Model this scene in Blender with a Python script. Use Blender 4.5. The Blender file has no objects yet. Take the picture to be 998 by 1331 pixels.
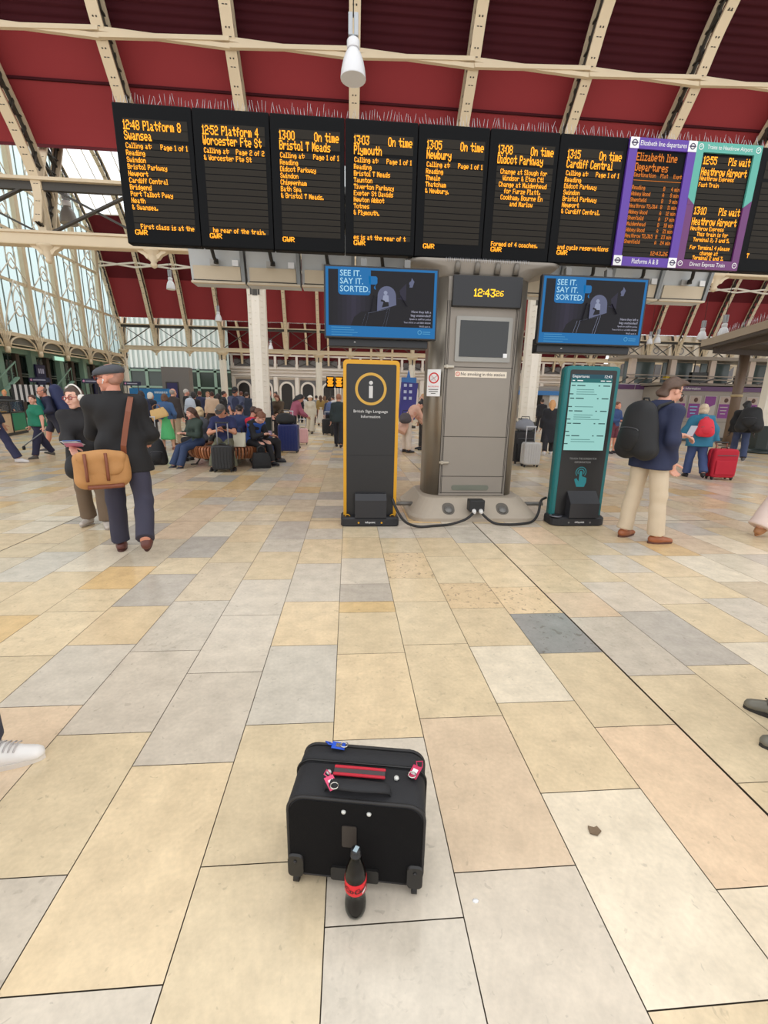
import bpy, bmesh, math, random, zlib
import numpy as np
from mathutils import Vector, Matrix
random.seed(7)
rng = np.random.RandomState(7)
SC = bpy.context.scene
COL = SC.collection

# ------------------------------------------------------------------ camera
F_PX, PITCH, YAW, ROLL, CAM_H = 579.717, math.radians(14.0336), math.radians(4.6589), math.radians(-1.1699), 1.5
_cy, _sy, _cp, _sp = math.cos(YAW), math.sin(YAW), math.cos(PITCH), math.sin(PITCH)
_fw = np.array([_sy*_cp, _cy*_cp, -_sp]); _rt = np.array([_cy, -_sy, 0.0]); _dn = np.cross(_fw, _rt)
_c, _s = math.cos(ROLL), math.sin(ROLL)
_R, _D = _c*_rt + _s*_dn, -_s*_rt + _c*_dn
cam_data = bpy.data.cameras.new('camera')
cam = bpy.data.objects.new('camera', cam_data); COL.objects.link(cam)
cam_data.sensor_fit = 'VERTICAL'; cam_data.sensor_height = 36.0; cam_data.sensor_width = 27.0
cam_data.lens = F_PX/1331*36.0
cam_data.clip_start = 0.02; cam_data.clip_end = 400
cam.matrix_world = Matrix(((_R[0], -_D[0], -_fw[0], 0), (_R[1], -_D[1], -_fw[1], 0), (_R[2], -_D[2], -_fw[2], CAM_H), (0, 0, 0, 1)))
SC.camera = cam

# ------------------------------------------------------------------ daylight, exposure
SC.view_settings.view_transform = 'Standard'
try: SC.view_settings.look = 'None'
except Exception: pass
SC.view_settings.gamma = 1.0
SC.view_settings.use_curve_mapping = False
SC.view_settings.exposure = 0.0
world = bpy.data.worlds.new('overcast_sky'); SC.world = world; world.use_nodes = True
bgn = world.node_tree.nodes['Background']
bgn.inputs[0].default_value = (0.97, 0.98, 1.0, 1); bgn.inputs[1].default_value = 1.6
sun_d = bpy.data.lights.new('hazy_sun', 'SUN'); sun_d.energy = 1.0; sun_d.angle = math.radians(40); sun_d.color = (1, .95, .88)
sun = bpy.data.objects.new('hazy_sun', sun_d); COL.objects.link(sun)
sun.rotation_euler = (math.radians(-22), math.radians(14), 0); sun.location = (0, -6, 30)

def pix(x, y):
    d = _R*((x-499)/F_PX) + _D*((y-665.5)/F_PX) + _fw
    return d
def fl(x, y, z=0.0):                     # a point of the photo dropped on a horizontal plane
    d = pix(x, y); return np.array([0, 0, CAM_H]) + d*((z-CAM_H)/d[2])
def atY(x, y, Y):                        # a point of the photo at a distance down the hall
    d = pix(x, y); return np.array([0, 0, CAM_H]) + d*(Y/d[1])

# ------------------------------------------------------------------ materials
def lin(c):
    return tuple((v/12.92 if v <= .04045 else ((v+.055)/1.055)**2.4) for v in c)
def rgb(r, g, b): return lin((r/255., g/255., b/255.))
MATS = {}
def mat(name, col, rough=.6, metal=0.0, noise=0.0, scale=8.0, bump=0.0, spec=.5, bscale=None, alpha=1.0, trans=0.0, sheen=0.0):
    if name in MATS: return MATS[name]
    m = bpy.data.materials.new(name); m.use_nodes = True; nt = m.node_tree
    b = nt.nodes['Principled BSDF']
    b.inputs['Base Color'].default_value = (*col, 1)
    b.inputs['Roughness'].default_value = rough; b.inputs['Metallic'].default_value = metal
    b.inputs['Specular IOR Level'].default_value = spec
    if trans: b.inputs['Transmission Weight'].default_value = trans
    if alpha < 1: b.inputs['Alpha'].default_value = alpha
    if sheen: b.inputs['Sheen Weight'].default_value = sheen
    if noise or bump:
        tc = nt.nodes.new('ShaderNodeTexCoord')
        nz = nt.nodes.new('ShaderNodeTexNoise'); nz.inputs['Scale'].default_value = scale; nz.inputs['Detail'].default_value = 5
        nt.links.new(tc.outputs['Object'], nz.inputs['Vector'])
        if noise:
            mx = nt.nodes.new('ShaderNodeMix'); mx.data_type = 'RGBA'
            mx.inputs[6].default_value = (*[c*(1-noise) for c in col], 1); mx.inputs[7].default_value = (*[min(1, c*(1+noise)) for c in col], 1)
            nt.links.new(nz.outputs['Fac'], mx.inputs[0]); nt.links.new(mx.outputs[2], b.inputs['Base Color'])
        if bump:
            bp = nt.nodes.new('ShaderNodeBump'); bp.inputs['Strength'].default_value = bump; bp.inputs['Distance'].default_value = .01
            if bscale:
                nz2 = nt.nodes.new('ShaderNodeTexNoise'); nz2.inputs['Scale'].default_value = bscale; nz2.inputs['Detail'].default_value = 3
                nt.links.new(tc.outputs['Object'], nz2.inputs['Vector']); nt.links.new(nz2.outputs['Fac'], bp.inputs['Height'])
            else: nt.links.new(nz.outputs['Fac'], bp.inputs['Height'])
            nt.links.new(bp.outputs['Normal'], b.inputs['Normal'])
    MATS[name] = m; return m
def emit(name, col, strength=1.0):
    if name in MATS: return MATS[name]
    m = bpy.data.materials.new(name); m.use_nodes = True; nt = m.node_tree
    b = nt.nodes['Principled BSDF']; b.inputs['Base Color'].default_value = (0.01, .01, .01, 1); b.inputs['Roughness'].default_value = .5; b.inputs['Specular IOR Level'].default_value = .15
    b.inputs['Emission Color'].default_value = (*col, 1); b.inputs['Emission Strength'].default_value = strength
    MATS[name] = m; return m
def glass_mat(name, col, t=.6, rough=.1):
    if name in MATS: return MATS[name]
    m = bpy.data.materials.new(name); m.use_nodes = True; nt = m.node_tree
    for n in list(nt.nodes): nt.nodes.remove(n)
    o = nt.nodes.new('ShaderNodeOutputMaterial'); tr = nt.nodes.new('ShaderNodeBsdfTransparent'); tr.inputs[0].default_value = (*col, 1)
    df = nt.nodes.new('ShaderNodeBsdfTranslucent'); df.inputs[0].default_value = (*col, 1)
    gl = nt.nodes.new('ShaderNodeBsdfGlossy'); gl.inputs['Roughness'].default_value = rough; gl.inputs[0].default_value = (.8, .85, .85, 1)
    m1 = nt.nodes.new('ShaderNodeMixShader'); m1.inputs[0].default_value = t
    nt.links.new(df.outputs[0], m1.inputs[1]); nt.links.new(tr.outputs[0], m1.inputs[2])
    m2 = nt.nodes.new('ShaderNodeMixShader'); fr = nt.nodes.new('ShaderNodeFresnel'); fr.inputs[0].default_value = 1.4
    nt.links.new(fr.outputs[0], m2.inputs[0]); nt.links.new(m1.outputs[0], m2.inputs[1]); nt.links.new(gl.outputs[0], m2.inputs[2])
    nt.links.new(m2.outputs[0], o.inputs[0]); MATS[name] = m; return m

# ------------------------------------------------------------------ mesh builder
def rotz(a): c, s = math.cos(a), math.sin(a); return np.array([[c, -s, 0], [s, c, 0], [0, 0, 1.]])
def rotx(a): c, s = math.cos(a), math.sin(a); return np.array([[1., 0, 0], [0, c, -s], [0, s, c]])
def roty(a): c, s = math.cos(a), math.sin(a); return np.array([[c, 0, s], [0, 1., 0], [-s, 0, c]])
def frame_from(d):
    d = np.array(d, float); d /= np.linalg.norm(d)
    h = np.array([0, 0, 1.]) if abs(d[2]) < .92 else np.array([1., 0, 0])
    x = np.cross(h, d); x /= np.linalg.norm(x); y = np.cross(d, x)
    return x, y, d
_BOXC = {}
def _bevel_box(sx, sy, sz, b, seg):
    key = (round(sx, 4), round(sy, 4), round(sz, 4), round(b, 4), seg)
    if key not in _BOXC:
        bm = bmesh.new(); bmesh.ops.create_cube(bm, size=1.0)
        bmesh.ops.scale(bm, vec=(sx, sy, sz), verts=bm.verts)
        bmesh.ops.bevel(bm, geom=list(bm.edges), offset=b, segments=seg, affect='EDGES', profile=.5)
        bm.verts.index_update()
        _BOXC[key] = (np.array([v.co[:] for v in bm.verts]), [[v.index for v in f.verts] for f in bm.faces]); bm.free()
    return _BOXC[key]
_CUBEF = [(0, 2, 3, 1), (4, 5, 7, 6), (0, 1, 5, 4), (2, 6, 7, 3), (0, 4, 6, 2), (1, 3, 7, 5)]
class MB:
    def __init__(s): s.v = []; s.f = []; s.m = []; s.sm = []; s.n = 0; s.T = None; s.o = np.zeros(3)
    def add(s, v, f, mi=0, sm=False):
        v = np.asarray(v, float).reshape(-1, 3)
        s.v.append(v)
        for q in f: s.f.append(tuple(int(i)+s.n for i in q))
        s.m += [mi]*len(f); s.sm += [sm]*len(f); s.n += len(v); return s
    def box(s, c, size, mi=0, R=None, bev=0.0, seg=2):
        sx, sy, sz = size
        if bev > 0: v, f = _bevel_box(sx, sy, sz, min(bev, .49*min(size)), seg)
        else:
            v = np.array([(x, y, z) for x in (-.5, .5) for y in (-.5, .5) for z in (-.5, .5)])*np.array(size); f = _CUBEF
        if R is not None: v = v@np.asarray(R).T
        return s.add(v+np.array(c), f, mi, False)
    def bar(s, a, b, w, h, mi=0):
        a = np.array(a, float); b = np.array(b, float); x, y, d = frame_from(b-a); L = np.linalg.norm(b-a)
        return s.box((a+b)/2, (w, h, L), mi, np.array([x, y, d]).T)
    def cyl(s, a, b, r1, r2=None, n=12, mi=0, caps=True, sm=True):
        r2 = r1 if r2 is None else r2
        return s.sweep([(a, r1), (b, r2)], n, mi, caps, sm)
    def sweep(s, pts, n=8, mi=0, caps=True, sm=True):           # [(point, radius)...]
        P = [np.array(p, float) for p, r in pts]; rr = [r for p, r in pts]; V = []; ax = None
        for i, p in enumerate(P):
            d = P[min(i+1, len(P)-1)]-P[max(i-1, 0)]; d /= max(np.linalg.norm(d), 1e-9)
            if ax is None: x, y, _ = frame_from(d)
            else:
                x = ax-d*(ax@d); nx = np.linalg.norm(x)
                x = x/nx if nx > 1e-6 else frame_from(d)[0]; y = np.cross(d, x)
            ax = x
            for k in range(n):
                t = 2*math.pi*k/n; V.append(p+rr[i]*(math.cos(t)*x+math.sin(t)*y))
        f = [(i*n+k, i*n+(k+1) % n, (i+1)*n+(k+1) % n, (i+1)*n+k) for i in range(len(P)-1) for k in range(n)]
        s.add(V, f, mi, sm)
        if caps:
            b = s.n-len(V); L = len(P)
            s.f.append(tuple(b+k for k in reversed(range(n)))); s.f.append(tuple(b+(L-1)*n+k for k in range(n)))
            s.m += [mi, mi]; s.sm += [False, False]
        return s
    def tube(s, P, r, n=6, mi=0): return s.sweep([(p, r) for p in P], n, mi)
    def lathe(s, prof, n=20, mi=0, c=(0, 0, 0), R=None, sm=True, sx=1.0, sy=1.0):
        V = []
        for r, z in prof:
            for k in range(n):
                t = 2*math.pi*k/n; V.append((sx*r*math.cos(t), sy*r*math.sin(t), z))
        V = np.array(V)
        if R is not None: V = V@np.asarray(R).T
        f = [(i*n+k, i*n+(k+1) % n, (i+1)*n+(k+1) % n, (i+1)*n+k) for i in range(len(prof)-1) for k in range(n)]
        s.add(V+np.array(c), f, mi, sm); b = s.n-len(V)
        for i, rev in ((0, True), (len(prof)-1, False)):
            if prof[i][0] > 1e-4:
                q = [b+i*n+k for k in range(n)]
                s.f.append(tuple(reversed(q) if rev else q)); s.m.append(mi); s.sm.append(False)
        return s
    def prism(s, poly, d0, d1, mi=0, axes=((1, 0, 0), (0, 0, 1), (0, -1, 0)), o=(0, 0, 0), sm=False):   # polygon (u,w) extruded along the third axis
        U, W, N = [np.array(a, float) for a in axes]; o = np.array(o, float); n = len(poly)
        A = [o+u*U+w*W+d0*N for u, w in poly]; B = [o+u*U+w*W+d1*N for u, w in poly]
        f = [tuple(reversed(range(n))), tuple(range(n, 2*n))]
        s.add(A+B, f, mi, False)
        b = s.n-2*n
        for k in range(n):
            s.f.append((b+k, b+(k+1) % n, b+n+(k+1) % n, b+n+k)); s.m.append(mi); s.sm.append(sm)
        return s
    def loft(s, rings, mi=0, caps=True, sm=True):                 # rings of equal vertex count
        n = len(rings[0]); V = np.concatenate([np.asarray(r, float) for r in rings])
        f = [(i*n+k, i*n+(k+1) % n, (i+1)*n+(k+1) % n, (i+1)*n+k) for i in range(len(rings)-1) for k in range(n)]
        s.add(V, f, mi, sm); b = s.n-len(V)
        if caps:
            L = len(rings)
            s.f.append(tuple(b+k for k in reversed(range(n)))); s.f.append(tuple(b+(L-1)*n+k for k in range(n))); s.m += [mi, mi]; s.sm += [False, False]
        return s
    def quad(s, pts, mi=0): return s.add(pts, [tuple(range(len(pts)))], mi)
    def build(s, name, mats, parent=None, loc=None, fixn=False):
        me = bpy.data.meshes.new(name)
        V = np.concatenate(s.v) if s.v else np.zeros((0, 3))
        me.from_pydata(V.tolist(), [], s.f)
        if not isinstance(mats, (list, tuple)): mats = [mats]
        for m in mats: me.materials.append(m)
        if len(mats) > 1: me.polygons.foreach_set('material_index', s.m)
        me.polygons.foreach_set('use_smooth', s.sm)
        if fixn:
            bm = bmesh.new(); bm.from_mesh(me); bmesh.ops.recalc_face_normals(bm, faces=bm.faces); bm.to_mesh(me); bm.free()
        me.update()
        ob = bpy.data.objects.new(name, me); COL.objects.link(ob)
        if parent is not None: ob.parent = parent
        if loc is not None: ob.location = loc
        return ob
def tag(o, label=None, cat=None, group=None, kind=None):
    if label: o['label'] = label
    if cat: o['category'] = cat
    if group: o['group'] = group
    if kind: o['kind'] = kind
    return o
def thing(name, label, cat, loc=(0, 0, 0), rz=0.0, group=None, rx=0.0):
    o = bpy.data.objects.new(name, None); COL.objects.link(o); o.empty_display_size = .1
    o.location = tuple(float(v) for v in loc); o.rotation_euler = (rx, 0, rz)
    return tag(o, label, cat, group)
def struct(name, mb, mats, **k):
    o = mb.build(name, mats, **k); o['kind'] = 'structure'; return o
def dup(o, parent=None):
    c = o.copy(); COL.objects.link(c)
    if parent is not None: c.parent = parent
    for ch in list(o.children): dup(ch, c)
    return c
_TXT = {}
def text_geo(body, size=1.0, align='CENTER', bold=0.0, shear=0.0):
    key = (body, align, bold, shear)
    if key not in _TXT:
        cu = bpy.data.curves.new('lettering', 'FONT'); cu.body = body; cu.size = 1.0; cu.align_x = align; cu.align_y = 'CENTER'
        cu.resolution_u = 2; cu.offset = bold; cu.shear = shear; cu.fill_mode = 'FRONT'
        ob = bpy.data.objects.new('lettering', cu); COL.objects.link(ob)
        bpy.context.view_layer.update()
        dg = bpy.context.evaluated_depsgraph_get(); me = bpy.data.meshes.new_from_object(ob.evaluated_get(dg))
        v = np.array([x.co[:2] for x in me.vertices]) if len(me.vertices) else np.zeros((0, 2)); f = [tuple(p.vertices) for p in me.polygons]
        bpy.data.objects.remove(ob); bpy.data.curves.remove(cu); bpy.data.meshes.remove(me); _TXT[key] = (v, f)
    v, f = _TXT[key]; return v*size, f
def put_text(mb, body, x, z, size, y=0.0, mi=0, align='CENTER', bold=0.0, width=None, shear=0.0):   # faces -Y
    v, f = text_geo(body, size, align, bold, shear)
    if len(v) == 0: return
    if width:
        k = width/max(1e-6, v[:, 0].max()-v[:, 0].min()); v = v*np.array([k, 1])
    mb.add(np.column_stack([v[:, 0]+x, np.full(len(v), y), v[:, 1]+z]), f, mi)
# 5x7 dot font
_F57 = dict(zip(' !"#$%&\'()*+,-./0123456789:;<=>?@ABCDEFGHIJKLMNOPQRSTUVWXYZ[\\]^_`abcdefghijklmnopqrstuvwxyz', [bytes.fromhex(h) for h in
 '0000000000 00005F0000 0007000700 147F147F14 242A7F2A12 2313086462 3649562050 0008070300 001C224100 0041221C00 2A1C7F1C2A 08083E0808 0080703000 0808080808 0000606000 2010080402 3E4141413E 00427F4000 7249494946 2141494D33 1814127F10 2745454539 3C4A494931 4121110907 3649494936 464949291E 0000140000 0040340000 0008142241 1414141414 0041221408 0201590906 3E415D594E 7C1211127C 7F49494936 3E41414122 7F4141413E 7F49494941 7F09090901 3E41415173 7F0808087F 00417F4100 2040413F01 7F08142241 7F40404040 7F021C027F 7F0408107F 3E4141413E 7F09090906 3E4151215E 7F09192946 2649494932 03017F0103 3F4040403F 1F2040201F 3F4038403F 6314081463 0304780403 61594D4341 007F414141 0204081020 004141417F 0402010204 4040404040 0003070800 2054547840 7F28444438 3844444428 384444287F 3854545418 00087E0902 18A4A49C78 7F08040478 00447D4000 2040403D00 7F10284400 00417F4000 7C04780478 7C08040478 3844444438 FC18242418 18242418FC 7C08040408 4854545424 04043F4424 3C4040207C 1C2040201C 3C4030403C 4428102844 4C9090907C 4464544C44'.split()]))
def led_cols(body):
    cols = []
    for ch in body:
        g = list(_F57.get(ch, b'\0\0\0\0\0'))
        if ch == ' ': g = [0, 0, 0]
        else:
            while g and g[0] == 0: g.pop(0)
            while g and g[-1] == 0: g.pop()
        cols += g+[0]
    return cols[:-1]
def led(mb, body, x, ztop, h, w=None, y=0.0, mi=0, align='L', px=None):   # dot-matrix writing facing -Y, x = left (or right / centre)
    c = led_cols(body); p = h/7.0; q = px if px else (w/len(c) if w else p*.8); W = q*len(c)
    x0 = x if align == 'L' else (x-W if align == 'R' else x-W/2)
    V = []; f = []
    for i, bits in enumerate(c):
        for r in range(8):
            if bits >> r & 1:
                a = x0+i*q; b = ztop-r*p; n = len(V)
                V += [(a, y, b-p*1.08), (a+q*1.32, y, b-p*1.08), (a+q*1.32, y, b), (a, y, b)]; f.append((n, n+1, n+2, n+3))
    if V: mb.add(V, f, mi)
    return W
def arc(cx, cz, r, a0, a1, n=12): return [(cx+r*math.cos(a0+(a1-a0)*i/n), cz+r*math.sin(a0+(a1-a0)*i/n)) for i in range(n+1)]
def rrect(x0, z0, x1, z1, r, n=4):
    P = []
    for cx, cz, a in ((x1-r, z0+r, -math.pi/2), (x1-r, z1-r, 0), (x0+r, z1-r, math.pi/2), (x0+r, z0+r, math.pi)):
        P += arc(cx, cz, r, a, a+math.pi/2, n)
    return P
def ring(mb, cx, cz, r0, r1, y, mi=0, n=32, a0=0, a1=2*math.pi):
    V = []; f = []
    for i in range(n+1):
        t = a0+(a1-a0)*i/n; V += [(cx+r0*math.cos(t), y, cz+r0*math.sin(t)), (cx+r1*math.cos(t), y, cz+r1*math.sin(t))]
    for i in range(n): f.append((2*i, 2*i+1, 2*i+3, 2*i+2))
    mb.add(V, f, mi)
def poly(mb, pts, y, mi=0): mb.add([(a, y, b) for a, b in pts], [tuple(range(len(pts)))], mi)
# ================================================================== FLOOR
TW = 0.415
def floor():
    D = {  # traced stone columns: cross joints (photo points, near to far) and the stone between them
     -5: ([(72, 852), (208, 793), (280, 764)], 'YYYO'),
     -4: ([(55, 918), (275, 835), (375, 785), (460, 744)], 'PGYBY'),
     -3: ([(90, 1137), (290, 948), (440, 841), (530, 777), (600, 729)], 'GYGGMY'),
     -2: ([(213, 1280), (475, 0, 1.62), (594, 866), (655, 794), (696, 749.5), (727, 715)], 'GYGGGYG'),
     -1: ([(312, 0, 1.18), (376, 0, 1.84), (395, 839), (405, 782), (415, 732.5), (421, 701)], 'YYGYGYG'),
     0: ([(550, 0, .98), (510, 0, 1.72), (480, 849.5), (470, 796), (470, 782), (472, 759), (472, 725.5), (472, 698.5)], 'GGYYOBGYY'),
     1: ([(668, 0, 1.11), (600, 932), (566, 837.5), (547, 782), (536, 751.5), (526, 718.5)], 'GPYYYSYY'),
     2: ([(840, 0, .74), (765, 1028), (695, 912.5), (652, 839.5), (620, 790.5), (599, 758), (579, 723.3), (560, 699)], 'YCYCYSYYG'),
     3: ([(965, 1154), (825, 943.5), (741, 848.5), (697, 797.5), (665, 763), (633, 726.5), (605, 706)], 'CPYDSYYG'),
     4: ([(980, 1017), (861, 877.5), (774, 802), (738, 770.5), (696, 735), (665, 706.5)], 'YYGPYYG'),
     5: ([(930, 864.5), (835, 794.5), (782, 756.5), (741, 727.8)], 'YBGYY'),
     6: ([(967, 835), (888, 785), (824, 744.5), (786, 721.5)], 'CYMGY'),
     7: ([(941, 777.5), (891, 750), (850, 722)], 'GYYGY'),
    }
    C = {'Y': (218, 197, 162), 'P': (221, 195, 164), 'C': (224, 210, 186), 'O': (218, 186, 136), 'G': (206, 195, 178), 'B': (186, 177, 164), 'D': (152, 147, 140), 'S': (218, 192, 154), 'M': (210, 194, 168)}
    mb = MB(); cols = []
    mb.quad([(-45, -4, -.012), (45, -4, -.012), (45, 72, -.012), (-45, 72, -.012)], 1); cols.append((.05, .045, .04, 0))
    V = []; Fc = []
    EXPX = (1.59, 1.59-TW*12, 1.59+TW*12, 1.59-TW*24, 1.59+TW*24, 1.59-TW*36, 1.59+TW*36)
    EXPY = (5.52, 14.4, 25.5, 36.0, 43, 52)
    r2 = random.Random(11)
    for k in range(-84, 86):
        x0 = -.07+TW*k; x1 = x0+TW
        js = []; kinds = []
        if k in D:
            for p in D[k][0]: js.append(p[2] if len(p) > 2 else float(fl(p[0], p[1])[1]))
            kinds = list(D[k][1])[:len(js)+1]
            while len(kinds) < len(js)+1: kinds.append('Y')
            y = js[-1]; first = -4
        else:
            y = -4+r2.random()*.7; js = [y]; kinds = ['Y']
        while y < 70:
            y += r2.choice((.42, .5, .55, .62, .68, .75, .82)) if y < 30 else r2.choice((.9, 1.1, 1.3))
            js.append(y); kinds.append(r2.choices('YPCOGBMS', (38, 12, 12, 8, 16, 7, 6, 3))[0])
        ext = sorted(set(js))
        spans = []; a = -4.0
        for j, kd in zip(js+[72], kinds+['Y']):
            b = j
            for e in EXPY:
                if a+.06 < e < b-.06: spans.append((a, e, kd)); a = e
            if b > a: spans.append((a, b, kd)); a = b
        for a, b, kd in spans:
            g = .0018 if a < 12 else .003
            gx0 = .006 if any(abs(x0-e) < .02 for e in EXPX) else g
            gx1 = .006 if any(abs(x1-e) < .02 for e in EXPX) else g
            gy0 = .006 if any(abs(a-e) < .01 for e in EXPY) else g
            gy1 = .006 if any(abs(b-e) < .01 for e in EXPY) else g
            n = len(V); V += [(x0+gx0, a+gy0, 0), (x1-gx1, a+gy0, 0), (x1-gx1, b-gy1, 0), (x0+gx0, b-gy1, 0)]
            Fc.append((n, n+1, n+2, n+3))
            j = .93+.12*r2.random(); c = rgb(*C[kd]); w = (r2.random()-.5)*.05
            cols.append((c[0]*j*(1+w), c[1]*j, c[2]*j*(1-w), 1.0 if kd in 'DS' else (.25 if r2.random() < .2 else 0)))
    mb.add(V, Fc, 0)
    m = mat('polished_limestone', (.6, .5, .4), .3); nt = m.node_tree; b = nt.nodes['Principled BSDF']; L = nt.links.new; N = nt.nodes.new
    at = N('ShaderNodeAttribute'); at.attribute_name = 'stone'; tc = N('ShaderNodeTexCoord')
    n1 = N('ShaderNodeTexNoise'); n1.inputs['Scale'].default_value = 7; n1.inputs['Detail'].default_value = 7; n1.inputs['Roughness'].default_value = .65
    n2 = N('ShaderNodeTexNoise'); n2.inputs['Scale'].default_value = 55; n2.inputs['Detail'].default_value = 4
    n3 = N('ShaderNodeTexNoise'); n3.inputs['Scale'].default_value = 26; n3.inputs['Detail'].default_value = 6; n3.inputs['Distortion'].default_value = .8
    for n in (n1, n2, n3): L(tc.outputs['Object'], n.inputs['Vector'])
    r1 = N('ShaderNodeMapRange'); r1.inputs[1].default_value = .3; r1.inputs[2].default_value = .7; r1.inputs[3].default_value = .86; r1.inputs[4].default_value = 1.1; L(n1.outputs['Fac'], r1.inputs[0])
    r2_ = N('ShaderNodeMapRange'); r2_.inputs[1].default_value = .3; r2_.inputs[2].default_value = .7; r2_.inputs[3].default_value = .95; r2_.inputs[4].default_value = 1.05; L(n2.outputs['Fac'], r2_.inputs[0])
    mm = N('ShaderNodeMath'); mm.operation = 'MULTIPLY'; L(r1.outputs[0], mm.inputs[0]); L(r2_.outputs[0], mm.inputs[1])
    vm = N('ShaderNodeVectorMath'); vm.operation = 'SCALE'; L(at.outputs['Color'], vm.inputs[0]); L(mm.outputs[0], vm.inputs['Scale'])
    r3 = N('ShaderNodeMapRange'); r3.inputs[1].default_value = .60; r3.inputs[2].default_value = .66; L(n3.outputs['Fac'], r3.inputs[0])
    ml = N('ShaderNodeMath'); ml.operation = 'MULTIPLY'; L(r3.outputs[0], ml.inputs[0]); L(at.outputs['Alpha'], ml.inputs[1])
    r4 = N('ShaderNodeMapRange'); r4.inputs[1].default_value = .665; r4.inputs[2].default_value = .70; r4.inputs[4].default_value = .4; L(n3.outputs['Fac'], r4.inputs[0])
    mxx = N('ShaderNodeMath'); mxx.operation = 'MAXIMUM'; L(ml.outputs[0], mxx.inputs[0]); L(r4.outputs[0], mxx.inputs[1])
    sc = N('ShaderNodeMath'); sc.operation = 'MULTIPLY'; sc.inputs[1].default_value = .6; L(mxx.outputs[0], sc.inputs[0])
    mx = N('ShaderNodeMix'); mx.data_type = 'RGBA'; mx.inputs[7].default_value = (.16, .13, .10, 1); L(sc.outputs[0], mx.inputs[0]); L(vm.outputs[0], mx.inputs[6]); L(mx.outputs[2], b.inputs['Base Color'])
    rr = N('ShaderNodeMapRange'); rr.inputs[3].default_value = .20; rr.inputs[4].default_value = .28; L(n1.outputs['Fac'], rr.inputs[0]); L(rr.outputs[0], b.inputs['Roughness'])
    b.inputs['Specular IOR Level'].default_value = .55
    o = struct('floor', mb, [m, mat('grout', rgb(96, 84, 70), .9)])
    ca = o.data.color_attributes.new('stone', 'FLOAT_COLOR', 'CORNER')
    arr = np.repeat(np.array(cols, 'f'), 4, axis=0); ca.data.foreach_set('color', arr.ravel())
floor()

# ================================================================== VAULTED ROOF
CREAM = mat('cream_paint', rgb(214, 196, 166), .5, noise=.06, scale=2)
CREAM2 = mat('pale_cream_paint', rgb(226, 216, 200), .5, noise=.05, scale=2)
DARKIRON = mat('dark_iron', rgb(62, 58, 52), .55)
RED = mat('oxblood_paint', rgb(98, 28, 34), .75, noise=.10, scale=.6, spec=.2)
REDLO = mat('crimson_paint', rgb(144, 50, 54), .7, spec=.25, noise=.07, scale=.5)
REDCOR = mat('corrugated_oxblood', rgb(66, 22, 28), .8, spec=.15, noise=.12, scale=1.5)
GLASS = glass_mat('rooflight_glass', (.95, .98, .98), .75)
RX = [-2.72+2.85*k for k in range(-6, 21)]
def prof_arc(pts, n=10):                                   # Catmull-Rom through control points
    P = [np.array(p, float) for p in pts]; P = [2*P[0]-P[1]]+P+[2*P[-1]-P[-2]]; out = []
    for i in range(1, len(P)-2):
        for t in np.linspace(0, 1, n, endpoint=False):
            a, b, c, d = P[i-1:i+3]
            out.append(.5*((2*b)+(c-a)*t+(2*a-5*b+4*c-d)*t*t+(3*b-a-3*c+d)*t**3))
    out.append(P[-2]); return out
def offset(P, d):
    out = []
    for i, p in enumerate(P):
        t = P[min(i+1, len(P)-1)]-P[max(i-1, 0)]; t /= np.linalg.norm(t); out.append(p+d*np.array([-t[1], t[0]]))
    return out
def rib_mesh(P, depth, side, lat=True, dd=.42):           # P: (y,z) of the soffit, depth towards the roof
    mb = MB(); Q = offset(P, depth*side); w = .13
    def strip(A, B, hw, mi):
        V = []; f = []
        for a, b in zip(A, B): V += [(-hw, *a), (hw, *a), (hw, *b), (-hw, *b)]
        for i in range(len(A)-1):
            k = 4*i
            for e in range(4): f.append((k+e, k+(e+1) % 4, k+4+(e+1) % 4, k+4+e))
        f += [(0, 1, 2, 3), (len(V)-4, len(V)-3, len(V)-2, len(V)-1)]
        mb.add(V, f, mi)
    strip(P, offset(P, .05*side), w, 0); strip(offset(P, (depth-.05)*side), Q, w*.8, 0)
    # pierced web
    if lat:
        L = 0; last = 0
        for i in range(1, len(P)):
            L += np.linalg.norm(P[i]-P[i-1])
            if L-last > dd:
                last = L; j = min(len(P)-1, i+max(1, int(dd/np.linalg.norm(P[i]-P[i-1]))))
                for x in (-.035, .035):
                    mb.bar((x, *P[i]), (x, *Q[j]), .05, .03, 1); mb.bar((x, *Q[i]), (x, *P[j]), .05, .03, 1)
        strip(offset(P, .05*side), offset(P, .15*side), .02, 1); strip(offset(P, (depth-.16)*side), offset(P, (depth-.05)*side), .02, 1)
    else: strip(offset(P, .05*side), offset(P, (depth-.05)*side), .03, 1)
    return mb
# near vault: springs from the near lattice beam and rises over the concourse
P1 = prof_arc([(14.72, 5.85), (14.50, 7.0), (14.02, 7.85), (13.38, 8.6), (12.75, 9.35), (12.15, 10.2), (11.0, 11.2), (9.0, 12.2), (6.0, 12.9), (2.5, 12.9)], 8)
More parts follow.
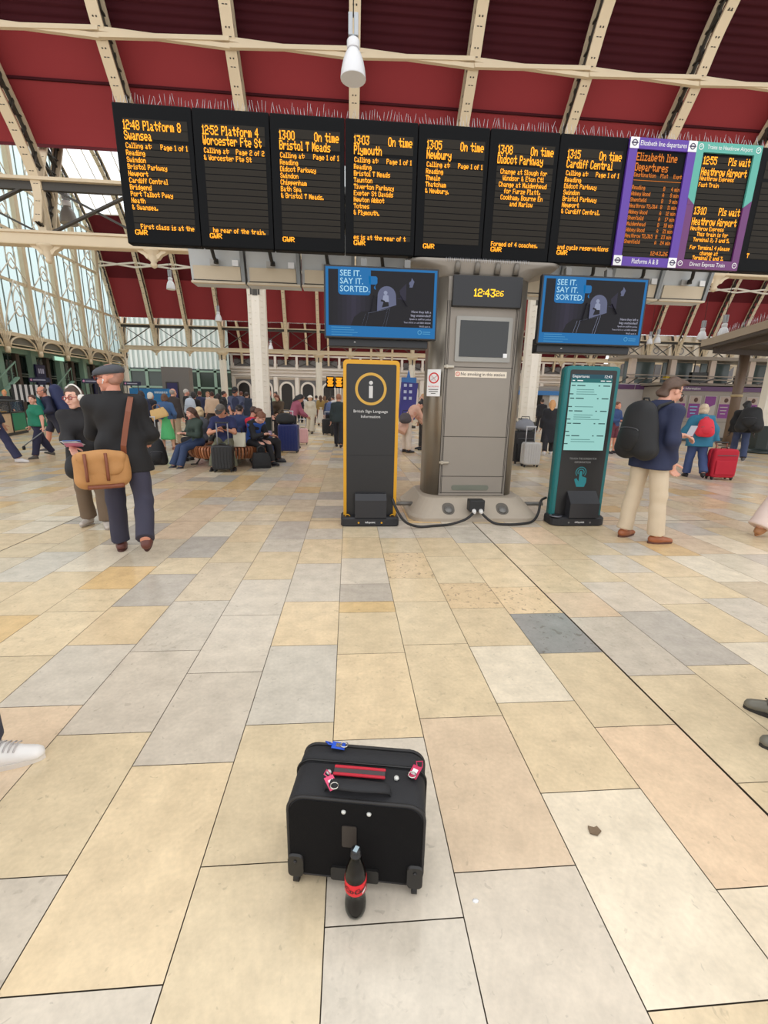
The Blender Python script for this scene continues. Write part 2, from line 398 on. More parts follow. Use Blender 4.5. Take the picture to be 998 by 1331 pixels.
# middle vault between the two lattice beams
_h = [(43.1, 5.85), (42.75, 7.0), (42.2, 8.3), (41.3, 10.6), (39.6, 13.8), (36.6, 16.6), (33.0, 18.3), (29.0, 18.9)]
P2 = prof_arc(_h+[(58-y, z) for y, z in _h[-2::-1]], 6)
_g = [(63.6, 5.85), (63.3, 7.2), (62.4, 9.0), (60.6, 11.2), (57.5, 13.0), (53.6, 13.6)]
P3 = prof_arc(_g+[(107.2-y, z) for y, z in _g[-2::-1]], 5)
tn = [0]
def trim(mb, mats, **k):
    tn[0] += 1; return struct('trim_%d' % tn[0], mb, mats, **k)
for P, dep, lat in ((P1, .55, True), (P2, .6, True), (P3, .5, False)):
    first = None
    for x in RX:
        if first is None: first = trim(rib_mesh(P, dep, -1 if P is not P1 else -1, lat), [CREAM, DARKIRON]); first.location.x = x
        else:
            tn[0] += 1; o = first.copy(); o.name = 'trim_%d' % tn[0]; COL.objects.link(o); o.location.x = x
def sheet(name, P, side, d, bands, x0, x1):               # bands: [(i0,i1,material)]
    mb = MB(); Q = offset(P, d*side); ms = []
    for a, b, m in bands:
        if m not in ms: ms.append(m)
        mi = ms.index(m); V = []
        for q in Q[a:b+1]: V += [(x0, *q), (x1, *q)]
        mb.add(V, [(2*i, 2*i+1, 2*i+3, 2*i+2) for i in range(b-a)], mi)
    return struct(name, mb, ms)
def idx_at(P, z, up=True):
    r = range(len(P)) if up else range(len(P)-1, -1, -1)
    for i in r:
        if P[i][1] >= z: return i
X0, X1 = RX[0]-1.5, RX[-1]+2
i0 = idx_at(P1, 7.6); i1 = idx_at(P1, 8.55); i2 = idx_at(P1, 9.35); i3 = idx_at(P1, 11.9)
sheet('ceiling_1', P1, -1, .64, [(i0, i1, REDLO)], X0, X1)
sheet('ceiling_2', P1, -1, .64, [(i1, i2, REDLO)], X0, X1)
def corrug(name, P, a, b, d, x0, x1, m, pitch=.16, amp=.035):
    Q = offset(P, -d); pts = []; L = 0
    for i in range(a, b):
        n = max(2, int(np.linalg.norm(Q[i+1]-Q[i])/(pitch/4)))
        t = Q[i+1]-Q[i]; l = np.linalg.norm(t); nn = np.array([-t[1], t[0]])/l
        for k in range(n):
            s = L+l*k/n; pts.append(Q[i]+t*k/n+nn*amp*math.sin(2*math.pi*s/pitch)*(1 if True else 0))
        L += l
    V = []
    for q in pts: V += [(x0, *q), (x1, *q)]
    mb = MB(); mb.add(V, [(2*i, 2*i+1, 2*i+3, 2*i+2) for i in range(len(pts)-1)], 0, True)
    return struct(name, mb, [m])
corrug('ceiling_3', P1, i2, i3, .66, X0, X1, REDCOR)
sheet('window_1', P1, -1, .62, [(i3, len(P1)-1, GLASS)], X0, X1)
xl = RX[0]
for P_, i_, m_ in ((P1, i1, REDCOR), (P1, i2, REDCOR)):
    q_ = offset(P_, -.62)[i_]; mb = MB(); mb.box(((X0+X1)/2, q_[0], q_[1]), (X1-X0, .05, .05)); trim(mb, [m_])
j0 = idx_at(P2, 7.7); j1 = idx_at(P2, 9.0); j2 = idx_at(P2, 10.3); j3 = idx_at(P2, 14.3)
k0, k1 = idx_at(P2, 7.7, False), idx_at(P2, 14.3, False)
sheet('ceiling_4', P2, -1, .66, [(j0, j1, REDLO)], xl, X1)
sheet('ceiling_5', P2, -1, .66, [(j1, j2, REDLO)], xl, X1)
sheet('ceiling_6', P2, -1, .66, [(j2, j3, RED)], xl, X1)
sheet('ceiling_7', P2, -1, .66, [(k1, k0, RED)], xl, X1)
sheet('window_2', P2, -1, .66, [(j3, k1, GLASS)], xl, X1)
a0, a1 = 0, idx_at(P3, 11.6); b0 = idx_at(P3, 7.7, False)
sheet('ceiling_8', P3, -1, .52, [(a0, a1, RED)], RX[0], 36)
sheet('window_3', P3, -1, .5, [(a1, b0, GLASS)], RX[0], 58)  # unseen near slope is glazed right down, added to brighten the far wall
# glazing bars of the roof lights
def bars(P, a, b, d, step, x0, x1, m):
    Q = offset(P, -d); mb = MB(); x = x0
    while x < x1:
        for i in range(a, b, 3): mb.bar((x, *Q[i]), (x, *Q[min(b, i+3)]), .05, .05)
        x += step
    for i in range(a, b+1, 6): mb.bar((x0, *Q[i]), (x1, *Q[i]), .06, .06)
    return trim(mb, [m])
bars(P2, j3, k1, .6, .95, xl, RX[-1], CREAM2)
bars(P1, i3, len(P1)-1, .56, .95, X0, X1, CREAM2)
# purlins: pale crossed tie bars between ribs
def cross_ties(P, z, x0, m, r=.05, dz=.2, off=0.0, up=True):
    i = idx_at(P, z, up); p = P[i]; mb = MB()
    for a, b in zip(RX[:-1], RX[1:]):
        mb.bar((a, p[0]-off, p[1]+dz/2), (b, p[0]-off, p[1]-dz/2), r*2, r*2); mb.bar((a, p[0]-off-.03, p[1]-dz/2), (b, p[0]-off-.03, p[1]+dz/2), r*2, r*2)
    return trim(mb, [m])
cross_ties(P1, 9.28, 0, CREAM, .045, .13)
cross_ties(P2, 11.2, 0, CREAM2, .06, .35); cross_ties(P2, 11.2, 0, CREAM2, .06, .35, 0, False)

# ================================================================== LATTICE BEAMS AND COLUMNS
def truss(Y, zb, zt, x0, pend=True, s=1.0):
    mb = MB(); L = RX[-1]+3; xs = x0
    mb.box(((xs+L)/2, Y, zb-.16), (L-xs, .34, .30), 0, bev=.03); mb.box(((xs+L)/2, Y, zb), (L-xs, .44, .06), 0)
    mb.box(((xs+L)/2, Y, zt), (L-xs, .36, .08), 0); mb.box(((xs+L)/2, Y, zt-.14), (L-xs, .12, .2), 1)
    for a, b in zip(RX[:-1], RX[1:]):
        mb.bar((a+.2, Y, zb+.05), (b-.2, Y, zt-.1), .11, .05, 1); mb.bar((a+.2, Y+.06, zt-.1), (b-.2, Y+.06, zb+.05), .11, .05, 1)
        mb.box((a, Y, (zb+zt)/2), (.22, .2, zt-zb), 0)
        if pend:
            mb.lathe([(.02, -.75), (.07, -.72), (.1, -.66), (.07, -.6), (.15, -.5), (.13, -.42), (.24, -.34), (.26, -.28)], 12, 0, (a, Y, zb))
            for t in (-1, 1): mb.prism([(0, -.30), (t*.42, -.30), (t*.36, -.36), (t*.24, -.42), (t*.16, -.52), (0, -.52)], -.08, .08, 0, o=(a, Y, zb))
    return trim(mb, [CREAM, DARKIRON])
truss(14.6, 5.80, 7.1, RX[0], True)
truss(43.1, 5.72, 7.5, RX[0], True)
RIVET = mat('white_column_paint', rgb(232, 224, 210), .42, noise=.05, scale=3)
COLBASE = mat('column_base_paint', rgb(38, 46, 44), .4)
def column(name, label, x, y, h, w, group=None, rivets=True):
    t = tag(thing(name, label, 'column', (x, y, 0), group=group), kind='thing')
    s = MB(); oct_ = [(w/2*math.cos(math.pi/8+k*math.pi/4)*1.08, w/2*math.sin(math.pi/8+k*math.pi/4)*1.08) for k in range(8)]
    s.prism(oct_, .9, h-.55, 0, axes=((1, 0, 0), (0, 1, 0), (0, 0, 1)))
    if rivets:
        for z in np.arange(1.05, h-.6, .16):
            for u in (-.16, .0, .16):
                if u == 0 and int(z/.16) % 2: continue
                s.lathe([(.0, .012), (.012, .008), (.017, 0)], 6, 0, (u*w/.5, -w/2*1.0, z), rotx(math.pi/2))
        for z in np.arange(1.05, h-.6, .16):
            for sg in (-1, 1): s.lathe([(.0, .012), (.012, .008), (.017, 0)], 6, 0, (sg*w*.36, -w*.37, z), rotx(math.pi/2)@roty(0))
        for z in (1.4, 3.1): s.prism([(a*1.03, b*1.03) for a, b in oct_], z-.04, z+.04, 0, axes=((1, 0, 0), (0, 1, 0), (0, 0, 1)))
    s.build('shaft', RIVET, t)
    c = MB(); c.lathe([(w*.56, h-.62), (w*.62, h-.56), (w*.58, h-.5), (w*.6, h-.3), (w*.8, h-.16), (w*.92, h-.1), (w*.92, h)], 8, 0)
    for k in range(4):
        a = k*math.pi/2; c.box((w*.55*math.cos(a), w*.55*math.sin(a), h-.45), (.1, .1, .5), 1)
    if rivets:
        for u in (-.11, .11): c.box((u, -w*.5, h-.78), (.05, .05, .62), 1)
        c.box((0, -w*.52, h-.50), (w*1.2, .06, .07), 1); c.box((0, -w*.5, h-.86), (.14, .04, .5), 1)
    c.build('capital', [CREAM, DARKIRON], t)
    b = MB(); b.prism([(a*1.12, q*1.12) for a, q in oct_], .12, .92, 0, axes=((1, 0, 0), (0, 1, 0), (0, 0, 1))); b.lathe([(w*.95, 0), (w*.95, .06), (w*.7, .14)], 16, 0)
    b.build('base', COLBASE, t); return t
column('iron_column', 'white riveted iron column rising just behind the slatted bench', RX[6], 14.6, 5.5, .52)
column('iron_column', 'white riveted iron column seen just right of the steel display pod', RX[9], 14.6, 5.5, .52)
column('iron_column', 'white riveted column with a dark green foot at the right edge', RX[12]-.15, 14.5, 5.5, .62)
for i, lab in ((0, 'slim white column at the far end of the glazed screen'), (3, 'slim white column far off between the grey display wall and the riveted column'), (6, 'slim white column far down the hall above the woman in white'), (9, 'slim white column far off above the stooping woman in the pink coat'), (12, 'slim white column far down the hall hidden largely by the display pod')):
    column('iron_column', lab, RX[i], 43.1, 5.4, .55, rivets=False)

# ================================================================== FAR WALL
WHITEWALL = mat('far_wall_paint', rgb(236, 228, 218), .6, noise=.05, scale=.6)
DARKPAN = mat('dark_tracery', rgb(112, 110, 110), .6, noise=.2, scale=3)
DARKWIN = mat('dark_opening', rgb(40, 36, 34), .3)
def far_wall():
    mb = MB(); Y = 64.0; xs = np.arange(-25.52-1.425, 60, 2.85)
    mb.box((17, Y+.3, 3.6), (86, .4, 7.2), 0)
    for z, h, d in ((5.35, .12, .25), (4.95, .10, .3), (4.45, .16, .45), (4.25, .08, .3), (7.05, .2, .3)): mb.box((17, Y-.1, z), (86, d*1.2, h), 0)
    for i, x in enumerate(xs):
        mb.box((x, Y-.12, 2.15), (.5, .5, 4.3), 0); mb.box((x, Y-.1, 6.2), (.3, .4, 1.7), 0)
        c = x+1.425
        mb.box((c, Y+.06, 6.2), (2.35, .1, 1.15), 1)
        mb.bar((c-1.1, Y-.05, 5.7), (c+1.1, Y-.05, 6.75), .1, .06, 3); mb.bar((c-1.1, Y-.08, 6.75), (c+1.1, Y-.08, 5.7), .1, .06, 3)
        mb.box((c, Y+.06, 3.0), (2.1, .1, 1.9), 1)
        A = arc(c, 2.75, 1.0, 0, math.pi, 14); B = arc(c, 2.75, .74, math.pi, 0, 14)
        for (a0, a1_), (b0_, b1_) in zip(zip(A[:-1], A[1:]), zip(B[::-1][:-1], B[::-1][1:])):
            mb.add([(a0[0], Y-.1, a0[1]), (a1_[0], Y-.1, a1_[1]), (b1_[0], Y-.1, b1_[1]), (b0_[0], Y-.1, b0_[1]), (a0[0], Y, a0[1]), (a1_[0], Y, a1_[1]), (b1_[0], Y, b1_[1]), (b0_[0], Y, b0_[1])], [(0, 1, 2, 3), (0, 1, 5, 4), (3, 2, 6, 7)], 0)
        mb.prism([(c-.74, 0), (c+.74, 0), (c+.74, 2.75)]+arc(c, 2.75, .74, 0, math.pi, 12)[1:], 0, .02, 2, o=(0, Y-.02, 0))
        for s in (-.87, .87): mb.box((c+s, Y-.05, 1.4), (.26, .14, 2.75), 0)
    return struct('wall_back', mb, [WHITEWALL, DARKPAN, DARKWIN, DARKIRON])
far_wall()
# pale sheeted end wall at the left of the far vault
mb = MB(); xs = np.arange(-30, -15.0, .3)
for k, x in enumerate(xs): mb.box((x, 60.8+(.08 if k % 2 else 0), 8.2), (.3, .1, 6.6), k % 2)
mb.box((-22.5, 60.9, 2.45), (15, .3, 4.9), 2)
for x in np.arange(-29.5, -15.2, 2.1): mb.box((x, 60.7, 2.45), (.35, .2, 4.9), 3)
for z in (2.6, 4.6): mb.box((-22.5, 60.7, z), (15, .2, .22), 3)
struct('wall_left_end', mb, [mat('pale_sheet', rgb(214, 222, 218), .4), mat('grey_sheet', rgb(176, 190, 186), .4), mat('far_shop_glass', rgb(52, 62, 56), .15), mat('far_shop_post', rgb(120, 146, 130), .5)])
# stone building seen through the right-hand end of the far vault
STONE = mat('pale_stone', rgb(196, 184, 164), .8, noise=.15, scale=1.2)
def stone():
    mb = MB(); Y = 58
    mb.box((47, Y+1, 5.2), (26, .6, 10.4), 0)
    for i in range(7):
        x = 36.5+i*3.4
        for k in (-.62, .62):
            mb.prism([(x+k-.42, 5.2), (x+k+.42, 5.2), (x+k+.42, 7.2), (x+k, 7.9), (x+k-.42, 7.2)], 0, .1, 1, o=(0, Y+.66, 0)); mb.prism([(x+k-.5, 1.5), (x+k+.5, 1.5), (x+k+.5, 4.2), (x+k-.5, 4.2)], 0, .1, 1, o=(0, Y+.66, 0))
        ring(mb, x, 8.5, .3, .42, Y+.55, 1, 16)
        mb.prism([(x-1.7, 10.3), (x+1.7, 10.3), (x, 12.8)], -.3, .3, 0, o=(0, Y+1, 0)); mb.box((x+1.7, Y+.5, 5.5), (.4, .6, 11), 0)
        for z in (4.7, 9.2): mb.box((x, Y+.6, z), (3.4, .3, .2), 0)
    return struct('wall_stone_far', mb, [STONE, DARKPAN])
stone()

# ================================================================== GLAZED SCREEN ON THE LEFT (closes the middle vault)
GX = RX[0]
def interpP(P, y):
    ys = [p[0] for p in P][::-1]; zs = [p[1] for p in P][::-1]; return float(np.interp(y, ys, zs))
SCREENG = glass_mat('screen_glass', (.66, .80, .79), .3, .12)
GREENCOL = mat('sea_green_paint', rgb(130, 160, 142), .5)
BROWNCOL = mat('brown_post_paint', rgb(74, 62, 54), .5)
def screen():
    g = MB(); f = MB(); o = MB(); ys = np.arange(15.0, 43.01, .5)
    g.add([(GX-.1, y, z) for y in ys for z in (4.8, max(4.9, interpP(P2, y)))], [(2*i, 2*i+2, 2*i+3, 2*i+1) for i in range(len(ys)-1)])
    n = 10; bay = 2.85
    for k in range(n+1):
        y = 43.1-k*bay; zt = max(5.2, interpP(P2, min(42.9, max(15.1, y))))
        f.box((GX, y, (zt+4.6)/2), (.3, .34, zt-4.6), 0)                       # main mullion
        f.box((GX+.12, y, (zt+4.6)/2), (.08, .16, zt-4.6), 0)
        if k < n:
            for q in (1, 2, 3):
                yy = y-q*bay/4; z2 = interpP(P2, min(42.9, max(15.1, yy))); f.box((GX, yy, (z2+4.9)/2), (.05, .05, z2-4.9), 1)
            for z in (7.9, 10.75, 13.6):
                if z < interpP(P2, min(42.9, max(15.1, y-bay/2))): f.box((GX+.02, y-bay/2, z), (.14, bay, .16), 0)
    f.box((GX, 29, 4.86), (.4, 28.2, .22), 0); f.box((GX+.1, 29, 4.12), (.16, 28.2, .08), 0); f.box((GX+.1, 29, 4.3), (.1, 28.2, .04), 0)
    for k in range(n):                                                          # arcade and fan brackets under the glass
        y = 43.1-k*bay-bay/2
        A = [(GX+.16, y+1.12*math.cos(t), 4.1+.68*math.sin(t)) for t in np.linspace(0, math.pi, 13)]
        f.tube(A, .06, 6, 0)
        for t in range(8): pass
        yb = y+bay/2
        for s in (-.34, -.16, 0, .16, .34): f.tube([(GX+.2, yb+s*.45, 3.95), (GX+.2, yb+s*.6, 4.5), (GX+.2, yb+s*1.6, 5.05)], .04, 5, 0)
        f.lathe([(.12, 3.75), (.16, 3.9), (.14, 4.1)], 8, 0, (GX+.18, yb, 0))
    f.box((GX-.6, 29, 4.55), (1.3, 28.2, .5), 2)
    # wrought scrollwork in front of the glass
    for k in range(n):
        yc = 43.1-k*bay; zt = interpP(P2, min(42.7, max(15.4, yc-bay/2)))
        for zc in (6.6, 9.2, 12.0, 14.6):
            if zc+1 > zt: continue
            for s in (-1, 1):
                Pts = []
                for t in np.linspace(0, 1, 20):
                    a = s*(1.9*math.pi*t); r = 1.0*(1-t)+.16
                    Pts.append((GX+.25, yc-bay/2+s*(.15+.6*(1-t))-s*.3+r*math.cos(a+math.pi/2)*.75, zc+r*math.sin(a+math.pi/2)))
                o.tube(Pts, .032, 5)
            o.tube([(GX+.25, yc-bay/2-1.2, zc-1.3), (GX+.25, yc-bay/2, zc-.1), (GX+.25, yc-bay/2+1.2, zc-1.3)], .035, 5)
        for s in (-1, 1):
            o.tube([(GX+.25, yc+s*(.1+1.25*t**1.5), 5.0+2.9*t) for t in np.linspace(0, 1, 8)], .04, 5)
    struct('window_4', g, [SCREENG]); struct('window_frame_4', f, [CREAM, mat('glazing_bar', rgb(120, 132, 128), .5), mat('soffit_grey', rgb(120, 118, 108), .6)]); trim(o, [CREAM2])
    mb = MB(); V = []
    for p in P2: V.append((GX, p[0], p[1]))
screen()
# green glazed shop front and mezzanine below the screen
def shopfront():
    g = MB(); f = MB(); n = 10; bay = 2.85; X = GX-1.2
    g.quad([(X-.2, 14, .1), (X-.2, 46, .1), (X-.2, 46, 4.4), (X-.2, 14, 4.4)])
    for k in range(n+1):
        y = 43.1-k*bay
        if k == 0: continue
        f.box((X+.75, y, 2.15), (.34, .42, 4.3), 0); f.box((X+.55, y-1.1, 2.0), (.26, .3, 4.0), 1)
        for q in (.33, .66): f.box((X, y-bay*q, 2.2), (.06, .06, 4.2), 2)
    for z in (2.55, 2.7, 3.9): f.box((X+.02, 29, z), (.1, 30, .08), 0 if z > 3 else 2)
    f.box((X+.3, 29, 4.0), (.9, 30, .3), 0)
    for s in (0, 1):                                                             # stair rails
        y0 = 26+s*5.5
        f.bar((X+1.3, y0, 1.0), (X+1.3, y0+3.4, 3.3), .06, .06, 0); f.bar((X+1.3, y0, .2), (X+1.3, y0+3.4, 2.4), .25, .08, 0)
        for t in np.linspace(0, 1, 9): f.box((X+1.3, y0+3.4*t, .7+2.2*t), (.03, .03, .9), 0)
    struct('window_5', g, [mat('dark_shop_glass', rgb(38, 54, 50), .08, spec=.8)]); struct('wall_left', f, [GREENCOL, BROWNCOL, mat('steel_grey', rgb(120, 134, 128), .4)])
    back = MB(); back.box((X-3.2, 30, 2.6), (.3, 36, 5.2), 0); struct('wall_left_back', back, [mat('dim_interior', rgb(70, 74, 70), .7)])
shopfront()
# ================================================================== DEPARTURE DISPLAYS
BLACKP = mat('display_black', rgb(9, 10, 12), .55, spec=.12)
LEDROW = mat('unlit_led_rows', rgb(40, 36, 30), .7, spec=.2)
AMBER = emit('amber_led', rgb(255, 164, 34), 1.7)
STEEL_PIN = mat('spike_steel', rgb(200, 200, 205), .3, .7)
WHITE = mat('sign_white', rgb(232, 232, 232), .5)
PURPLE = mat('line_purple', rgb(86, 50, 152), .45); MAGENTA = mat('express_purple', rgb(98, 42, 102), .45); TEALF = mat('express_teal', rgb(82, 164, 150), .45)
GREYMET = mat('cabinet_grey', rgb(120, 118, 114), .45, .3)
PW, PH, PX, PY, PZ = .813, 1.318, -2.484, 5.80, 3.16
V = lambda v: PH*(1-v)
def spikes(mb, w, z, y0, seed):
    r = random.Random(seed); x = .02
    while x < w-.02:
        a = (x, y0+r.uniform(-.01, .02), z); b = (x+r.uniform(-.02, .02), y0+r.uniform(-.03, .05), z+.085+r.uniform(-.02, .02))
        mb.sweep([(a, .0030), (b, .0012)], 4, 0); x += r.uniform(.026, .042)
def display(i, label, rows, frame=None):
    t = thing('departure_display', label, 'departure board', (PX+PW*i, PY, PZ), 0, 'departure displays in the suspended row', math.radians(1.8))
    c = MB(); c.box((PW/2, .07, PH/2), (PW-.006, .12, PH), 0, bev=.012); c.build('cabinet', BLACKP, t)
    if rows is not None:
        m = MB()
        for v in ((.105, .175), (.175, .245)): m.quad([(.10, .0075, V(v[1]-.004)), (.76, .0075, V(v[1]-.004)), (.76, .0075, V(v[0])), (.10, .0075, V(v[0]))])
        for k in range(13): v = .268+k*.0483; m.quad([(.10, .0075, V(v+.042)), (.76, .0075, V(v+.042)), (.76, .0075, V(v)), (.10, .0075, V(v))])
        m.build('led_panel', LEDROW, t)
        l = MB()
        for r in rows:
            k = r[0]
            if k == 'H':                                            # time and platform
                led(l, r[1], .10, V(.118), .085, px=.0072, y=.004); 
                if r[2]: led(l, r[2], .745, V(.118), .085, px=.0072, y=.004, align='R')
            elif k == 'D': led(l, r[1], .10, V(.188), .085, px=.0068, y=.004)
            elif k == 'C': led(l, 'Calling at:', .105, V(.272), .05, px=.0050, y=.004); led(l, r[1], .745, V(.272), .05, px=.0052, y=.004, align='R')
            elif k == 'L':
                for n, s in enumerate(r[1]): led(l, s, .10, V(.322+.0483*n), .05, px=.0050, y=.004)
            elif k == 'M':
                for n, s in enumerate(r[1]): led(l, s, .42, V(.29+.0483*n), .05, px=.0050, y=.004, align='M')
            elif k == 'T': led(l, r[1], .745 if len(r) > 2 else .10, V(.850), .05, px=.0052, y=.004, align='R' if len(r) > 2 else 'L'); 
            elif k == 'G': led(l, r[1], .10, V(.894), .05, px=.0078, y=.004)
        l.build('led_text', AMBER, t)
    s = MB(); spikes(s, PW, PH+.002, .03, i+3); s.build('bird_spikes', STEEL_PIN, t)
    return t
GW = 'GWR'
display(0, 'amber departure panel reading 12:48 Platform 8 to Swansea', [('H', '12:48 Platform 8', ''), ('D', 'Swansea'), ('C', 'Page 1 of 1'), ('L', ['Reading', 'Swindon', 'Bristol Parkway', 'Newport', 'Cardiff Central', 'Bridgend', 'Port Talbot Pway', 'Neath', '& Swansea.']), ('T', 'First class is at the', 'R'), ('G', GW)])
display(1, 'amber departure panel reading 12:52 Platform 4 to Worcester', [('H', '12:52 Platform 4', ''), ('D', 'Worcester Fte St'), ('C', 'Page 2 of 2'), ('L', ['& Worcester Fte St']), ('T', 'he rear of the train. |', 'R'), ('G', GW)])
display(2, 'amber departure panel reading 13:00 On time to Bristol', [('H', '13:00', 'On time'), ('D', 'Bristol T Meads'), ('C', 'Page 1 of 1'), ('L', ['Reading', 'Didcot Parkway', 'Swindon', 'Chippenham', 'Bath Spa', '& Bristol T Meads.']), ('G', GW)])
display(3, 'amber departure panel reading 13:03 On time to Plymouth', [('H', '13:03', 'On time'), ('D', 'Plymouth'), ('C', 'Page 1 of 1'), ('L', ['Reading', 'Bristol T Meads', 'Taunton', 'Tiverton Parkway', 'Exeter St Davids', 'Newton Abbot', 'Totnes', '& Plymouth.']), ('T', 'es is at the rear of t'), ('G', GW)])
display(4, 'amber departure panel reading 13:05 On time to Newbury', [('H', '13:05', 'On time'), ('D', 'Newbury'), ('C', 'Page 1 of 1'), ('L', ['Reading', 'Theale', 'Thatcham', '& Newbury.']), ('G', GW)])
display(5, 'amber departure panel reading 13:08 On time to Didcot Parkway', [('H', '13:08', 'On time'), ('D', 'Didcot Parkway'), ('M', ['Change at Slough for', 'Windsor & Eton Ctl', 'Change at Maidenhead', 'for Furze Platt,', 'Cookham, Bourne En', 'and Marlow']), ('T', 'Formed of 4 coaches.'), ('G', GW)])
display(6, 'amber departure panel reading 13:15 On time to Cardiff Central', [('H', '13:15', 'On time'), ('D', 'Cardiff Central'), ('C', 'Page 1 of 1'), ('L', ['Reading', 'Didcot Parkway', 'Swindon', 'Bristol Parkway', 'Newport', '& Cardiff Central.']), ('T', 'and cycle reservations'), ('G', GW)])
# Elizabeth line panel
t = display(7, 'purple framed departure panel headed Elizabeth line departures', None)
f = MB(); y0, y1 = -.012, .02
f.box((PW/2, .004, PH-.055), (PW, .032, .11), 0); f.box((PW/2, .004, .05), (PW, .032, .10), 0)
f.box((.05, .004, PH/2), (.10, .032, PH-.2), 0); f.box((PW-.05, .004, PH/2), (.10, .032, PH-.2), 0)
fr = f.build('frame', PURPLE, t)
for x in (.055, PW-.055):
    for z in (PH-.055, .055):
        m = MB(); m.box((x, -.013, z), (.105, .006, .108), 0); ring(m, x, z, .022, .033, -.0175, 1, 20); m.quad([(x-.04, -.018, z-.007), (x+.04, -.018, z-.007), (x+.04, -.018, z+.007), (x-.04, -.018, z+.007)], 1)
        m.build('roundel', [WHITE, mat('roundel_ink', rgb(60, 50, 80), .5)], fr)
m = MB(); put_text(m, 'Elizabeth line departures', PW/2, PH-.055, .07, -.0135, width=.56); put_text(m, 'Platforms A & B', PW/2, .052, .075, -.0135, width=.34); m.build('lettering', WHITE, fr)
m = MB()
for k in range(15): m.quad([(.115, .0075, V(.27+k*.044+.038)), (.70, .0075, V(.27+k*.044+.038)), (.70, .0075, V(.27+k*.044)), (.115, .0075, V(.27+k*.044))])
m.build('led_panel', LEDROW, t)
l = MB(); led(l, 'Elizabeth line', .112, V(.105), .08, px=.0068, y=.004); led(l, 'Departures', .112, V(.182), .08, px=.0068, y=.004)
led(l, 'Destination', .112, V(.255), .042, px=.0044, y=.004); led(l, 'Plat', .53, V(.255), .042, px=.0044, y=.004, align='R'); led(l, 'Expt', .70, V(.255), .042, px=.0044, y=.004, align='R')
l.quad([(.115, .004, V(.315)), (.70, .004, V(.315)), (.70, .004, V(.311)), (.115, .004, V(.311))])
for n, (a, b, c) in enumerate((('Reading', 'B', '4 min'), ('Abbey Wood', 'A', '8 min'), ('Shenfield', 'B', '9 min'), ('Heathrow T2,3&4', 'B', '11 min'), ('Abbey Wood', 'A', '12 min'), ('Shenfield', 'A', '17 min'), ('Maidenhead', 'B', '18 min'), ('Abbey Wood', 'A', '21 min'), ('Heathrow T2,3&5', 'B', '23 min'), ('Shenfield', 'A', '24 min'))):
    z = V(.352+.0475*n); led(l, a, .112, z, .042, px=.0041, y=.004); led(l, b, .52, z, .042, px=.0041, y=.004, align='R'); led(l, c, .70, z, .042, px=.0041, y=.004, align='R')
led(l, '12:43.26', .69, V(.868), .045, px=.0058, y=.004, align='R')
l.build('led_text', emit('dim_amber_led', rgb(232, 128, 32), .95), t)
# airport express panel
t = display(8, 'teal and purple framed departure panel headed Trains to Heathrow Airport', None)
f = MB(); zc = PH*.52
for (x0, x1, z0, z1, mi) in ((0, PW, PH-.10, PH, 0), (0, PW, 0, .10, 1), (0, .09, zc, PH-.1, 0), (PW-.09, PW, zc, PH-.1, 0), (0, .09, .1, zc, 1), (PW-.09, PW, .1, zc, 1)):
    f.box(((x0+x1)/2, .004, (z0+z1)/2), (x1-x0, .032, z1-z0), mi)
f.prism([(0, zc-.001), (.09, zc-.001), (0, zc+.07)], 0, .014, 1, o=(0, 0, 0)); f.prism([(PW-.09, zc-.001), (PW, zc-.001), (PW, zc+.07)], 0, .0135, 1)
fr = f.build('frame', [TEALF, MAGENTA], t)
m = MB(); put_text(m, 'Trains to Heathrow Airport', PW/2, PH-.05, .06, -.0135, width=.56); put_text(m, 'Direct Express Train', PW/2, .05, .065, -.0135, width=.46)
for x, z in ((.05, PH-.05), (PW-.05, PH-.05), (.05, .055), (PW-.05, .055)): ring(m, x, z, .024, .031, -.0136, 0, 20); m.quad([(x-.012, -.0136, z-.003), (x+.014, -.0136, z+.006), (x+.014, -.0136, z+.012), (x-.012, -.0136, z+.003)])
m.build('lettering', WHITE, fr)
m = MB()
for k in range(17): v = .1+k*.048; m.quad([(.105, .0075, V(v+.042)), (.71, .0075, V(v+.042)), (.71, .0075, V(v)), (.105, .0075, V(v))])
m.build('led_panel', LEDROW, t)
l = MB()
for v0, tm in ((.10, '12:55'), (.49, '13:10')):
    led(l, tm, .12, V(v0), .08, px=.0072, y=.004); led(l, 'Pls wait', .705, V(v0), .08, px=.0066, y=.004, align='R'); led(l, 'Heathrow Airport', .115, V(v0+.085), .08, px=.0063, y=.004)
for s, v, al in (('Heathrow Express', .25, 'L'), ('Fast Train', .30, 'L'), ('Heathrow Express', .645, 'L'), ('This train is for', .69, 'M'), ('Terminal 2, 3 and 5.', .735, 'M'), ('For Terminal 4 please', .80, 'M'), ('change at', .845, 'M'), ('Terminal 2 and 3.', .885, 'M')):
    led(l, s, .115 if al == 'L' else .41, V(v), .045, px=.0046, y=.004, align=al)
l.build('led_text', AMBER, t)
t9 = display(9, 'dark departure panel at the right end with one amber letter low down', [])
m = MB(); led(m, 'T', .10, V(.845), .05, px=.0058, y=.004); m.build('led_text', AMBER, t9)
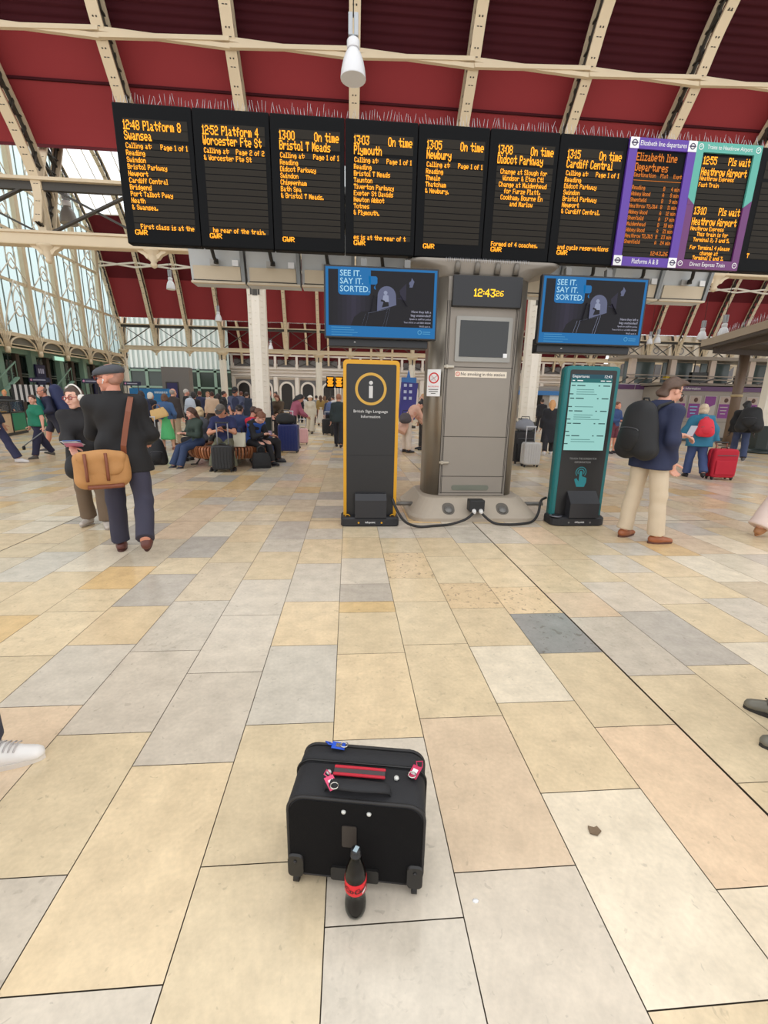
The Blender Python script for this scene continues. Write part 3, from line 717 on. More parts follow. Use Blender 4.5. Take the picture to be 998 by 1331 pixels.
# ---- the row of displays facing the other way, seen from behind and below
BACKGREY = mat('cabinet_back', rgb(190, 194, 196), .5, noise=.06, scale=6); BACKCREAM = mat('cabinet_lip', rgb(206, 192, 168), .5, noise=.05, scale=5); HOSE = mat('black_hose', rgb(34, 32, 30), .6)
proto = None
BN = ['first', 'second', 'third', 'fourth', 'fifth', 'sixth', 'seventh', 'eighth', 'ninth', 'tenth']
for i in range(10):
    lab = 'grey cabinet back with black hoses under the departure row, %s from the left' % BN[i]
    if proto is None:
        t = proto = thing('display_cabinet', lab, 'display cabinet', (-2.33, 7.5, 3.15), 0, 'rear facing display cabinets')
        b = MB(); w = PW-.03
        b.prism([(0, .0), (-.06, .30), (-.30, 1.25), (-.05, 1.3), (.25, .04), (.24, 0)], -w, 0, 0, axes=((0, 1, 0), (0, 0, 1), (-1, 0, 0)))
        b.build('back_shell', BACKGREY, t)
        l = MB(); R = rotx(math.atan2(.06, .30)); l.box((w/2-.01, -.04, .13), (w-.1, .02, .2), 0, R); l.build('lower_panel', BACKCREAM, t)
        l = MB(); l.box((w/2, -.02, .012), (w, .06, .028), 0); l.box((w/2, -.028, .04), (w-.06, .02, .012), 1); l.build('bottom_lip', [BACKCREAM, DARKIRON], t)
        l = MB(); l.box((w-.02, -.12, .5), (.05, .1, 1.0), 0, rotx(.25)); l.build('side_flange', mat('zinc_flange', rgb(132, 136, 138), .4, .4), t)
        l = MB(); l.box((.36, -.085, .27), (.12, .03, .08), 0); l.build('label_plate', mat('plate_grey', rgb(172, 170, 166), .5), t); l = MB(); l.box((.66, -.085, .27), (.09, .012, .08), 0); l.build('label_plate', WHITE, t)
        for x, dx, z in ((.24, -.03, .52), (.30, .1, .26), (.50, .08, .50)):
            h = MB(); h.tube([(x, -.5, 1.0), (x+.01, -.42, .78), (x+dx*.4, -.30, .62), (x+dx*.9, -.2, z+.05), (x+dx, -.12, z)], .026, 7); h.lathe([(.036, 0), (.034, .03), (.03, .06)], 8, 0, (x+dx, -.14, z-.02)); h.build('hose', HOSE, t)
    else:
        t = dup(proto); t['label'] = lab; t.location.x = -2.33+PW*i
# ---- carrying beam and cradle over the pod
mb = MB(); mb.box((1.65, 6.5, 3.75), (8.0, .22, .3), 0, bev=.02)
for x in (-2.0, -.6, .7, 1.65, 2.6, 4.0, 5.3): mb.box((x, 6.16, 3.75), (.1, .56, .12), 0); mb.bar((x, 6.5, 3.75), (x, 7.12, 4.2), .08, .08, 0)
mb.box((1.65, 6.4, 3.39), (.7, .3, .45), 0); mb.box((1.75, 7.16, 4.3), (8.1, .1, .1), 0); mb.box((1.75, 5.94, 3.75), (8.1, .08, .1), 0)
o = mb.build('display_gantry', GREYMET); tag(o, 'grey steel gantry beam carrying both rows of departure displays', 'gantry')

# ================================================================== CENTRAL DISPLAY POD
STAIN = mat('brushed_steel', rgb(150, 142, 130), .34, .75, noise=.12, scale=3); PANELG = mat('pod_panel_paint', rgb(142, 134, 124), .5, noise=.05, scale=4)
CONC = mat('pod_base_paint', rgb(170, 158, 142), .6, noise=.09, scale=5, bump=.15)
PCX, PCY = 1.655, 6.2
pod = thing('display_pod', 'free standing steel pod with a clock and flared base under the departure boards', 'information pod', (PCX, PCY, 0))
def ringz(x, y, r, z, cx=0, cy=0, n=6): return [(cx+a, cy+b, z) for a, b in rrect(-x, -y, x, y, r, n)]
m = MB(); m.loft([ringz(.865, .74, .22, .0), ringz(.865, .74, .22, .045), ringz(.85, .725, .21, .06), ringz(.83, .705, .21, .075), ringz(.70, .50, .22, .255), ringz(.68, .48, .22, .265)], sm=False); base = m.build('base', CONC, pod)
m = MB()
for x in (-.36, .36):
    m.prism(rrect(x-.08, .015, x+.08, .20, .07, 5), -.012, .004, 0, axes=((1, 0, 0), (0, .751, .66), (0, -.66, .751)), o=(0, -.705, .075))
    m.lathe([(.0, .022), (.05, .018), (.056, 0)], 16, 1, (x, -.705+.751*.085-.66*.004, .075+.66*.085+.751*.004), rotx(.72))
m.build('lifting_eye', [mat('recess_grey', rgb(96, 90, 82), .6), GREYMET], base)
m = MB()
for s in (-1, 1): m.cyl((s*.78, -.25, .13), (s*1.07, -.25, .13), .028, None, 10)
m.build('lifting_bar', GREYMET, base)
# body: two rounded steel flanks with a flat front between them
m = MB(); hw, hd = .625, .35
m.loft([ringz(hw, hd, .26, .262), ringz(hw, hd, .26, 2.98)], sm=True); m.build('body', STAIN, pod)
m = MB(); yf = -hd-.012
m.box((.0, yf, 1.62), (.90, .035, 2.7), 0, bev=.004); front = m.build('front_panel', PANELG, pod)
m = MB()
for z in (1.93, 1.06, .535, .31): m.box((0, yf-.018, z), (.86, .004, .008), 0)
for x in (-.452, -.43, -.415, .415, .43, .452): m.box((x, yf-.012, 1.5), (.006, .02, 2.4), 0)
m.build('panel_seam', mat('seam_dark', rgb(58, 52, 46), .6), front)
for z in (1.93, .72):
    m = MB(); m.box((-.40, yf-.035, z), (.13, .03, .035), 0, bev=.008); m.box((-.43, yf-.04, z), (.03, .045, .05), 0, bev=.008); m.build('latch', mat('latch_steel', rgb(176, 168, 154), .3, .8), front)
m = MB(); m.prism(rrect(-.28, .345, .23, .415, .033, 5), .0, .008, 0, o=(0, yf-.016, 0)); m.build('vent_slot', mat('vent_glass', rgb(108, 112, 100), .3), front)
m = MB(); m.box((.02, yf-.03, 2.80), (.855, .09, .35), 0, bev=.01); clk = m.build('clock_display', mat('clock_black', rgb(22, 22, 26), .3), pod)
m = MB(); led(m, '12:43', -.15, 2.83, .088, px=.0112, y=yf-.0775); led(m, '26', .118, 2.815, .062, px=.0085, y=yf-.0775); m.build('led_text', emit('clock_amber', rgb(255, 196, 40), 1.6), clk)
m = MB(); m.prism(rrect(-.335, 1.995, .375, 2.525, .02), 0, .02, 0, o=(0, yf-.016, 0)); scr = m.build('screen_surround', mat('screen_surround_grey', rgb(150, 148, 142), .4), front)
m = MB(); m.box((.02, yf-.038, 2.265), (.61, .006, .425), 0); m.build('screen', mat('dead_screen', rgb(34, 36, 36), .12, spec=.6), scr)
m = MB(); m.box((.305, yf-.043, 2.075), (.05, .004, .05), 0); m.build('sticker', WHITE, scr)
m = MB(); m.box((.02, yf-.019, 1.845), (.67, .006, .075), 0); sg = m.build('no_smoking_strip', mat('sign_cream', rgb(226, 214, 196), .5), front)
m = MB(); put_text(m, 'No smoking in this station', .045, 1.845, .056, yf-.0235, 0, width=.57, bold=.006); ring(m, -.28, 1.845, .02, .027, yf-.0235, 1, 20); m.bar((-.297, yf-.0236, 1.862), (-.263, yf-.0236, 1.828), .006, .001, 1); m.build('lettering', [mat('ink_black', rgb(40, 36, 34), .6), mat('sign_red', rgb(206, 44, 44), .5)], sg)
# socket box with two plugs
m = MB(); m.box((-.02, -.70, .215), (.20, .14, .15), 0, bev=.012); sb = m.build('socket_box', mat('socket_black', rgb(32, 32, 34), .5), pod)
for x in (-.06, .03): q = MB(); q.lathe([(.028, 0), (.03, .02), (.02, .05), (.012, .06)], 10, 0, (x, -.76, .155), rotx(math.pi*.62)); q.build('plug', mat('plug_white', rgb(216, 214, 210), .4), sb)
m = MB(); m.box((-.02, -.75, .283), (.08, .03, .006), 0); m.build('socket_label', WHITE, sb)
# no smoking notice on the left flank
m = MB(); a = math.radians(-28); R = rotz(a)
m.box((-.575, -.345, 1.73), (.175, .008, .33), 0, R); nt_ = m.build('no_smoking_notice', WHITE, pod)
m = MB(); ring(m, 0, .06, .052, .068, 0, 0, 28); m.bar((-.045, 0, .105), (.045, 0, .015), .014, .001, 0); m.bar((-.04, -.0005, .03), (.045, -.0005, .09), .012, .001, 1)
put_text(m, 'NO SMOKING', 0, -.045, .026, 0, 0, width=.14); 
for k, w in enumerate((.13, .12, .06)): m.box((0, 0, -.08-.025*k), (w, .001, .008), 1)
o = m.build('notice_print', [MATS['sign_red'], MATS['ink_black']], nt_); o.rotation_euler.z = a; o.location = (-.575-.006*math.sin(-a), -.345-.006*math.cos(a), 1.73)
# neck that flares out to carry the displays, with four fins
m = MB(); m.loft([ringz(hw, hd, .26, 2.975), ringz(hw+.01, hd+.02, .26, 3.02), ringz(hw+.10, hd+.04, .25, 3.075), ringz(hw+.30, hd+.05, .22, 3.12), ringz(hw+.34, hd+.05, .2, 3.155)], sm=True); neck = m.build('neck', PANELG, pod)
for x in (-.36, -.12, .13, .36): m = MB(); m.loft([ringz(.035, .03, .025, 3.0, x, -hd-.03), ringz(.034, .04, .025, 3.08, x, -hd-.05), ringz(.02, .03, .015, 3.13, x, -hd-.05)]); m.build('fin', mat('fin_grey', rgb(112, 106, 98), .45, .3), neck)
m = MB()
for x in np.linspace(-.5, .5, 44): m.sweep([((x, -hd-.05, 3.12), .003), ((x+.004*math.sin(x*90), -hd-.06, 3.165), .0015)], 4)
m.build('bird_spikes', STEEL_PIN, neck)

# ================================================================== ADVERTISING SCREENS EITHER SIDE OF THE POD
def ad_screen(x0, label):
    W, H = 1.30, .765
    t = thing('advert_screen', label, 'screen', (x0, 5.50, 2.19), 0, 'wide screens on either side of the pod')
    m = MB(); m.box((W/2, .04, H/2), (W, .08, H), 0, bev=.01); m.build('casing', mat('screen_casing', rgb(20, 20, 24), .35), t)
    blue = emit('advert_blue', rgb(20, 132, 206), .62); ink = emit('advert_ink', rgb(26, 24, 34), .5); vio = emit('advert_violet', rgb(60, 56, 80), .45); pale = emit('advert_pale', rgb(176, 184, 214), .6); pbl = emit('advert_light', rgb(176, 224, 246), .9)
    s = MB(); y = -.001; s.quad([(.02, y, .02), (W-.02, y, .02), (W-.02, y, H-.02), (.02, y, H-.02)]); scr = s.build('screen', blue, t)
    s = MB(); y = -.003; x1, x2, z1, z2 = .05, W-.05, .135, H-.045
    s.quad([(x1, y, z1), (x2, y, z1), (x2, y, z2), (x1, y, z2)], 0)
    y = -.0035
    for q in range(9): s.quad([(.10+.052*q, y, z1), (.10+.052*(q+1), y, z1), (.10+.052*(q+1), y, z2-.06-.01*abs(q-6)), (.10+.052*q, y, z2-.06-.01*abs(q-6))], 4+min(q, 8-q))                    # dim glow behind the bag
    poly(s, [(.83, .50), (.93, .60), (.93, .42), (.83, .44)], y, 1)
    y = -.0042
    poly(s, [(.30, z1), (.34, .23), (.42, .29), (.55, .30), (.78, .36), (.98, .40), (1.2, .46), (x2, .50), (x2, z1)], y, 0)   # bag body
    B = arc(.70, .44, .10, 0, math.pi, 14)
    poly(s, [(.60, .30), (.82, .37)]+arc(.71, .46, .105, 0, math.pi, 12), y-.0004, 2)                 # opening between the handles
    for r0, dx in ((.115, .0),): ring(s, .71, .46, .105, .155, y-.0008, 0, 18, -.1, math.pi+.1)
    s.bar((.56, y-.0008, .47), (.52, y-.0008, .27), .045, .0006, 0); s.bar((.60, y-.0008, .46), (.60, y-.0008, .29), .03, .0006, 0); s.bar((.865, y-.0008, .47), (.94, y-.0008, .36), .045, .0006, 0)
    for a, b in (((.47, .27), (.43, z1)), ((.505, .275), (.47, z1)), ((.72, .32), (.67, z1)), ((.75, .34), (.70, z1)), ((.50, .275), (.74, .33))): s.bar((a[0], y-.0012, a[1]), (b[0], y-.0012, b[1]), .009, .0006, 3)
    poly(s, [(.655, .34), (.735, .355), (.725, .43), (.70, .47), (.68, .42)], y-.0014, 0); poly(s, arc(.695, .495, .022, 0, 2*math.pi, 10)[:-1], y-.0016, 3); poly(s, [(.66, .40), (.735, .40), (.73, .465), (.70, .478), (.67, .465)], y-.0016, 3); poly(s, [(.65, .425), (.69, .41), (.69, .395), (.64, .405)], y-.0018, 0)
    poly(s, arc(.985, .60, .025, 0, 2*math.pi, 10)[:-1], y-.001, 2); poly(s, [(.965, .56), (1.0, .56), (1.02, .62), (.99, .66)], y-.0008, 2)
    s.build('picture', [ink, vio, emit('advert_mid', rgb(124, 130, 164), .55), pale]+[emit('advert_dusk_%d' % q, rgb(30+8*q, 28+7*q, 40+10*q), .48) for q in range(5)], scr)
    s = MB(); y = -.0065
    poly(s, rrect(.16, .46, .525, H-.02, .035), y, 0); poly(s, [(.51, .575), (.585, .575), (.60, .59), (.60, .645), (.585, .66), (.50, .66)], y, 0); poly(s, [(.575, .555)]+arc(.585, .545, .022, math.pi*.5, math.pi*1.5, 8), y, 0)
    s.build('speech_tab', blue, scr)
    s = MB(); y = -.0072
    for k, tx in enumerate(('SEE IT.', 'SAY IT.', 'SORTED.')): put_text(s, tx, .178, .68-.080*k, .086, y, 0, 'LEFT', .008)
    for k, (tx, sz) in enumerate((('Have they left a', .036), ('bag unattended?', .036), ('Speak to staff for police', .026), ('Text 61016 or call 0800 405040', .024), ("We'll sort it.", .026))): put_text(s, tx, 1.225, .305-.039*k, sz, y, 1, 'RIGHT', .004)
    for k, w in enumerate((.22, .26, .3, .24)): s.box((.08+w/2, y, .115-.026*k), (w, .0005, .006), 2)
    ring(s, 1.10, .085, .016, .026, y, 2, 14); s.box((1.18, y, .09), (.09, .0005, .01), 2); s.box((1.18, y, .07), (.09, .0005, .008), 2)
    s.build('lettering', [pbl, emit('advert_white', rgb(190, 190, 210), .8), emit('advert_faint', rgb(90, 170, 220), .7)], scr)
    m = MB(); m.box((W/2-.02, .16, -.0), (W-.13, .16, .17), 0, bev=.01); m.box((.35, .079, -.03), (.02, .004, .008), 1); m.build('rear_housing', [MATS['screen_casing'], WHITE], t)
    m = MB(); m.box((W/2, .3, .45), (.2, .5, .2), 0); m.bar((W*.35, .3, .3), (W*.35, .36, .93), .07, .07); m.bar((W*.75, .3, .3), (W*.75, .36, .93), .07, .07); m.build('bracket', GREYMET, t)
    return t
ad_screen(-.28, 'wide blue advert screen on the left of the steel pod, above the yellow edged totem')
ad_screen(2.23, 'wide blue advert screen on the right of the steel pod, above the teal touch kiosk')

# ================================================================== TWO INFORMATION TOTEMS
BLKPAN = mat('totem_black', rgb(26, 25, 26), .4); YEL = mat('totem_yellow', rgb(206, 150, 20), .45); FOOT = mat('totem_foot_black', rgb(30, 30, 34), .5); TEAL = mat('totem_teal', rgb(16, 106, 108), .4); ROPE = mat('cable_rubber', rgb(28, 26, 26), .5)
def totem(x, label, edge, right):
    t = thing('information_totem', label, 'information totem', (x, 5.35, 0))
    W, H, Dp = .65, 1.945, .16
    m = MB(); m.prism(rrect(0, .08, W, H, .045), -Dp, .0, 0, sm=True); body = m.build('edge_frame', edge, t)
    m = MB(); m.prism(rrect(.038, .10, W-.038, H-.045, .02), .0, .004, 0); pan = m.build('front_panel', BLKPAN, t)
    m = MB(); fy0, fy1 = -.11, .22
    m.loft([[(a, b, z) for a, b in rrect(-.03-g, fy0-g, W+.03+g, fy1+g, .1 if right else .05, 5)] for z, g in ((0, -.012), (.015, 0), (.095, 0), (.115, -.015), (.12, -.03))], sm=False)
    ft = m.build('foot', FOOT, t)
    m = MB(); put_text(m, 'infopoint', W/2, .055, .034, fy0-.002, 0, bold=.008)
    for s in (-.14, .14): m.add([(W/2+s+.012*math.cos(q), fy0-.002, .05+.012*math.sin(q)) for q in np.linspace(0, 2*math.pi, 11)[:-1]], [tuple(range(10))], 1)
    m.build('maker_mark', [WHITE, YEL if not right else GREYMET], ft)
    m = MB(); x0, x1 = (.14, .52); z1 = .40 if not right else .42
    if not right: m.prism([(-.12, .115), (-.125, .33), (-.06, z1), (-.003, z1), (-.003, .115)], -x1, -x0, 0, axes=((0, 1, 0), (0, 0, 1), (-1, 0, 0)))
    else: m.prism([(-.13, .115), (-.135, .30), (-.003, z1+.02), (-.003, .115)], -x1-.03, -x0-.03, 0, axes=((0, 1, 0), (0, 0, 1), (-1, 0, 0)))
    m.build('speaker_hood', mat('hood_charcoal', rgb(38, 38, 42), .45), t, fixn=True)
    if not right:
        m = MB(); ring(m, W/2-.005, 1.625, .152, .182, -.0055, 0, 48); pan2 = m.build('ring_mark', mat('ring_gold', rgb(196, 152, 56), .45), pan)
        m = MB(); poly(m, arc(W/2-.005, 1.695, .022, 0, 2*math.pi, 20)[:-1], -.0055); m.quad([(W/2-.027, -.0055, 1.525), (W/2+.017, -.0055, 1.525), (W/2+.017, -.0055, 1.66), (W/2-.027, -.0055, 1.66)]); m.build('letter_mark', mat('mark_grey', rgb(196, 194, 192), .5), pan)
        m = MB(); put_text(m, 'British Sign Language', W/2-.005, 1.372, .044, -.0055, 0, width=.40, bold=.008); put_text(m, 'Information', W/2-.005, 1.312, .044, -.0055, 0, width=.225, bold=.008); m.build('lettering', MATS['mark_grey'], pan)
        m = MB(); m.box((W/2, -.0045, .86), (W-.09, .002, .006), 0); m.build('panel_seam', mat('seam_black', rgb(10, 10, 10), .6), pan)
        for s in (.05, W-.05): q = MB(); q.sweep([((s+.028*math.cos(a), -.06, .115+.028*math.sin(a)), .006) for a in np.linspace(0, math.pi, 9)], 6); q.build('eye_bolt', YEL, t)
    else:
        m = MB(); m.quad([(.055, -.0055, .95), (.565, -.0055, .95), (.565, -.0055, 1.85), (.055, -.0055, 1.85)], 0); sc = m.build('touch_screen', emit('kiosk_aqua', rgb(168, 226, 218), .80), pan)
        m = MB(); y = -.0065; m.quad([(.055, y, 1.80), (.565, y, 1.80), (.565, y, 1.85), (.055, y, 1.85)], 0); m.quad([(.055, y, 1.755), (.565, y, 1.755), (.565, y, 1.80), (.055, y, 1.80)], 1); m.build('header_band', [emit('kiosk_header', rgb(40, 92, 108), .7), emit('kiosk_band', rgb(38, 120, 120), .7)], sc)
        m = MB(); y = -.0075; put_text(m, 'Departures', .065, 1.825, .045, y, 0, 'LEFT', .006); put_text(m, '12:43', .555, 1.825, .045, y, 0, 'RIGHT', .006)
        for a, b in ((.07, .03), (.13, .07), (.42, .05), (.49, .06)): m.box((a+b/2, y, 1.777), (b, .0005, .010), 0)
        r = random.Random(4)
        for z in np.arange(1.72, .99, -.148):
            for a, b in ((.065, .05), (.135, .10), (.40, .02), (.46, .085)): m.box((a+b/2, y, z), (b, .0005, .012), 1)
            for q in range(1, 4):
                if r.random() < .8: w = r.uniform(.2, .34); m.box((.135+w/2, y, z-.026*q-.02), (w, .0005, .008), 2)
            m.box((.075+.0, y, z-.098), (.05, .0005, .012), 1)
        m.build('timetable_print', [WHITE, emit('kiosk_ink', rgb(60, 104, 104), .5), emit('kiosk_line', rgb(110, 168, 164), .6)], sc)
        m = MB(); put_text(m, 'TOUCH THE SCREEN FOR', W/2, .845, .034, -.0055, 0, width=.35); put_text(m, 'INFORMATION', W/2, .80, .034, -.0055, 0, width=.205); m.build('lettering', mat('mark_dim', rgb(150, 150, 150), .5), pan)
        m = MB(); cx, cz = W/2-.005, .675; y = -.0055; ring(m, cx, cz, .060, .070, y, 0, 30, -.7, math.pi+.7); ring(m, cx, cz, .034, .045, y, 0, 26, -.6, math.pi+.6)
        poly(m, arc(cx, cz, .018, 0, math.pi, 8)+[(cx-.018, .56), (cx-.052, .60), (cx-.078, .585), (cx-.04, .49), (cx+.062, .49), (cx+.082, .55), (cx+.08, .605), (cx+.018, .625)], y, 0); m.build('touch_mark', mat('mark_teal', rgb(30, 128, 138), .5), pan)
        q = MB(); q.lathe([(.075, .118), (.078, .125), (.07, .13)], 20, 0, (.04, -.04, 0)); q.lathe([(.05, .13), (.045, .14)], 14, 1, (.04, -.04, 0)); q.build('foot_dial', [mat('dial_ring', rgb(120, 120, 128), .3, .6), FOOT], ft)
    return t
totem(-.065, 'black information totem with a yellow edge and a large ringed letter i', YEL, False)
totem(2.585, 'teal edged touch screen totem showing a pale departures list', TEAL, True)
for nm, P in (('black rubber cable looping from the yellow edged totem to the pod socket', [(.52, 5.24, .36), (.58, 5.16, .22), (.68, 5.13, .09), (.85, 5.17, .02), (1.05, 5.22, .018), (1.25, 5.27, .02), (1.45, 5.33, .06), (1.57, 5.40, .12), (1.595, 5.44, .15)]),
              ('black rubber cable looping from the pod socket to the teal totem', [(1.685, 5.44, .15), (1.72, 5.38, .10), (1.82, 5.31, .03), (1.98, 5.27, .018), (2.18, 5.30, .018), (2.36, 5.38, .03), (2.46, 5.46, .12), (2.52, 5.55, .26), (2.60, 5.58, .30)])):
    Q = prof_arc([np.array(p) for p in P], 6) if False else [np.array(p) for p in P]
    R3 = []; E = [2*Q[0]-Q[1]]+Q+[2*Q[-1]-Q[-2]]
    for i in range(1, len(E)-2):
        for u in np.linspace(0, 1, 6, endpoint=False):
            a, b, c, d = E[i-1:i+3]; R3.append(.5*((2*b)+(c-a)*u+(2*a-5*b+4*c-d)*u*u+(3*b-a-3*c+d)*u**3))
    R3.append(Q[-1]); m = MB(); m.tube(R3, .0165, 8); tag(m.build('power_cable', ROPE), nm, 'cable')

# ================================================================== SUITCASE AND BOTTLE
FAB = mat('case_nylon', rgb(32, 32, 35), .75, bump=.25, scale=420); FABF = mat('case_nylon_back', rgb(13, 12, 13), .85, bump=.3, scale=500, spec=.2); PIPE = mat('case_piping', rgb(36, 34, 34), .6); REDW = mat('case_red_webbing', rgb(190, 30, 50), .6, bump=.2, scale=300); PLAS = mat('case_plastic', rgb(30, 29, 28), .4); STUD = mat('stud_white', rgb(206, 206, 200), .35)
sc_ = thing('trolley_case', 'small black trolley suitcase with a red striped handle in the foreground', 'suitcase', (.02, 1.085, 0), math.radians(-9.3))
W2, Z0, Z1 = .212, .032, .335
def rc(y, g, zt=Z1, r=.05): return [(a, y, b) for a, b in rrect(-W2+g, Z0+g, W2-g, zt-g, r, 6)]
m = MB(); m.loft([rc(.0, .012), rc(.004, .004), rc(.012, .0), rc(.06, .001, Z1+.004), rc(.12, .002, Z1+.012), rc(.128, .007, Z1+.012), rc(.133, .007, Z1+.012), rc(.138, .001, Z1+.014), rc(.19, .004, Z1+.018), rc(.205, .010, Z1+.014), rc(.212, .03, Z1)], sm=True); body = m.build('body', FAB, sc_, fixn=True)
m = MB(); m.add(rc(-.0015, .0085), [tuple(range(len(rc(0, 0))))], 0); m.build('back_panel', FABF, sc_)
for y, g, r, zt in ((.004, .003, .0055, Z1), (.207, .006, .006, Z1+.014)):
    q = MB(); P = rc(y, g, zt); q.tube(P+[P[0]], r, 6); q.build('piping', PIPE, sc_)
q = MB(); P = rc(.1305, -.001, Z1+.012); q.tube(P+[P[0]], .0035, 5); q.build('zip', mat('zip_black', rgb(18, 18, 18), .4), sc_)
zt = Z1+.006
q = MB()
for dy in (.078, .107): q.box((0, dy, zt+.012), (.165, .010, .007), 0, bev=.003)
q.box((0, .0925, zt+.009), (.163, .022, .006), 1); q.build('telescopic_grip', [REDW, mat('grip_grey', rgb(70, 62, 64), .5)], sc_)
q = MB(); P = [(-.10, .035, zt-.004), (-.095, .033, zt+.012), (-.08, .03, zt+.022), (.0, .026, zt+.026), (.085, .03, zt+.022), (.10, .033, zt+.012), (.105, .035, zt-.004)]
rings_ = []
for (x, y, z), hw_ in zip(P, (.010, .012, .018, .022, .018, .012, .010)): rings_.append([(x+a*0, y+a, z+b) for a, b in [(hw_*math.cos(u), .009*math.sin(u)) for u in np.linspace(0, 2*math.pi, 11)[:-1]]])
q.loft(rings_); q.build('carry_handle', FAB, sc_)
for x in (-.098, .118): q = MB(); q.lathe([(.0, .008), (.007, .006), (.0085, .0)], 12, 0, (x, .088, zt+.003)); q.build('stud', STUD, sc_)
for x in (-.035, .042): q = MB(); q.lathe([(.0, .006), (.006, .004), (.0075, .0)], 12, 0, (x, -.002, .296), rotx(math.pi/2)); q.build('stud', STUD, sc_)
q = MB(); q.prism(rrect(-.04, .165, .005, .245, .006), .0, .003, 0, o=(0, -.002, 0)); q.build('worn_patch', mat('patch_brown', rgb(52, 46, 42), .5), sc_)
q = MB(); q.prism(rrect(-.075, .035, .075, .085, .008), 0, .008, 0, o=(0, -.001, 0)); q.build('skid_plate', PLAS, sc_)
for s in (-1, 1):
    q = MB(); q.prism(rrect(s*.187-.024, .035, s*.187+.024, .115, .016), -.03, .010, 0, o=(0, -.001, 0), sm=True); wh = q.build('wheel_housing', PLAS, sc_)
    q = MB(); q.cyl((s*.187-.009, .010, .021), (s*.187+.009, .010, .021), .021, None, 18); q.build('wheel', mat('wheel_rubber', rgb(24, 24, 24), .5), wh)
    q = MB(); q.lathe([(0, .004), (.005, .003), (.006, 0)], 8, 0, (s*.187, -.011, .095), rotx(math.pi/2)); q.build('screw', PIPE, wh)
for x in (-.1, .1): q = MB(); q.cyl((x, .19, 0), (x, .19, .036), .014, .018, 10); q.build('foot', PLAS, sc_)
def luggage_tag(x, y, z, ca, cb, lab, rz, tilt):
    t = thing('luggage_tag', lab, 'luggage tag', (x, y, z), rz); q = MB(); q.box((0, 0, .005), (.03, .045, .003), 0, rotx(tilt), bev=.001); q.box((0, -.002, .0072), (.016, .02, .0015), 1, rotx(tilt)); q.build('card', [ca, cb], t)
    q = MB(); q.tube([(0, .018, .006), (-.01, .03, .016), (.006, .045, .012), (.012, .03, .004), (0, .018, .006)], .0022, 5); q.build('strap', ca, t); q = MB(); q.sweep([((.012*math.cos(a), .012*math.sin(a)-.02, .011), .002) for a in np.linspace(0, 2*math.pi, 12)], 5, caps=False); q.build('key_ring', mat('ring_nickel', rgb(200, 196, 188), .25, .9), t)
def on_case(x, y, z):
    p = rotz(math.radians(-9.3))@np.array([x, y, z])+np.array([.02, 1.085, 0]); return p
p = on_case(-.078, .030, Z1+.026); luggage_tag(*p, mat('tag_pink', rgb(214, 70, 110), .5), WHITE, 'pink tag clipped beside the carry handle of the trolley case', .5, .2)
p = on_case(.175, .11, Z1+.014); luggage_tag(*p, mat('tag_crimson', rgb(186, 36, 80), .5), WHITE, 'crimson ribbon tag at the zipped corner of the trolley case', -.6, .15)
p = on_case(-.085, .185, Z1+.022); luggage_tag(*p, mat('tag_blue', rgb(36, 84, 200), .5), MATS['ring_nickel'], 'bright blue tag along the rear top edge of the trolley case', 1.4, .1)
# bottle
bt = thing('cola_bottle', 'half litre plastic bottle of dark cola with a red label before the case', 'bottle', (.021, 1.018, 0))
PET = glass_mat('bottle_plastic', (.46, .45, .43), .96, .08); COLA = mat('cola_dark', rgb(78, 66, 64), .25, spec=.6)
q = MB(); n_ = 24; pr = [(.0, .006), (.018, .0), (.027, .004), (.0315, .018), (.0325, .035), (.0315, .052), (.029, .070), (.0285, .082), (.0305, .092), (.0318, .100), (.0318, .140), (.0312, .148), (.0285, .165), (.022, .188), (.0155, .205), (.0128, .213), (.0125, .220)]
q.lathe(pr, n_); q.build('shell', PET, bt)
q = MB(); q.lathe([(.0, .008), (.016, .004), (.026, .009), (.030, .02), (.0308, .035), (.0298, .052), (.0275, .070), (.027, .082), (.029, .092), (.0302, .1), (.0302, .14), (.0295, .148), (.027, .163), (.0, .163)], n_); q.build('drink', COLA, bt)
q = MB(); q.lathe([(.0322, .099), (.0326, .1), (.0326, .139), (.0322, .140)], 32); lb = q.build('label', mat('label_red', rgb(214, 22, 36), .45), bt)
q = MB(); vv, ff = text_geo('Coca-Cola', .026, 'CENTER', .004)
for off, yy in ((-1.9, .119), (-1.0, .119)): q.add([(.0331*math.cos(off+x/.0331), .0331*math.sin(off+x/.0331), yy+z) for x, z in vv], ff, 0)
for a in np.linspace(-.95, -.6, 5): q.add([(.0331*math.cos(a+d), .0331*math.sin(a+d), .104+e+(a+.95)*.02) for d, e in ((0, 0), (.08, 0), (.08, .007), (0, .007))], [(0, 1, 2, 3)], 1)
q.build('label_print', [mat('label_ink', rgb(70, 12, 16), .5), WHITE], lb)
q = MB(); q.lathe([(.0165, .218), (.0165, .2205), (.0142, .222), (.0142, .236), (.013, .238), (.0, .238)], 24); cp = q.build('cap', mat('cap_black', rgb(28, 28, 30), .4), bt)
q = MB(); q.box((.001, 0, .2385), (.012, .018, .001), 0, rotz(-.5)); q.build('cap_print', mat('cap_print_silver', rgb(160, 178, 186), .35), cp)
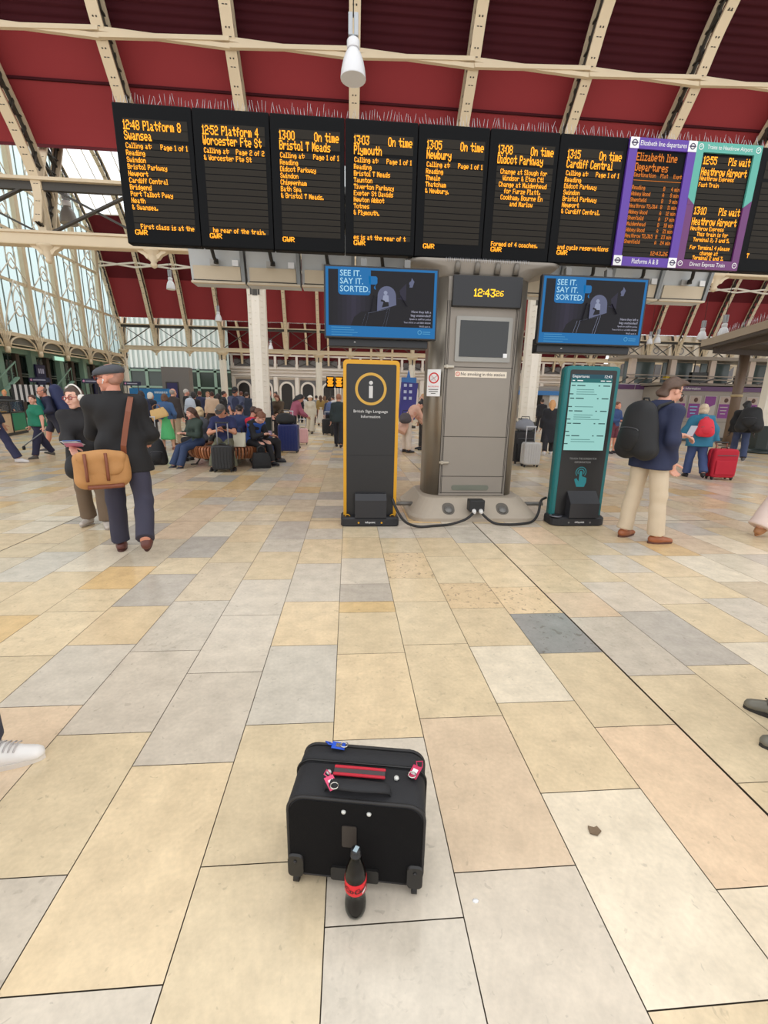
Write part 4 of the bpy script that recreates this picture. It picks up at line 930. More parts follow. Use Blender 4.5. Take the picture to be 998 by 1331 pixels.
# litter
q = MB(); q.add([(x+.767-.767, y, .002+z) for x, y, z in ((-.022, -.012, 0), (.0, -.022, .002), (.024, -.006, .001), (.016, .012, .004), (.004, .01, .001), (-.016, .016, .003))], [(0, 1, 2, 3, 4, 5)]); q.add([(x, y, .0045+z) for x, y, z in ((-.022, -.012, 0), (.0, -.022, .002), (.024, -.006, .001), (.016, .012, .004), (.004, .01, .001), (-.016, .016, .003))], [(5, 4, 3, 2, 1, 0)])
p = fl(772, 1080); tag(q.build('paper_scrap', mat('scrap_brown', rgb(118, 98, 76), .8), loc=(p[0], p[1], 0)), 'brown torn scrap lying on a pale slab to the right of the case', 'litter')
q = MB(); q.lathe([(.0, .004), (.008, .003), (.011, 0)], 7, sy=.7); p = fl(618, 1171); tag(q.build('paper_scrap', WHITE, loc=(p[0], p[1], 0)), 'tiny white scrap lying on the grey slab right of the bottle', 'litter')
# ================================================================== PENDANT LAMPS
LAMPW = mat('lamp_white', rgb(226, 226, 228), .35); LAMPG = mat('lamp_gear_grey', rgb(176, 180, 184), .35, .3); LAMPIN = mat('lamp_reflector', rgb(222, 216, 196), .25, .2)
def pendant(label, p, r, cab, dark=False):
    t = thing('pendant_lamp', label, 'lamp', p, 0, 'pendant lamps hanging from the roof ribs'); k = r/.25
    m = MB(); m.lathe([(.25*k, 0), (.252*k, .02*k), (.235*k, .16*k), (.20*k, .30*k), (.15*k, .42*k), (.10*k, .48*k), (.10*k, .50*k)], 20, 0); m.lathe([(.245*k, .004), (.225*k, .16*k), (.19*k, .29*k), (.14*k, .40*k), (.0, .42*k)], 20, 1); sh = m.build('lamp_shade', [LAMPW if not dark else mat('lamp_grey', rgb(140, 136, 130), .4), LAMPIN], t)
    m = MB(); m.lathe([(0, .20*k), (.05*k, .22*k), (.065*k, .28*k), (.05*k, .34*k), (.0, .36*k)], 14); m.build('bulb', emit('lamp_bulb', rgb(255, 244, 214), 1.1), sh)
    m = MB(); m.lathe([(.12*k, .49*k), (.125*k, .5*k), (.125*k, .62*k), (.11*k, .64*k)], 16); m.build('collar', LAMPW, t)
    m = MB(); 
    for x in (-.055, .055): m.box((x*k, 0, .86*k), (.085*k, .15*k, .36*k), 0, bev=.012*k)
    m.box((0, 0, .68*k), (.1*k, .1*k, .06*k), 0); m.build('control_gear', LAMPG, t)
    m = MB(); m.cyl((0, 0, 1.0*k), (0, 0, cab), .012*k, None, 6); m.build('cable', HOSE, t)
pendant('large white pendant lamp hanging above the middle of the departure row', (.07, 9.0, 6.69), .21, 5.6)
pendant('white bell lamp on a long cord, left of the grey cabinet backs', (-11.3, 32, 8.1), .27, 8.5)
pendant('small white bell lamp against the crimson roof, below the grey cabinet backs', (-10.58, 40, 7.5), .28, 5.5)
pendant('grey bell lamp hanging inside the crossed bracing on the left', (-9.55, 18, 7.15), .27, 7.5, True)
pendant('white bell lamp over the canopy corner, further from the pole', (21.5, 27.5, 5.5), .26, 9)
pendant('white bell lamp over the canopy corner, closer to the pole', (21.6, 26, 5.45), .29, 9)
pendant('tiny white bell lamp above the far wall, right of the riveted column', (-9.72, 60, 7.4), .3, 4)
pendant('small bell lamp beside the right advert screen, first of the pair', (26.5, 40, 6.8), .25, 8)
pendant('small bell lamp beside the right advert screen, second of the pair', (27.2, 40, 6.9), .28, 8)

# ================================================================== TICKET KIOSK, CANOPY
KGREY = mat('kiosk_grey', rgb(150, 142, 132), .5, noise=.04, scale=2); KPUR = mat('kiosk_purple', rgb(96, 62, 104), .5); KDARK = mat('kiosk_plinth', rgb(66, 62, 58), .6); POSTP = mat('poster_purple', rgb(124, 46, 128), .5); POSTG = mat('poster_grey', rgb(176, 168, 162), .5); SKINP = mat('poster_photo', rgb(178, 160, 148), .6)
k = thing('ticket_kiosk', 'grey ticket kiosk with a purple Flight Information header and posters', 'kiosk', (14.0, 19.3, 0))
m = MB(); m.box((4.2, 1.6, 1.2), (8.4, 3.2, 2.36), 0, bev=.02)
for x in (0, 3.35, 5.6, 8.3): m.box((x+.03, -.01, 1.2), (.04, .03, 2.3), 1)
m.box((4.2, -.008, .85), (8.3, .02, .02), 1); m.build('wall_panels', [KGREY, mat('kiosk_joint', rgb(112, 104, 96), .5)], k)
m = MB(); m.box((4.2, -.03, .08), (8.5, .1, .16), 0); m.build('plinth', KDARK, k)
m = MB(); m.box((1.68, -.05, 2.28), (3.3, .08, .19), 0); m.box((4.5, -.05, 2.28), (2.2, .08, .19), 0); m.box((7.0, -.05, 2.28), (2.6, .08, .19), 0); h = m.build('header_sign', KPUR, k)
m = MB(); put_text(m, 'Flight Information', .33, 2.28, .15, -.095, 0, 'LEFT', .004); ring(m, .18, 2.28, .0, .07, -.095, 0, 16); put_text(m, 'Tickets', 6.9, 2.28, .12, -.095, 0); m.build('lettering', WHITE, h)
for x, kd in ((.32, 0), (1.02, 1), (1.74, 2), (2.45, 0), (3.75, 0)):
    m = MB(); z0, z1 = 1.0, 1.98; m.box((x+.28, -.015, (z0+z1)/2), (.58, .02, z1-z0), 0)
    if kd == 2: m.prism([(x+.03, 1.96), (x+.53, 1.96), (x+.53, 1.62), (x+.28, 1.5), (x+.03, 1.62)], 0, .01, 1, o=(0, -.026, 0)); m.prism([(x+.05, 1.02), (x+.51, 1.02), (x+.28, 1.14)], 0, .01, 1, o=(0, -.026, 0))
    else:
        m.box((x+.28, -.028, 1.33), (.52, .01, .62), 1); m.box((x+.28, -.028, 1.80), (.46, .01, .3), 2); m.lathe([(0, .01), (.09, .01), (.1, 0)], 12, 3, (x+.32, -.033, 1.80), rotx(math.pi/2))
        for q in range(3): m.box((x+.26, -.036, 1.5-.14*q), (.36-.06*q, .006, .04), 4 if kd == 1 else 0)
    m.build('poster', [POSTG, POSTP, SKINP, mat('poster_dark', rgb(90, 60, 52), .6), mat('poster_blue', rgb(120, 190, 220), .5)], k)
m = MB(); ring(m, 5.9, 1.78, .10, .16, -.03, 0, 20); m.box((5.9, -.03, 1.78), (.4, .004, .05), 0); put_text(m, 'Tickets', 6.2, 1.78, .30, -.03, 1, 'LEFT', .004); m.build('roundel_sign', [KPUR, mat('lettering_dim', rgb(110, 100, 96), .5)], k)
m = MB(); m.box((4.2, 1.6, 2.46), (8.8, 3.6, .1), 0)
for x in (.2, 1.2, 2.4, 3.9): m.bar((x, -.2, 2.5), (x+1.2, .4, 2.75), .05, .05, 1)
m.build('roof_slab', [mat('kiosk_roof', rgb(126, 118, 108), .6), KDARK], k)
k2 = thing('information_wall', 'pale grey information wall with two purple headers behind the man in the navy blazer', 'kiosk', (12.6, 21.0, 0))
m = MB(); m.box((.95, .3, 1.25), (1.95, .5, 2.5), 0, bev=.02); m.build('wall_panels', mat('info_grey', rgb(186, 182, 180), .5), k2)
for x in (.48, 1.42): m = MB(); m.box((x, .03, 2.36), (.88, .06, .22), 0); m.build('header_sign', KPUR, k2)
m = MB()
for x in (.15, .62, 1.1, 1.6): m.bar((x, .1, 2.5), (x+.2, -.2, 2.75), .04, .04); m.lathe([(.0, 0), (.06, .03), (.05, .1)], 8, 0, (x+.2, -.2, 2.72))
m.build('spot_lights', DARKIRON, k2)
for (nm, lab, x, y, z, w, h, mt) in (('advert_box', 'black square advert box above the ticket kiosk roof', 22.0, 27.7, 3.1, 1.25, 1.0, mat('advert_box_black', rgb(48, 48, 46), .4)), ('yellow_sign', 'small yellow sign hung above the ticket kiosk', 19.9, 27.6, 3.2, .62, .2, mat('sign_yellow', rgb(224, 188, 40), .5)), ('advert_box', 'dark advert box further right above the kiosk roof', 24.9, 27.7, 3.0, 1.0, .9, MATS['kiosk_plinth'])):
    t = thing(nm, lab, 'sign', (x, y, z)); m = MB(); m.box((0, 0, 0), (w, .3, h), 0, bev=.02); m.build('box', mt, t)
    m = MB(); m.cyl((-w*.35, 0, h/2), (-w*.35, 0, 4.4-z), .03, None, 6); m.cyl((w*.35, 0, h/2), (w*.35, 0, 4.4-z), .03, None, 6); m.build('hanger', DARKIRON, t)
# upper gallery behind the kiosk
mb = MB(); mb.box((37, 28.5, 2.75), (40, 2.4, .2), 0); mb.box((37, 28.5, 4.4), (40, 2.4, .2), 0)
for x in np.arange(17.4, 56, 2.6): mb.box((x, 27.6, 3.6), (.35, .3, 1.6), 1); mb.box((x+1.3, 28.9, 3.55), (2.0, .1, 1.4), 2)
mb.box((37, 27.4, 3.15), (40, .06, .06), 0); mb.box((37, 27.4, 3.35), (40, .06, .06), 0); mb.box((37, 29.6, 1.4), (40, .3, 2.8), 0)
struct('wall_right_gallery', mb, [mat('gallery_grey', rgb(150, 140, 128), .6), mat('gallery_pier', rgb(206, 190, 176), .6), mat('gallery_glass', rgb(96, 110, 108), .15)])
mb = MB(); mb.box((60, 30, 6), (.4, 70, 12), 0); struct('wall_right', mb, [mat('right_wall_paint', rgb(190, 176, 158), .7)])
cn = thing('canopy', 'brown canopy edged with bird spikes on a single brown pole at the right', 'canopy', (15.03, 16.82, 0))
m = MB(); poly_ = [(-1.93, -.7), (-3.13, -4.12), (-3.73, -5.8), (-2.1, -5.8), (-1.5, -2.8), (-1.5, -1.75), (1.5, -1.3), (5, .2), (5, 1.4), (-1.7, .2)]
m.prism(poly_, 3.72, 3.96, 0, axes=((1, 0, 0), (0, 1, 0), (0, 0, 1))); m.prism([(a*.985, b*.985) for a, b in poly_], 3.62, 3.72, 1, axes=((1, 0, 0), (0, 1, 0), (0, 0, 1))); m.build('roof', [mat('canopy_fascia', rgb(166, 152, 134), .5), mat('canopy_soffit', rgb(74, 66, 60), .7)], cn)
m = MB()
m.bar((-1.7, -.5, 3.52), (4.6, .6, 3.52), .08, .2); m.bar((-1.75, -.9, 3.52), (-3.3, -5.6, 3.52), .08, .2)
m.build('roof_beams', BROWNCOL, cn)
m = MB(); m.lathe([(.17, 0), (.17, 3.62)], 16); m.lathe([(.20, 1.9), (.20, 2.0)], 16, 1); m.lathe([(.32, 0), (.32, .04), (.2, .08)], 16); m.build('pole', [mat('pole_brown', rgb(112, 92, 76), .45), mat('pole_band', rgb(176, 156, 120), .4)], cn)
m = MB(); r = random.Random(3)
for q in np.linspace(.02, .98, 60): a = (-1.93-1.8*q, -.7-5.1*q, 3.96); m.sweep([(a, .006), ((a[0]+r.uniform(-.05, .05), a[1], 4.15+r.uniform(-.03, .05)), .003)], 4)
m.build('bird_spikes', STEEL_PIN, cn)

# ================================================================== THINGS AT THE LEFT OF THE HALL
st = thing('food_stall', 'wooden food counter with a glass case of pastries at the left edge', 'food stall', (-11.9, 16.4, 0), math.radians(16))
m = MB(); m.box((-.45, 1.2, .42), (.9, 2.6, .72), 0); m.build('counter', mat('stall_wood', rgb(206, 176, 140), .5, noise=.08, scale=6), st)
m = MB(); m.box((-.45, 1.2, .05), (.94, 2.7, .10), 0); m.box((-.45, 1.2, .80), (.94, 2.7, .04), 0)
for y in (-.12, 1.2, 2.5): m.box((.0, y, .6), (.05, .05, 1.2), 0)
m.box((-.45, 1.2, 1.22), (.94, 2.7, .04), 0); m.build('black_frame', mat('stall_black', rgb(34, 32, 32), .5), st)
m = MB(); m.box((0.01, 1.85, .46), (.03, 1.2, .62), 0); gp = m.build('green_panel', mat('stall_green', rgb(20, 130, 92), .5), st)
m = MB(); m.quad([(.0, 1.17, .84), (.0, 2.48, .84), (.0, 2.48, 1.19), (.0, 1.17, 1.19)]); m.quad([(.0, -.1, .84), (.0, 1.2, .84), (.0, 1.2, 1.19), (.0, -.1, 1.19)]); m.build('glass_case', glass_mat('case_glass', (.95, .95, .95), .95), st)
r = random.Random(8)
pm = None
for i in range(16):
    if pm is None:
        q = MB(); q.lathe([(0, .05), (.05, .045), (.08, .02), (.07, 0), (0, 0)], 10, sx=1.3); pm = q.build('pastry', mat('pastry_gold', rgb(226, 172, 84), .6, noise=.2, scale=20)); o = pm
    else: o = pm.copy(); COL.objects.link(o)
    lx, ly = -.16-.22*(i % 2), -.02+.16*(i//2); c, s = math.cos(math.radians(16)), math.sin(math.radians(16))
    o.location = (-11.9+c*lx-s*ly, 16.4+s*lx+c*ly, .822); o.rotation_euler.z = r.uniform(0, 3)
    tag(o, 'golden pastry laid out in the glass case of the food counter', 'pastry', 'pastries in the glass case')
t = thing('striped_screen', 'black and white striped panel behind the woman in the green top', 'screen panel', (-14.3, 22, 0)); m = MB()
for i in range(14): m.box((-.75+.115*i, 0, 1.5), (.115, .04, .75), i % 2)
m.build('panel', [mat('stripe_black', rgb(30, 28, 30), .5), mat('stripe_white', rgb(208, 206, 206), .5)], t); m = MB(); m.cyl((-.7, .03, 0), (-.7, .03, 1.2), .03); m.cyl((.7, .03, 0), (.7, .03, 1.2), .03); m.build('post', DARKIRON, t)
NAVY = mat('sign_navy', rgb(28, 30, 62), .4); 
for x, y, w, lab in ((-15.1, 24, .95, 'navy sign above the striped panel'), (-12.7, 24, .85, 'navy sign just left of the flat cap'), (-12.1, 27, .9, 'navy sign just right of the flat cap')):
    t = thing('direction_sign', lab, 'sign', (x, y, 2.14)); m = MB(); m.box((0, 0, 0), (w, .1, .22), 0, bev=.01); m.build('board', NAVY, t); m = MB(); m.box((.02, -.053, 0), (w*.6, .006, .05), 0); m.lathe([(0, .006), (.05, .004), (.052, 0)], 12, 1, (-w*.38, -.05, 0), rotx(math.pi/2)); m.build('legend', [mat('legend_grey', rgb(170, 170, 190), .5), mat('legend_pink', rgb(220, 150, 190), .5)], t); m = MB(); m.cyl((-.3, 0, -.1), (-.3, 0, -2.14), .02, None, 6); m.cyl((.3, 0, -.1), (.3, 0, -2.14), .02, None, 6); m.build('post', DARKIRON, t)
t = thing('display_wall', 'tall grey wall block with a dark violet screen beyond the crowd', 'display wall', (-12.25, 34, 0)); m = MB(); m.box((0, .4, 1.75), (1.9, .8, 3.5), 0, bev=.03); m.build('block', mat('wall_block_grey', rgb(122, 116, 112), .5), t); m = MB(); m.box((-.25, -.02, 1.85), (.86, .06, 1.25), 0); m.build('screen_frame', DARKWIN, t); m = MB(); m.quad([(-.6, -.055, 1.3), (.1, -.055, 1.3), (.1, -.055, 2.4), (-.6, -.055, 2.4)]); m.build('screen', emit('violet_screen', rgb(66, 62, 100), .5), t)
t = thing('hoarding', 'bright blue hoarding behind the crowd, left of the grey wall block', 'hoarding', (-12.85, 31, 0)); m = MB(); m.box((0, 0, .98), (2.5, .1, 1.95), 0); m.build('board', mat('hoarding_blue', rgb(36, 116, 176), .5), t); m = MB()
for i in range(7): m.box((.35+.12*i, -.055, 1.72), (.08, .01, .13), 0)
m.build('print', mat('hoarding_print', rgb(190, 210, 226), .5), t)
t = thing('exit_sign', 'glowing pale green sign on the shop front under the glazed screen', 'sign', (-19.6, 33.4, 3.8)); m = MB(); m.box((0, 0, 0), (.12, 1.1, .3), 0, bev=.02); m.build('case', GREENCOL, t); m = MB(); m.quad([(.065, -.5, -.12), (.065, .5, -.12), (.065, .5, .12), (.065, -.5, .12)]); m.build('panel', emit('sign_glow', rgb(190, 244, 214), .9), t)
for y, lab in ((31.8, 'tall navy notice board on the shop front near the glowing sign'), (38.4, 'navy notice board on the shop front, furthest down the arcade')):
    t = thing('notice_board', lab, 'notice board', (-19.9, y, 0)); m = MB(); m.box((0, 0, 2.2), (.12, .9, 2.2), 0); m.build('board', NAVY, t); m = MB(); m.box((0, 0, .55), (.1, .12, 1.1), 0); m.build('post', DARKIRON, t); m = MB(); [m.box((.065, -.2+.2*i, 2.9), (.01, .12, .3), 0) for i in range(3)]; m.build('legend', MATS['legend_grey'], t)
# far shop and screens
t = thing('shop_unit', 'small far shop with a blue fascia seen between the pod and the teal totem', 'shop', (19.4, 45, 0)); m = MB(); m.box((0, 1, 1.6), (5.0, 1.6, 3.2), 0); m.box((-1.1, .18, 1.25), (2.4, .05, 2.3), 1); m.box((1.3, .16, 1.3), (.9, .06, 2.4), 2); m.build('front', [mat('shop_grey', rgb(164, 158, 152), .6), DARKWIN, WHITE], t); m = MB(); m.box((0, .1, 2.55), (5.0, .2, .42), 0); m.build('fascia', mat('fascia_blue', rgb(70, 132, 200), .5), t)
for x, lab in ((-1.55, 'amber far departure screen beside the yellow edged totem, left one'), (-.70, 'amber far departure screen beside the yellow edged totem, right one')):
    t = thing('far_departure_screen', lab, 'departure board', (x-.25, 46, 2.6)); m = MB(); m.box((0, 0, .55), (.82, .12, 1.1), 0); m.build('casing', BLACKP, t); m = MB()
    for i in range(8): m.box((-.02, -.065, .95-.11*i), (.62-.1*(i % 3), .01, .07), 0)
    m.build('led_text', AMBER, t); m = MB(); m.cyl((0, .02, .1), (0, .02, -2.6), .05); m.build('post', DARKIRON, t)
t = thing('banner_tower', 'blue and violet banner tower with pale blocks behind the stooping woman', 'banner', (3.35, 26, 0)); m = MB(); m.box((0, 0, 1.5), (.9, .5, 2.0), 0, roty(.06)); m.box((.02, -.0, 2.6), (.8, .45, .35), 1); m.prism([(-.1, 2.77), (.1, 2.77), (0, 3.2)], -.1, .1, 1); m.build('banner', [mat('banner_violet', rgb(58, 56, 140), .5), mat('banner_blue', rgb(60, 120, 190), .5)], t); m = MB()
for i in range(3):
    for j in range(2): m.box((-.2+.3*j, -.27, 2.35-.35*i), (.16, .02, .16), 0)
m.build('print', mat('banner_print', rgb(190, 200, 230), .5), t); m = MB(); m.lathe([(.5, 0), (.5, .1), (.12, .2), (.1, .6)], 16); m.build('stand', DARKIRON, t)

# ================================================================== ROUND SLATTED BENCH
BCX, BCY = -2.8, 10.75
t = thing('slatted_bench', 'round brown timber bench of many upright slats under the seated travellers', 'bench', (BCX, BCY, 0))
m = MB(); n = 76
for i in range(n):
    a = 2*math.pi*i/n; R = rotz(a)
    prof = [(.50, .43), (.84, .45), (.885, .43), (.90, .38), (.885, .28), (.84, .20), (.80, .18), (.80, .22), (.845, .29), (.86, .37), (.84, .405), (.50, .39)]
    m.prism(prof, -.022, .022, i % 3, axes=(tuple(R@np.array([1, 0, 0])), (0, 0, 1), tuple(R@np.array([0, 1, 0]))))
m.build('slats', [mat('slat_brown', rgb(150, 92, 58), .45), mat('slat_brown_light', rgb(170, 112, 76), .45), mat('slat_brown_dark', rgb(132, 78, 48), .45)], t)
m = MB(); m.lathe([(.50, .40), (.50, .36), (.82, .36), (.82, .40)], 40); m.lathe([(.0, .405), (.52, .405), (.52, .38), (.0, .38)], 32); m.build('under_ring', DARKIRON, t)
for i in range(6):
    a = 2*math.pi*(i+.45)/6; d = np.array([math.cos(a), math.sin(a), 0]); q = MB(); q.tube([d*.78+np.array([0, 0, .36]), d*.66+np.array([0, 0, .12]), d*.74+np.array([0, 0, .012])], .022, 6); q.tube([d*.70+np.array([0, 0, .014]), d*.86+np.array([0, 0, .014])], .014, 6); q.build('leg', DARKIRON, t)
# ================================================================== PEOPLE: one continuous body each, clothed
def smin(a, b, k):
    h = np.maximum(k-np.abs(a-b), 0)/k; return np.minimum(a, b)-h*h*k*.25
_EDG = [((0, 0, 0), (1, 0, 0)), ((0, 1, 0), (1, 1, 0)), ((0, 0, 1), (1, 0, 1)), ((0, 1, 1), (1, 1, 1)), ((0, 0, 0), (0, 1, 0)), ((1, 0, 0), (1, 1, 0)), ((0, 0, 1), (0, 1, 1)), ((1, 0, 1), (1, 1, 1)), ((0, 0, 0), (0, 0, 1)), ((1, 0, 0), (1, 0, 1)), ((0, 1, 0), (0, 1, 1)), ((1, 1, 0), (1, 1, 1))]
def nets(D, o, h):
    S = D < 0; n = tuple(k-1 for k in D.shape)
    c = np.zeros(n, int)
    for dx in (0, 1):
        for dy in (0, 1):
            for dz in (0, 1): c += S[dx:dx+n[0], dy:dy+n[1], dz:dz+n[2]]
    act = (c > 0) & (c < 8); I = np.argwhere(act)
    if len(I) == 0: return np.zeros((0, 3)), []
    idx = -np.ones(n, int); idx[act] = np.arange(len(I))
    acc = np.zeros((len(I), 3)); cnt = np.zeros(len(I))
    for a, b in _EDG:
        va = D[I[:, 0]+a[0], I[:, 1]+a[1], I[:, 2]+a[2]]; vb = D[I[:, 0]+b[0], I[:, 1]+b[1], I[:, 2]+b[2]]
        m = (va < 0) != (vb < 0); t = np.where(m, va/np.where(m, va-vb, 1), 0)
        acc += (np.array(a)+np.outer(t, np.array(b)-np.array(a)))*m[:, None]; cnt += m
    Vt = o+h*(I+acc/cnt[:, None]); F = []
    E = np.argwhere(S[:-1, 1:-1, 1:-1] != S[1:, 1:-1, 1:-1])
    i, j, k = E[:, 0], E[:, 1]+1, E[:, 2]+1
    F.append((np.stack([idx[i, j-1, k-1], idx[i, j, k-1], idx[i, j, k], idx[i, j-1, k]], 1), S[i, j, k]))
    E = np.argwhere(S[1:-1, :-1, 1:-1] != S[1:-1, 1:, 1:-1]); i, j, k = E[:, 0]+1, E[:, 1], E[:, 2]+1
    F.append((np.stack([idx[i-1, j, k-1], idx[i-1, j, k], idx[i, j, k], idx[i, j, k-1]], 1), S[i, j, k]))
    E = np.argwhere(S[1:-1, 1:-1, :-1] != S[1:-1, 1:-1, 1:]); i, j, k = E[:, 0]+1, E[:, 1]+1, E[:, 2]
    F.append((np.stack([idx[i-1, j-1, k], idx[i, j-1, k], idx[i, j, k], idx[i-1, j, k]], 1), S[i, j, k]))
    Q = np.concatenate([np.where(s[:, None], q, q[:, ::-1]) for q, s in F])
    return Vt, Q.tolist()
def A(*v): return np.array(v, float)
# primitives: ('c', a, b, ra, rb, capb, capa) round cone;  ('e', centre, radii, R) ellipsoid
def C_(a, b, ra, rb, capb=False, capa=False): return ('c', np.array(a, float), np.array(b, float), ra, rb, capb, capa)
def E_(c, r, R=None): return ('e', np.array(c, float), np.array(r, float), R)
def blob(prims, vox, k=.035, cuts=(), wr=0.0, seed=0, wf=1.0):
    lo = np.full(3, 9.); hi = np.full(3, -9.)
    for p in prims:
        if p[0] == 'c':
            lo = np.minimum(lo, np.minimum(p[1]-p[3], p[2]-p[4])); hi = np.maximum(hi, np.maximum(p[1]+p[3], p[2]+p[4]))
        else: r = p[2].max(); lo = np.minimum(lo, p[1]-r); hi = np.maximum(hi, p[1]+r)
    lo -= 3*vox; hi += 3*vox; n = np.ceil((hi-lo)/vox).astype(int)+1
    D = np.full(tuple(n), .3)
    ax = [lo[i]+vox*np.arange(n[i]) for i in range(3)]
    for p in prims:
        if p[0] == 'c': b0 = np.minimum(p[1]-p[3], p[2]-p[4]); b1 = np.maximum(p[1]+p[3], p[2]+p[4])
        else: r = p[2].max(); b0 = p[1]-r; b1 = p[1]+r
        m = k+2*vox; i0 = np.maximum(0, ((b0-m-lo)/vox).astype(int)); i1 = np.minimum(n, ((b1+m-lo)/vox).astype(int)+2)
        sl = tuple(slice(i0[q], i1[q]) for q in range(3))
        X = ax[0][sl[0]][:, None, None]; Y = ax[1][sl[1]][None, :, None]; Z = ax[2][sl[2]][None, None, :]
        if p[0] == 'c':
            a, b = p[1], p[2]; u = b-a; L = max(np.linalg.norm(u), 1e-6); u = u/L
            t = (X-a[0])*u[0]+(Y-a[1])*u[1]+(Z-a[2])*u[2]; tc = np.clip(t, 0, L)
            d = np.sqrt((X-a[0]-tc*u[0])**2+(Y-a[1]-tc*u[1])**2+(Z-a[2]-tc*u[2])**2)-(p[3]+(p[4]-p[3])*tc/L)
            if p[5]: d = np.maximum(d, t-L)
            if p[6]: d = np.maximum(d, -t)
        else:
            x, y, z = X-p[1][0], Y-p[1][1], Z-p[1][2]
            if p[3] is not None:
                R = p[3]; x, y, z = (x*R[0, 0]+y*R[1, 0]+z*R[2, 0], x*R[0, 1]+y*R[1, 1]+z*R[2, 1], x*R[0, 2]+y*R[1, 2]+z*R[2, 2])
            r = p[2]; q0 = np.sqrt((x/r[0])**2+(y/r[1])**2+(z/r[2])**2); q1 = np.sqrt((x/r[0]**2)**2+(y/r[1]**2)**2+(z/r[2]**2)**2)
            d = q0*(q0-1)/np.maximum(q1, 1e-6)
        D[sl] = smin(D[sl], d, k)
    X = ax[0][:, None, None]; Y = ax[1][None, :, None]; Z = ax[2][None, None, :]
    if wr:
        r = random.Random(seed)
        for q in range(4):
            f = r.uniform(18, 34)*wf; a, b, c = r.uniform(-.6, .6), r.uniform(-.6, .6), r.uniform(.5, 1)
            D = D+wr*np.sin(f*(a*X+b*Y+c*Z)+3*np.sin(5*X+r.uniform(0, 6))+2*np.sin(6*Y+r.uniform(0, 6)))*.5
    for pt, nn in cuts: D = np.maximum(D, (X-pt[0])*nn[0]+(Y-pt[1])*nn[1]+(Z-pt[2])*nn[2])
    return nets(D, lo, vox)
def unit(v): v = np.array(v, float); return v/max(np.linalg.norm(v), 1e-9)
def ik(S, T, l1, l2, pole):
    v = T-S; d = np.linalg.norm(v); mx = (l1+l2)*.995
    if d > mx: T = S+v/d*mx; d = mx; v = T-S
    u = v/d; a = (l1*l1-l2*l2+d*d)/(2*d); h = math.sqrt(max(l1*l1-a*a, 1e-6)); p = np.array(pole, float); p = p-u*(p@u); p = unit(p)
    return S+u*a+p*h, T
def hand_prims(W, d, nrm, side, curl, s=1.0):
    # W wrist, d finger direction, nrm back-of-hand normal, side = towards the thumb
    d = unit(d); side = unit(side-d*(side@d)); nrm = np.cross(d, side)*(1 if np.dot(np.cross(d, side), nrm) > 0 else -1)
    P = [C_(W, W+d*.03*s, .026*s, .028*s), E_(W+d*.055*s, A(.042, .042, .018)*s, np.array([side, d, nrm]).T)]
    for i, (o, L) in enumerate(((.030, .072), (.010, .080), (-.010, .074), (-.029, .060))):
        p = W+d*.088*s+side*o*s; q = d
        for j, f in enumerate((.45, .32, .25)):
            q = unit(q*math.cos(curl)-nrm*math.sin(curl)); e = p+q*L*f*s; P.append(C_(p, e, (.0095-.0008*j)*s, (.0090-.0008*j)*s)); p = e
    p = W+d*.025*s+side*.028*s; q = unit(d*.6+side*.8-nrm*.25)
    for f in (.035, .03, .024): e = p+q*f*s; P.append(C_(p, e, .011*s, .0098*s)); p = e; q = unit(q+d*.25-nrm*curl*.3)
    return P
SKIN = lambda r, g, b: mat('skin_%d_%d_%d' % (r, g, b), rgb(r, g, b), .5)
def cloth(c, nm='cloth', rough=.8): return mat('%s_%d_%d_%d' % (nm, *c), rgb(*c), rough, noise=.08, scale=9)
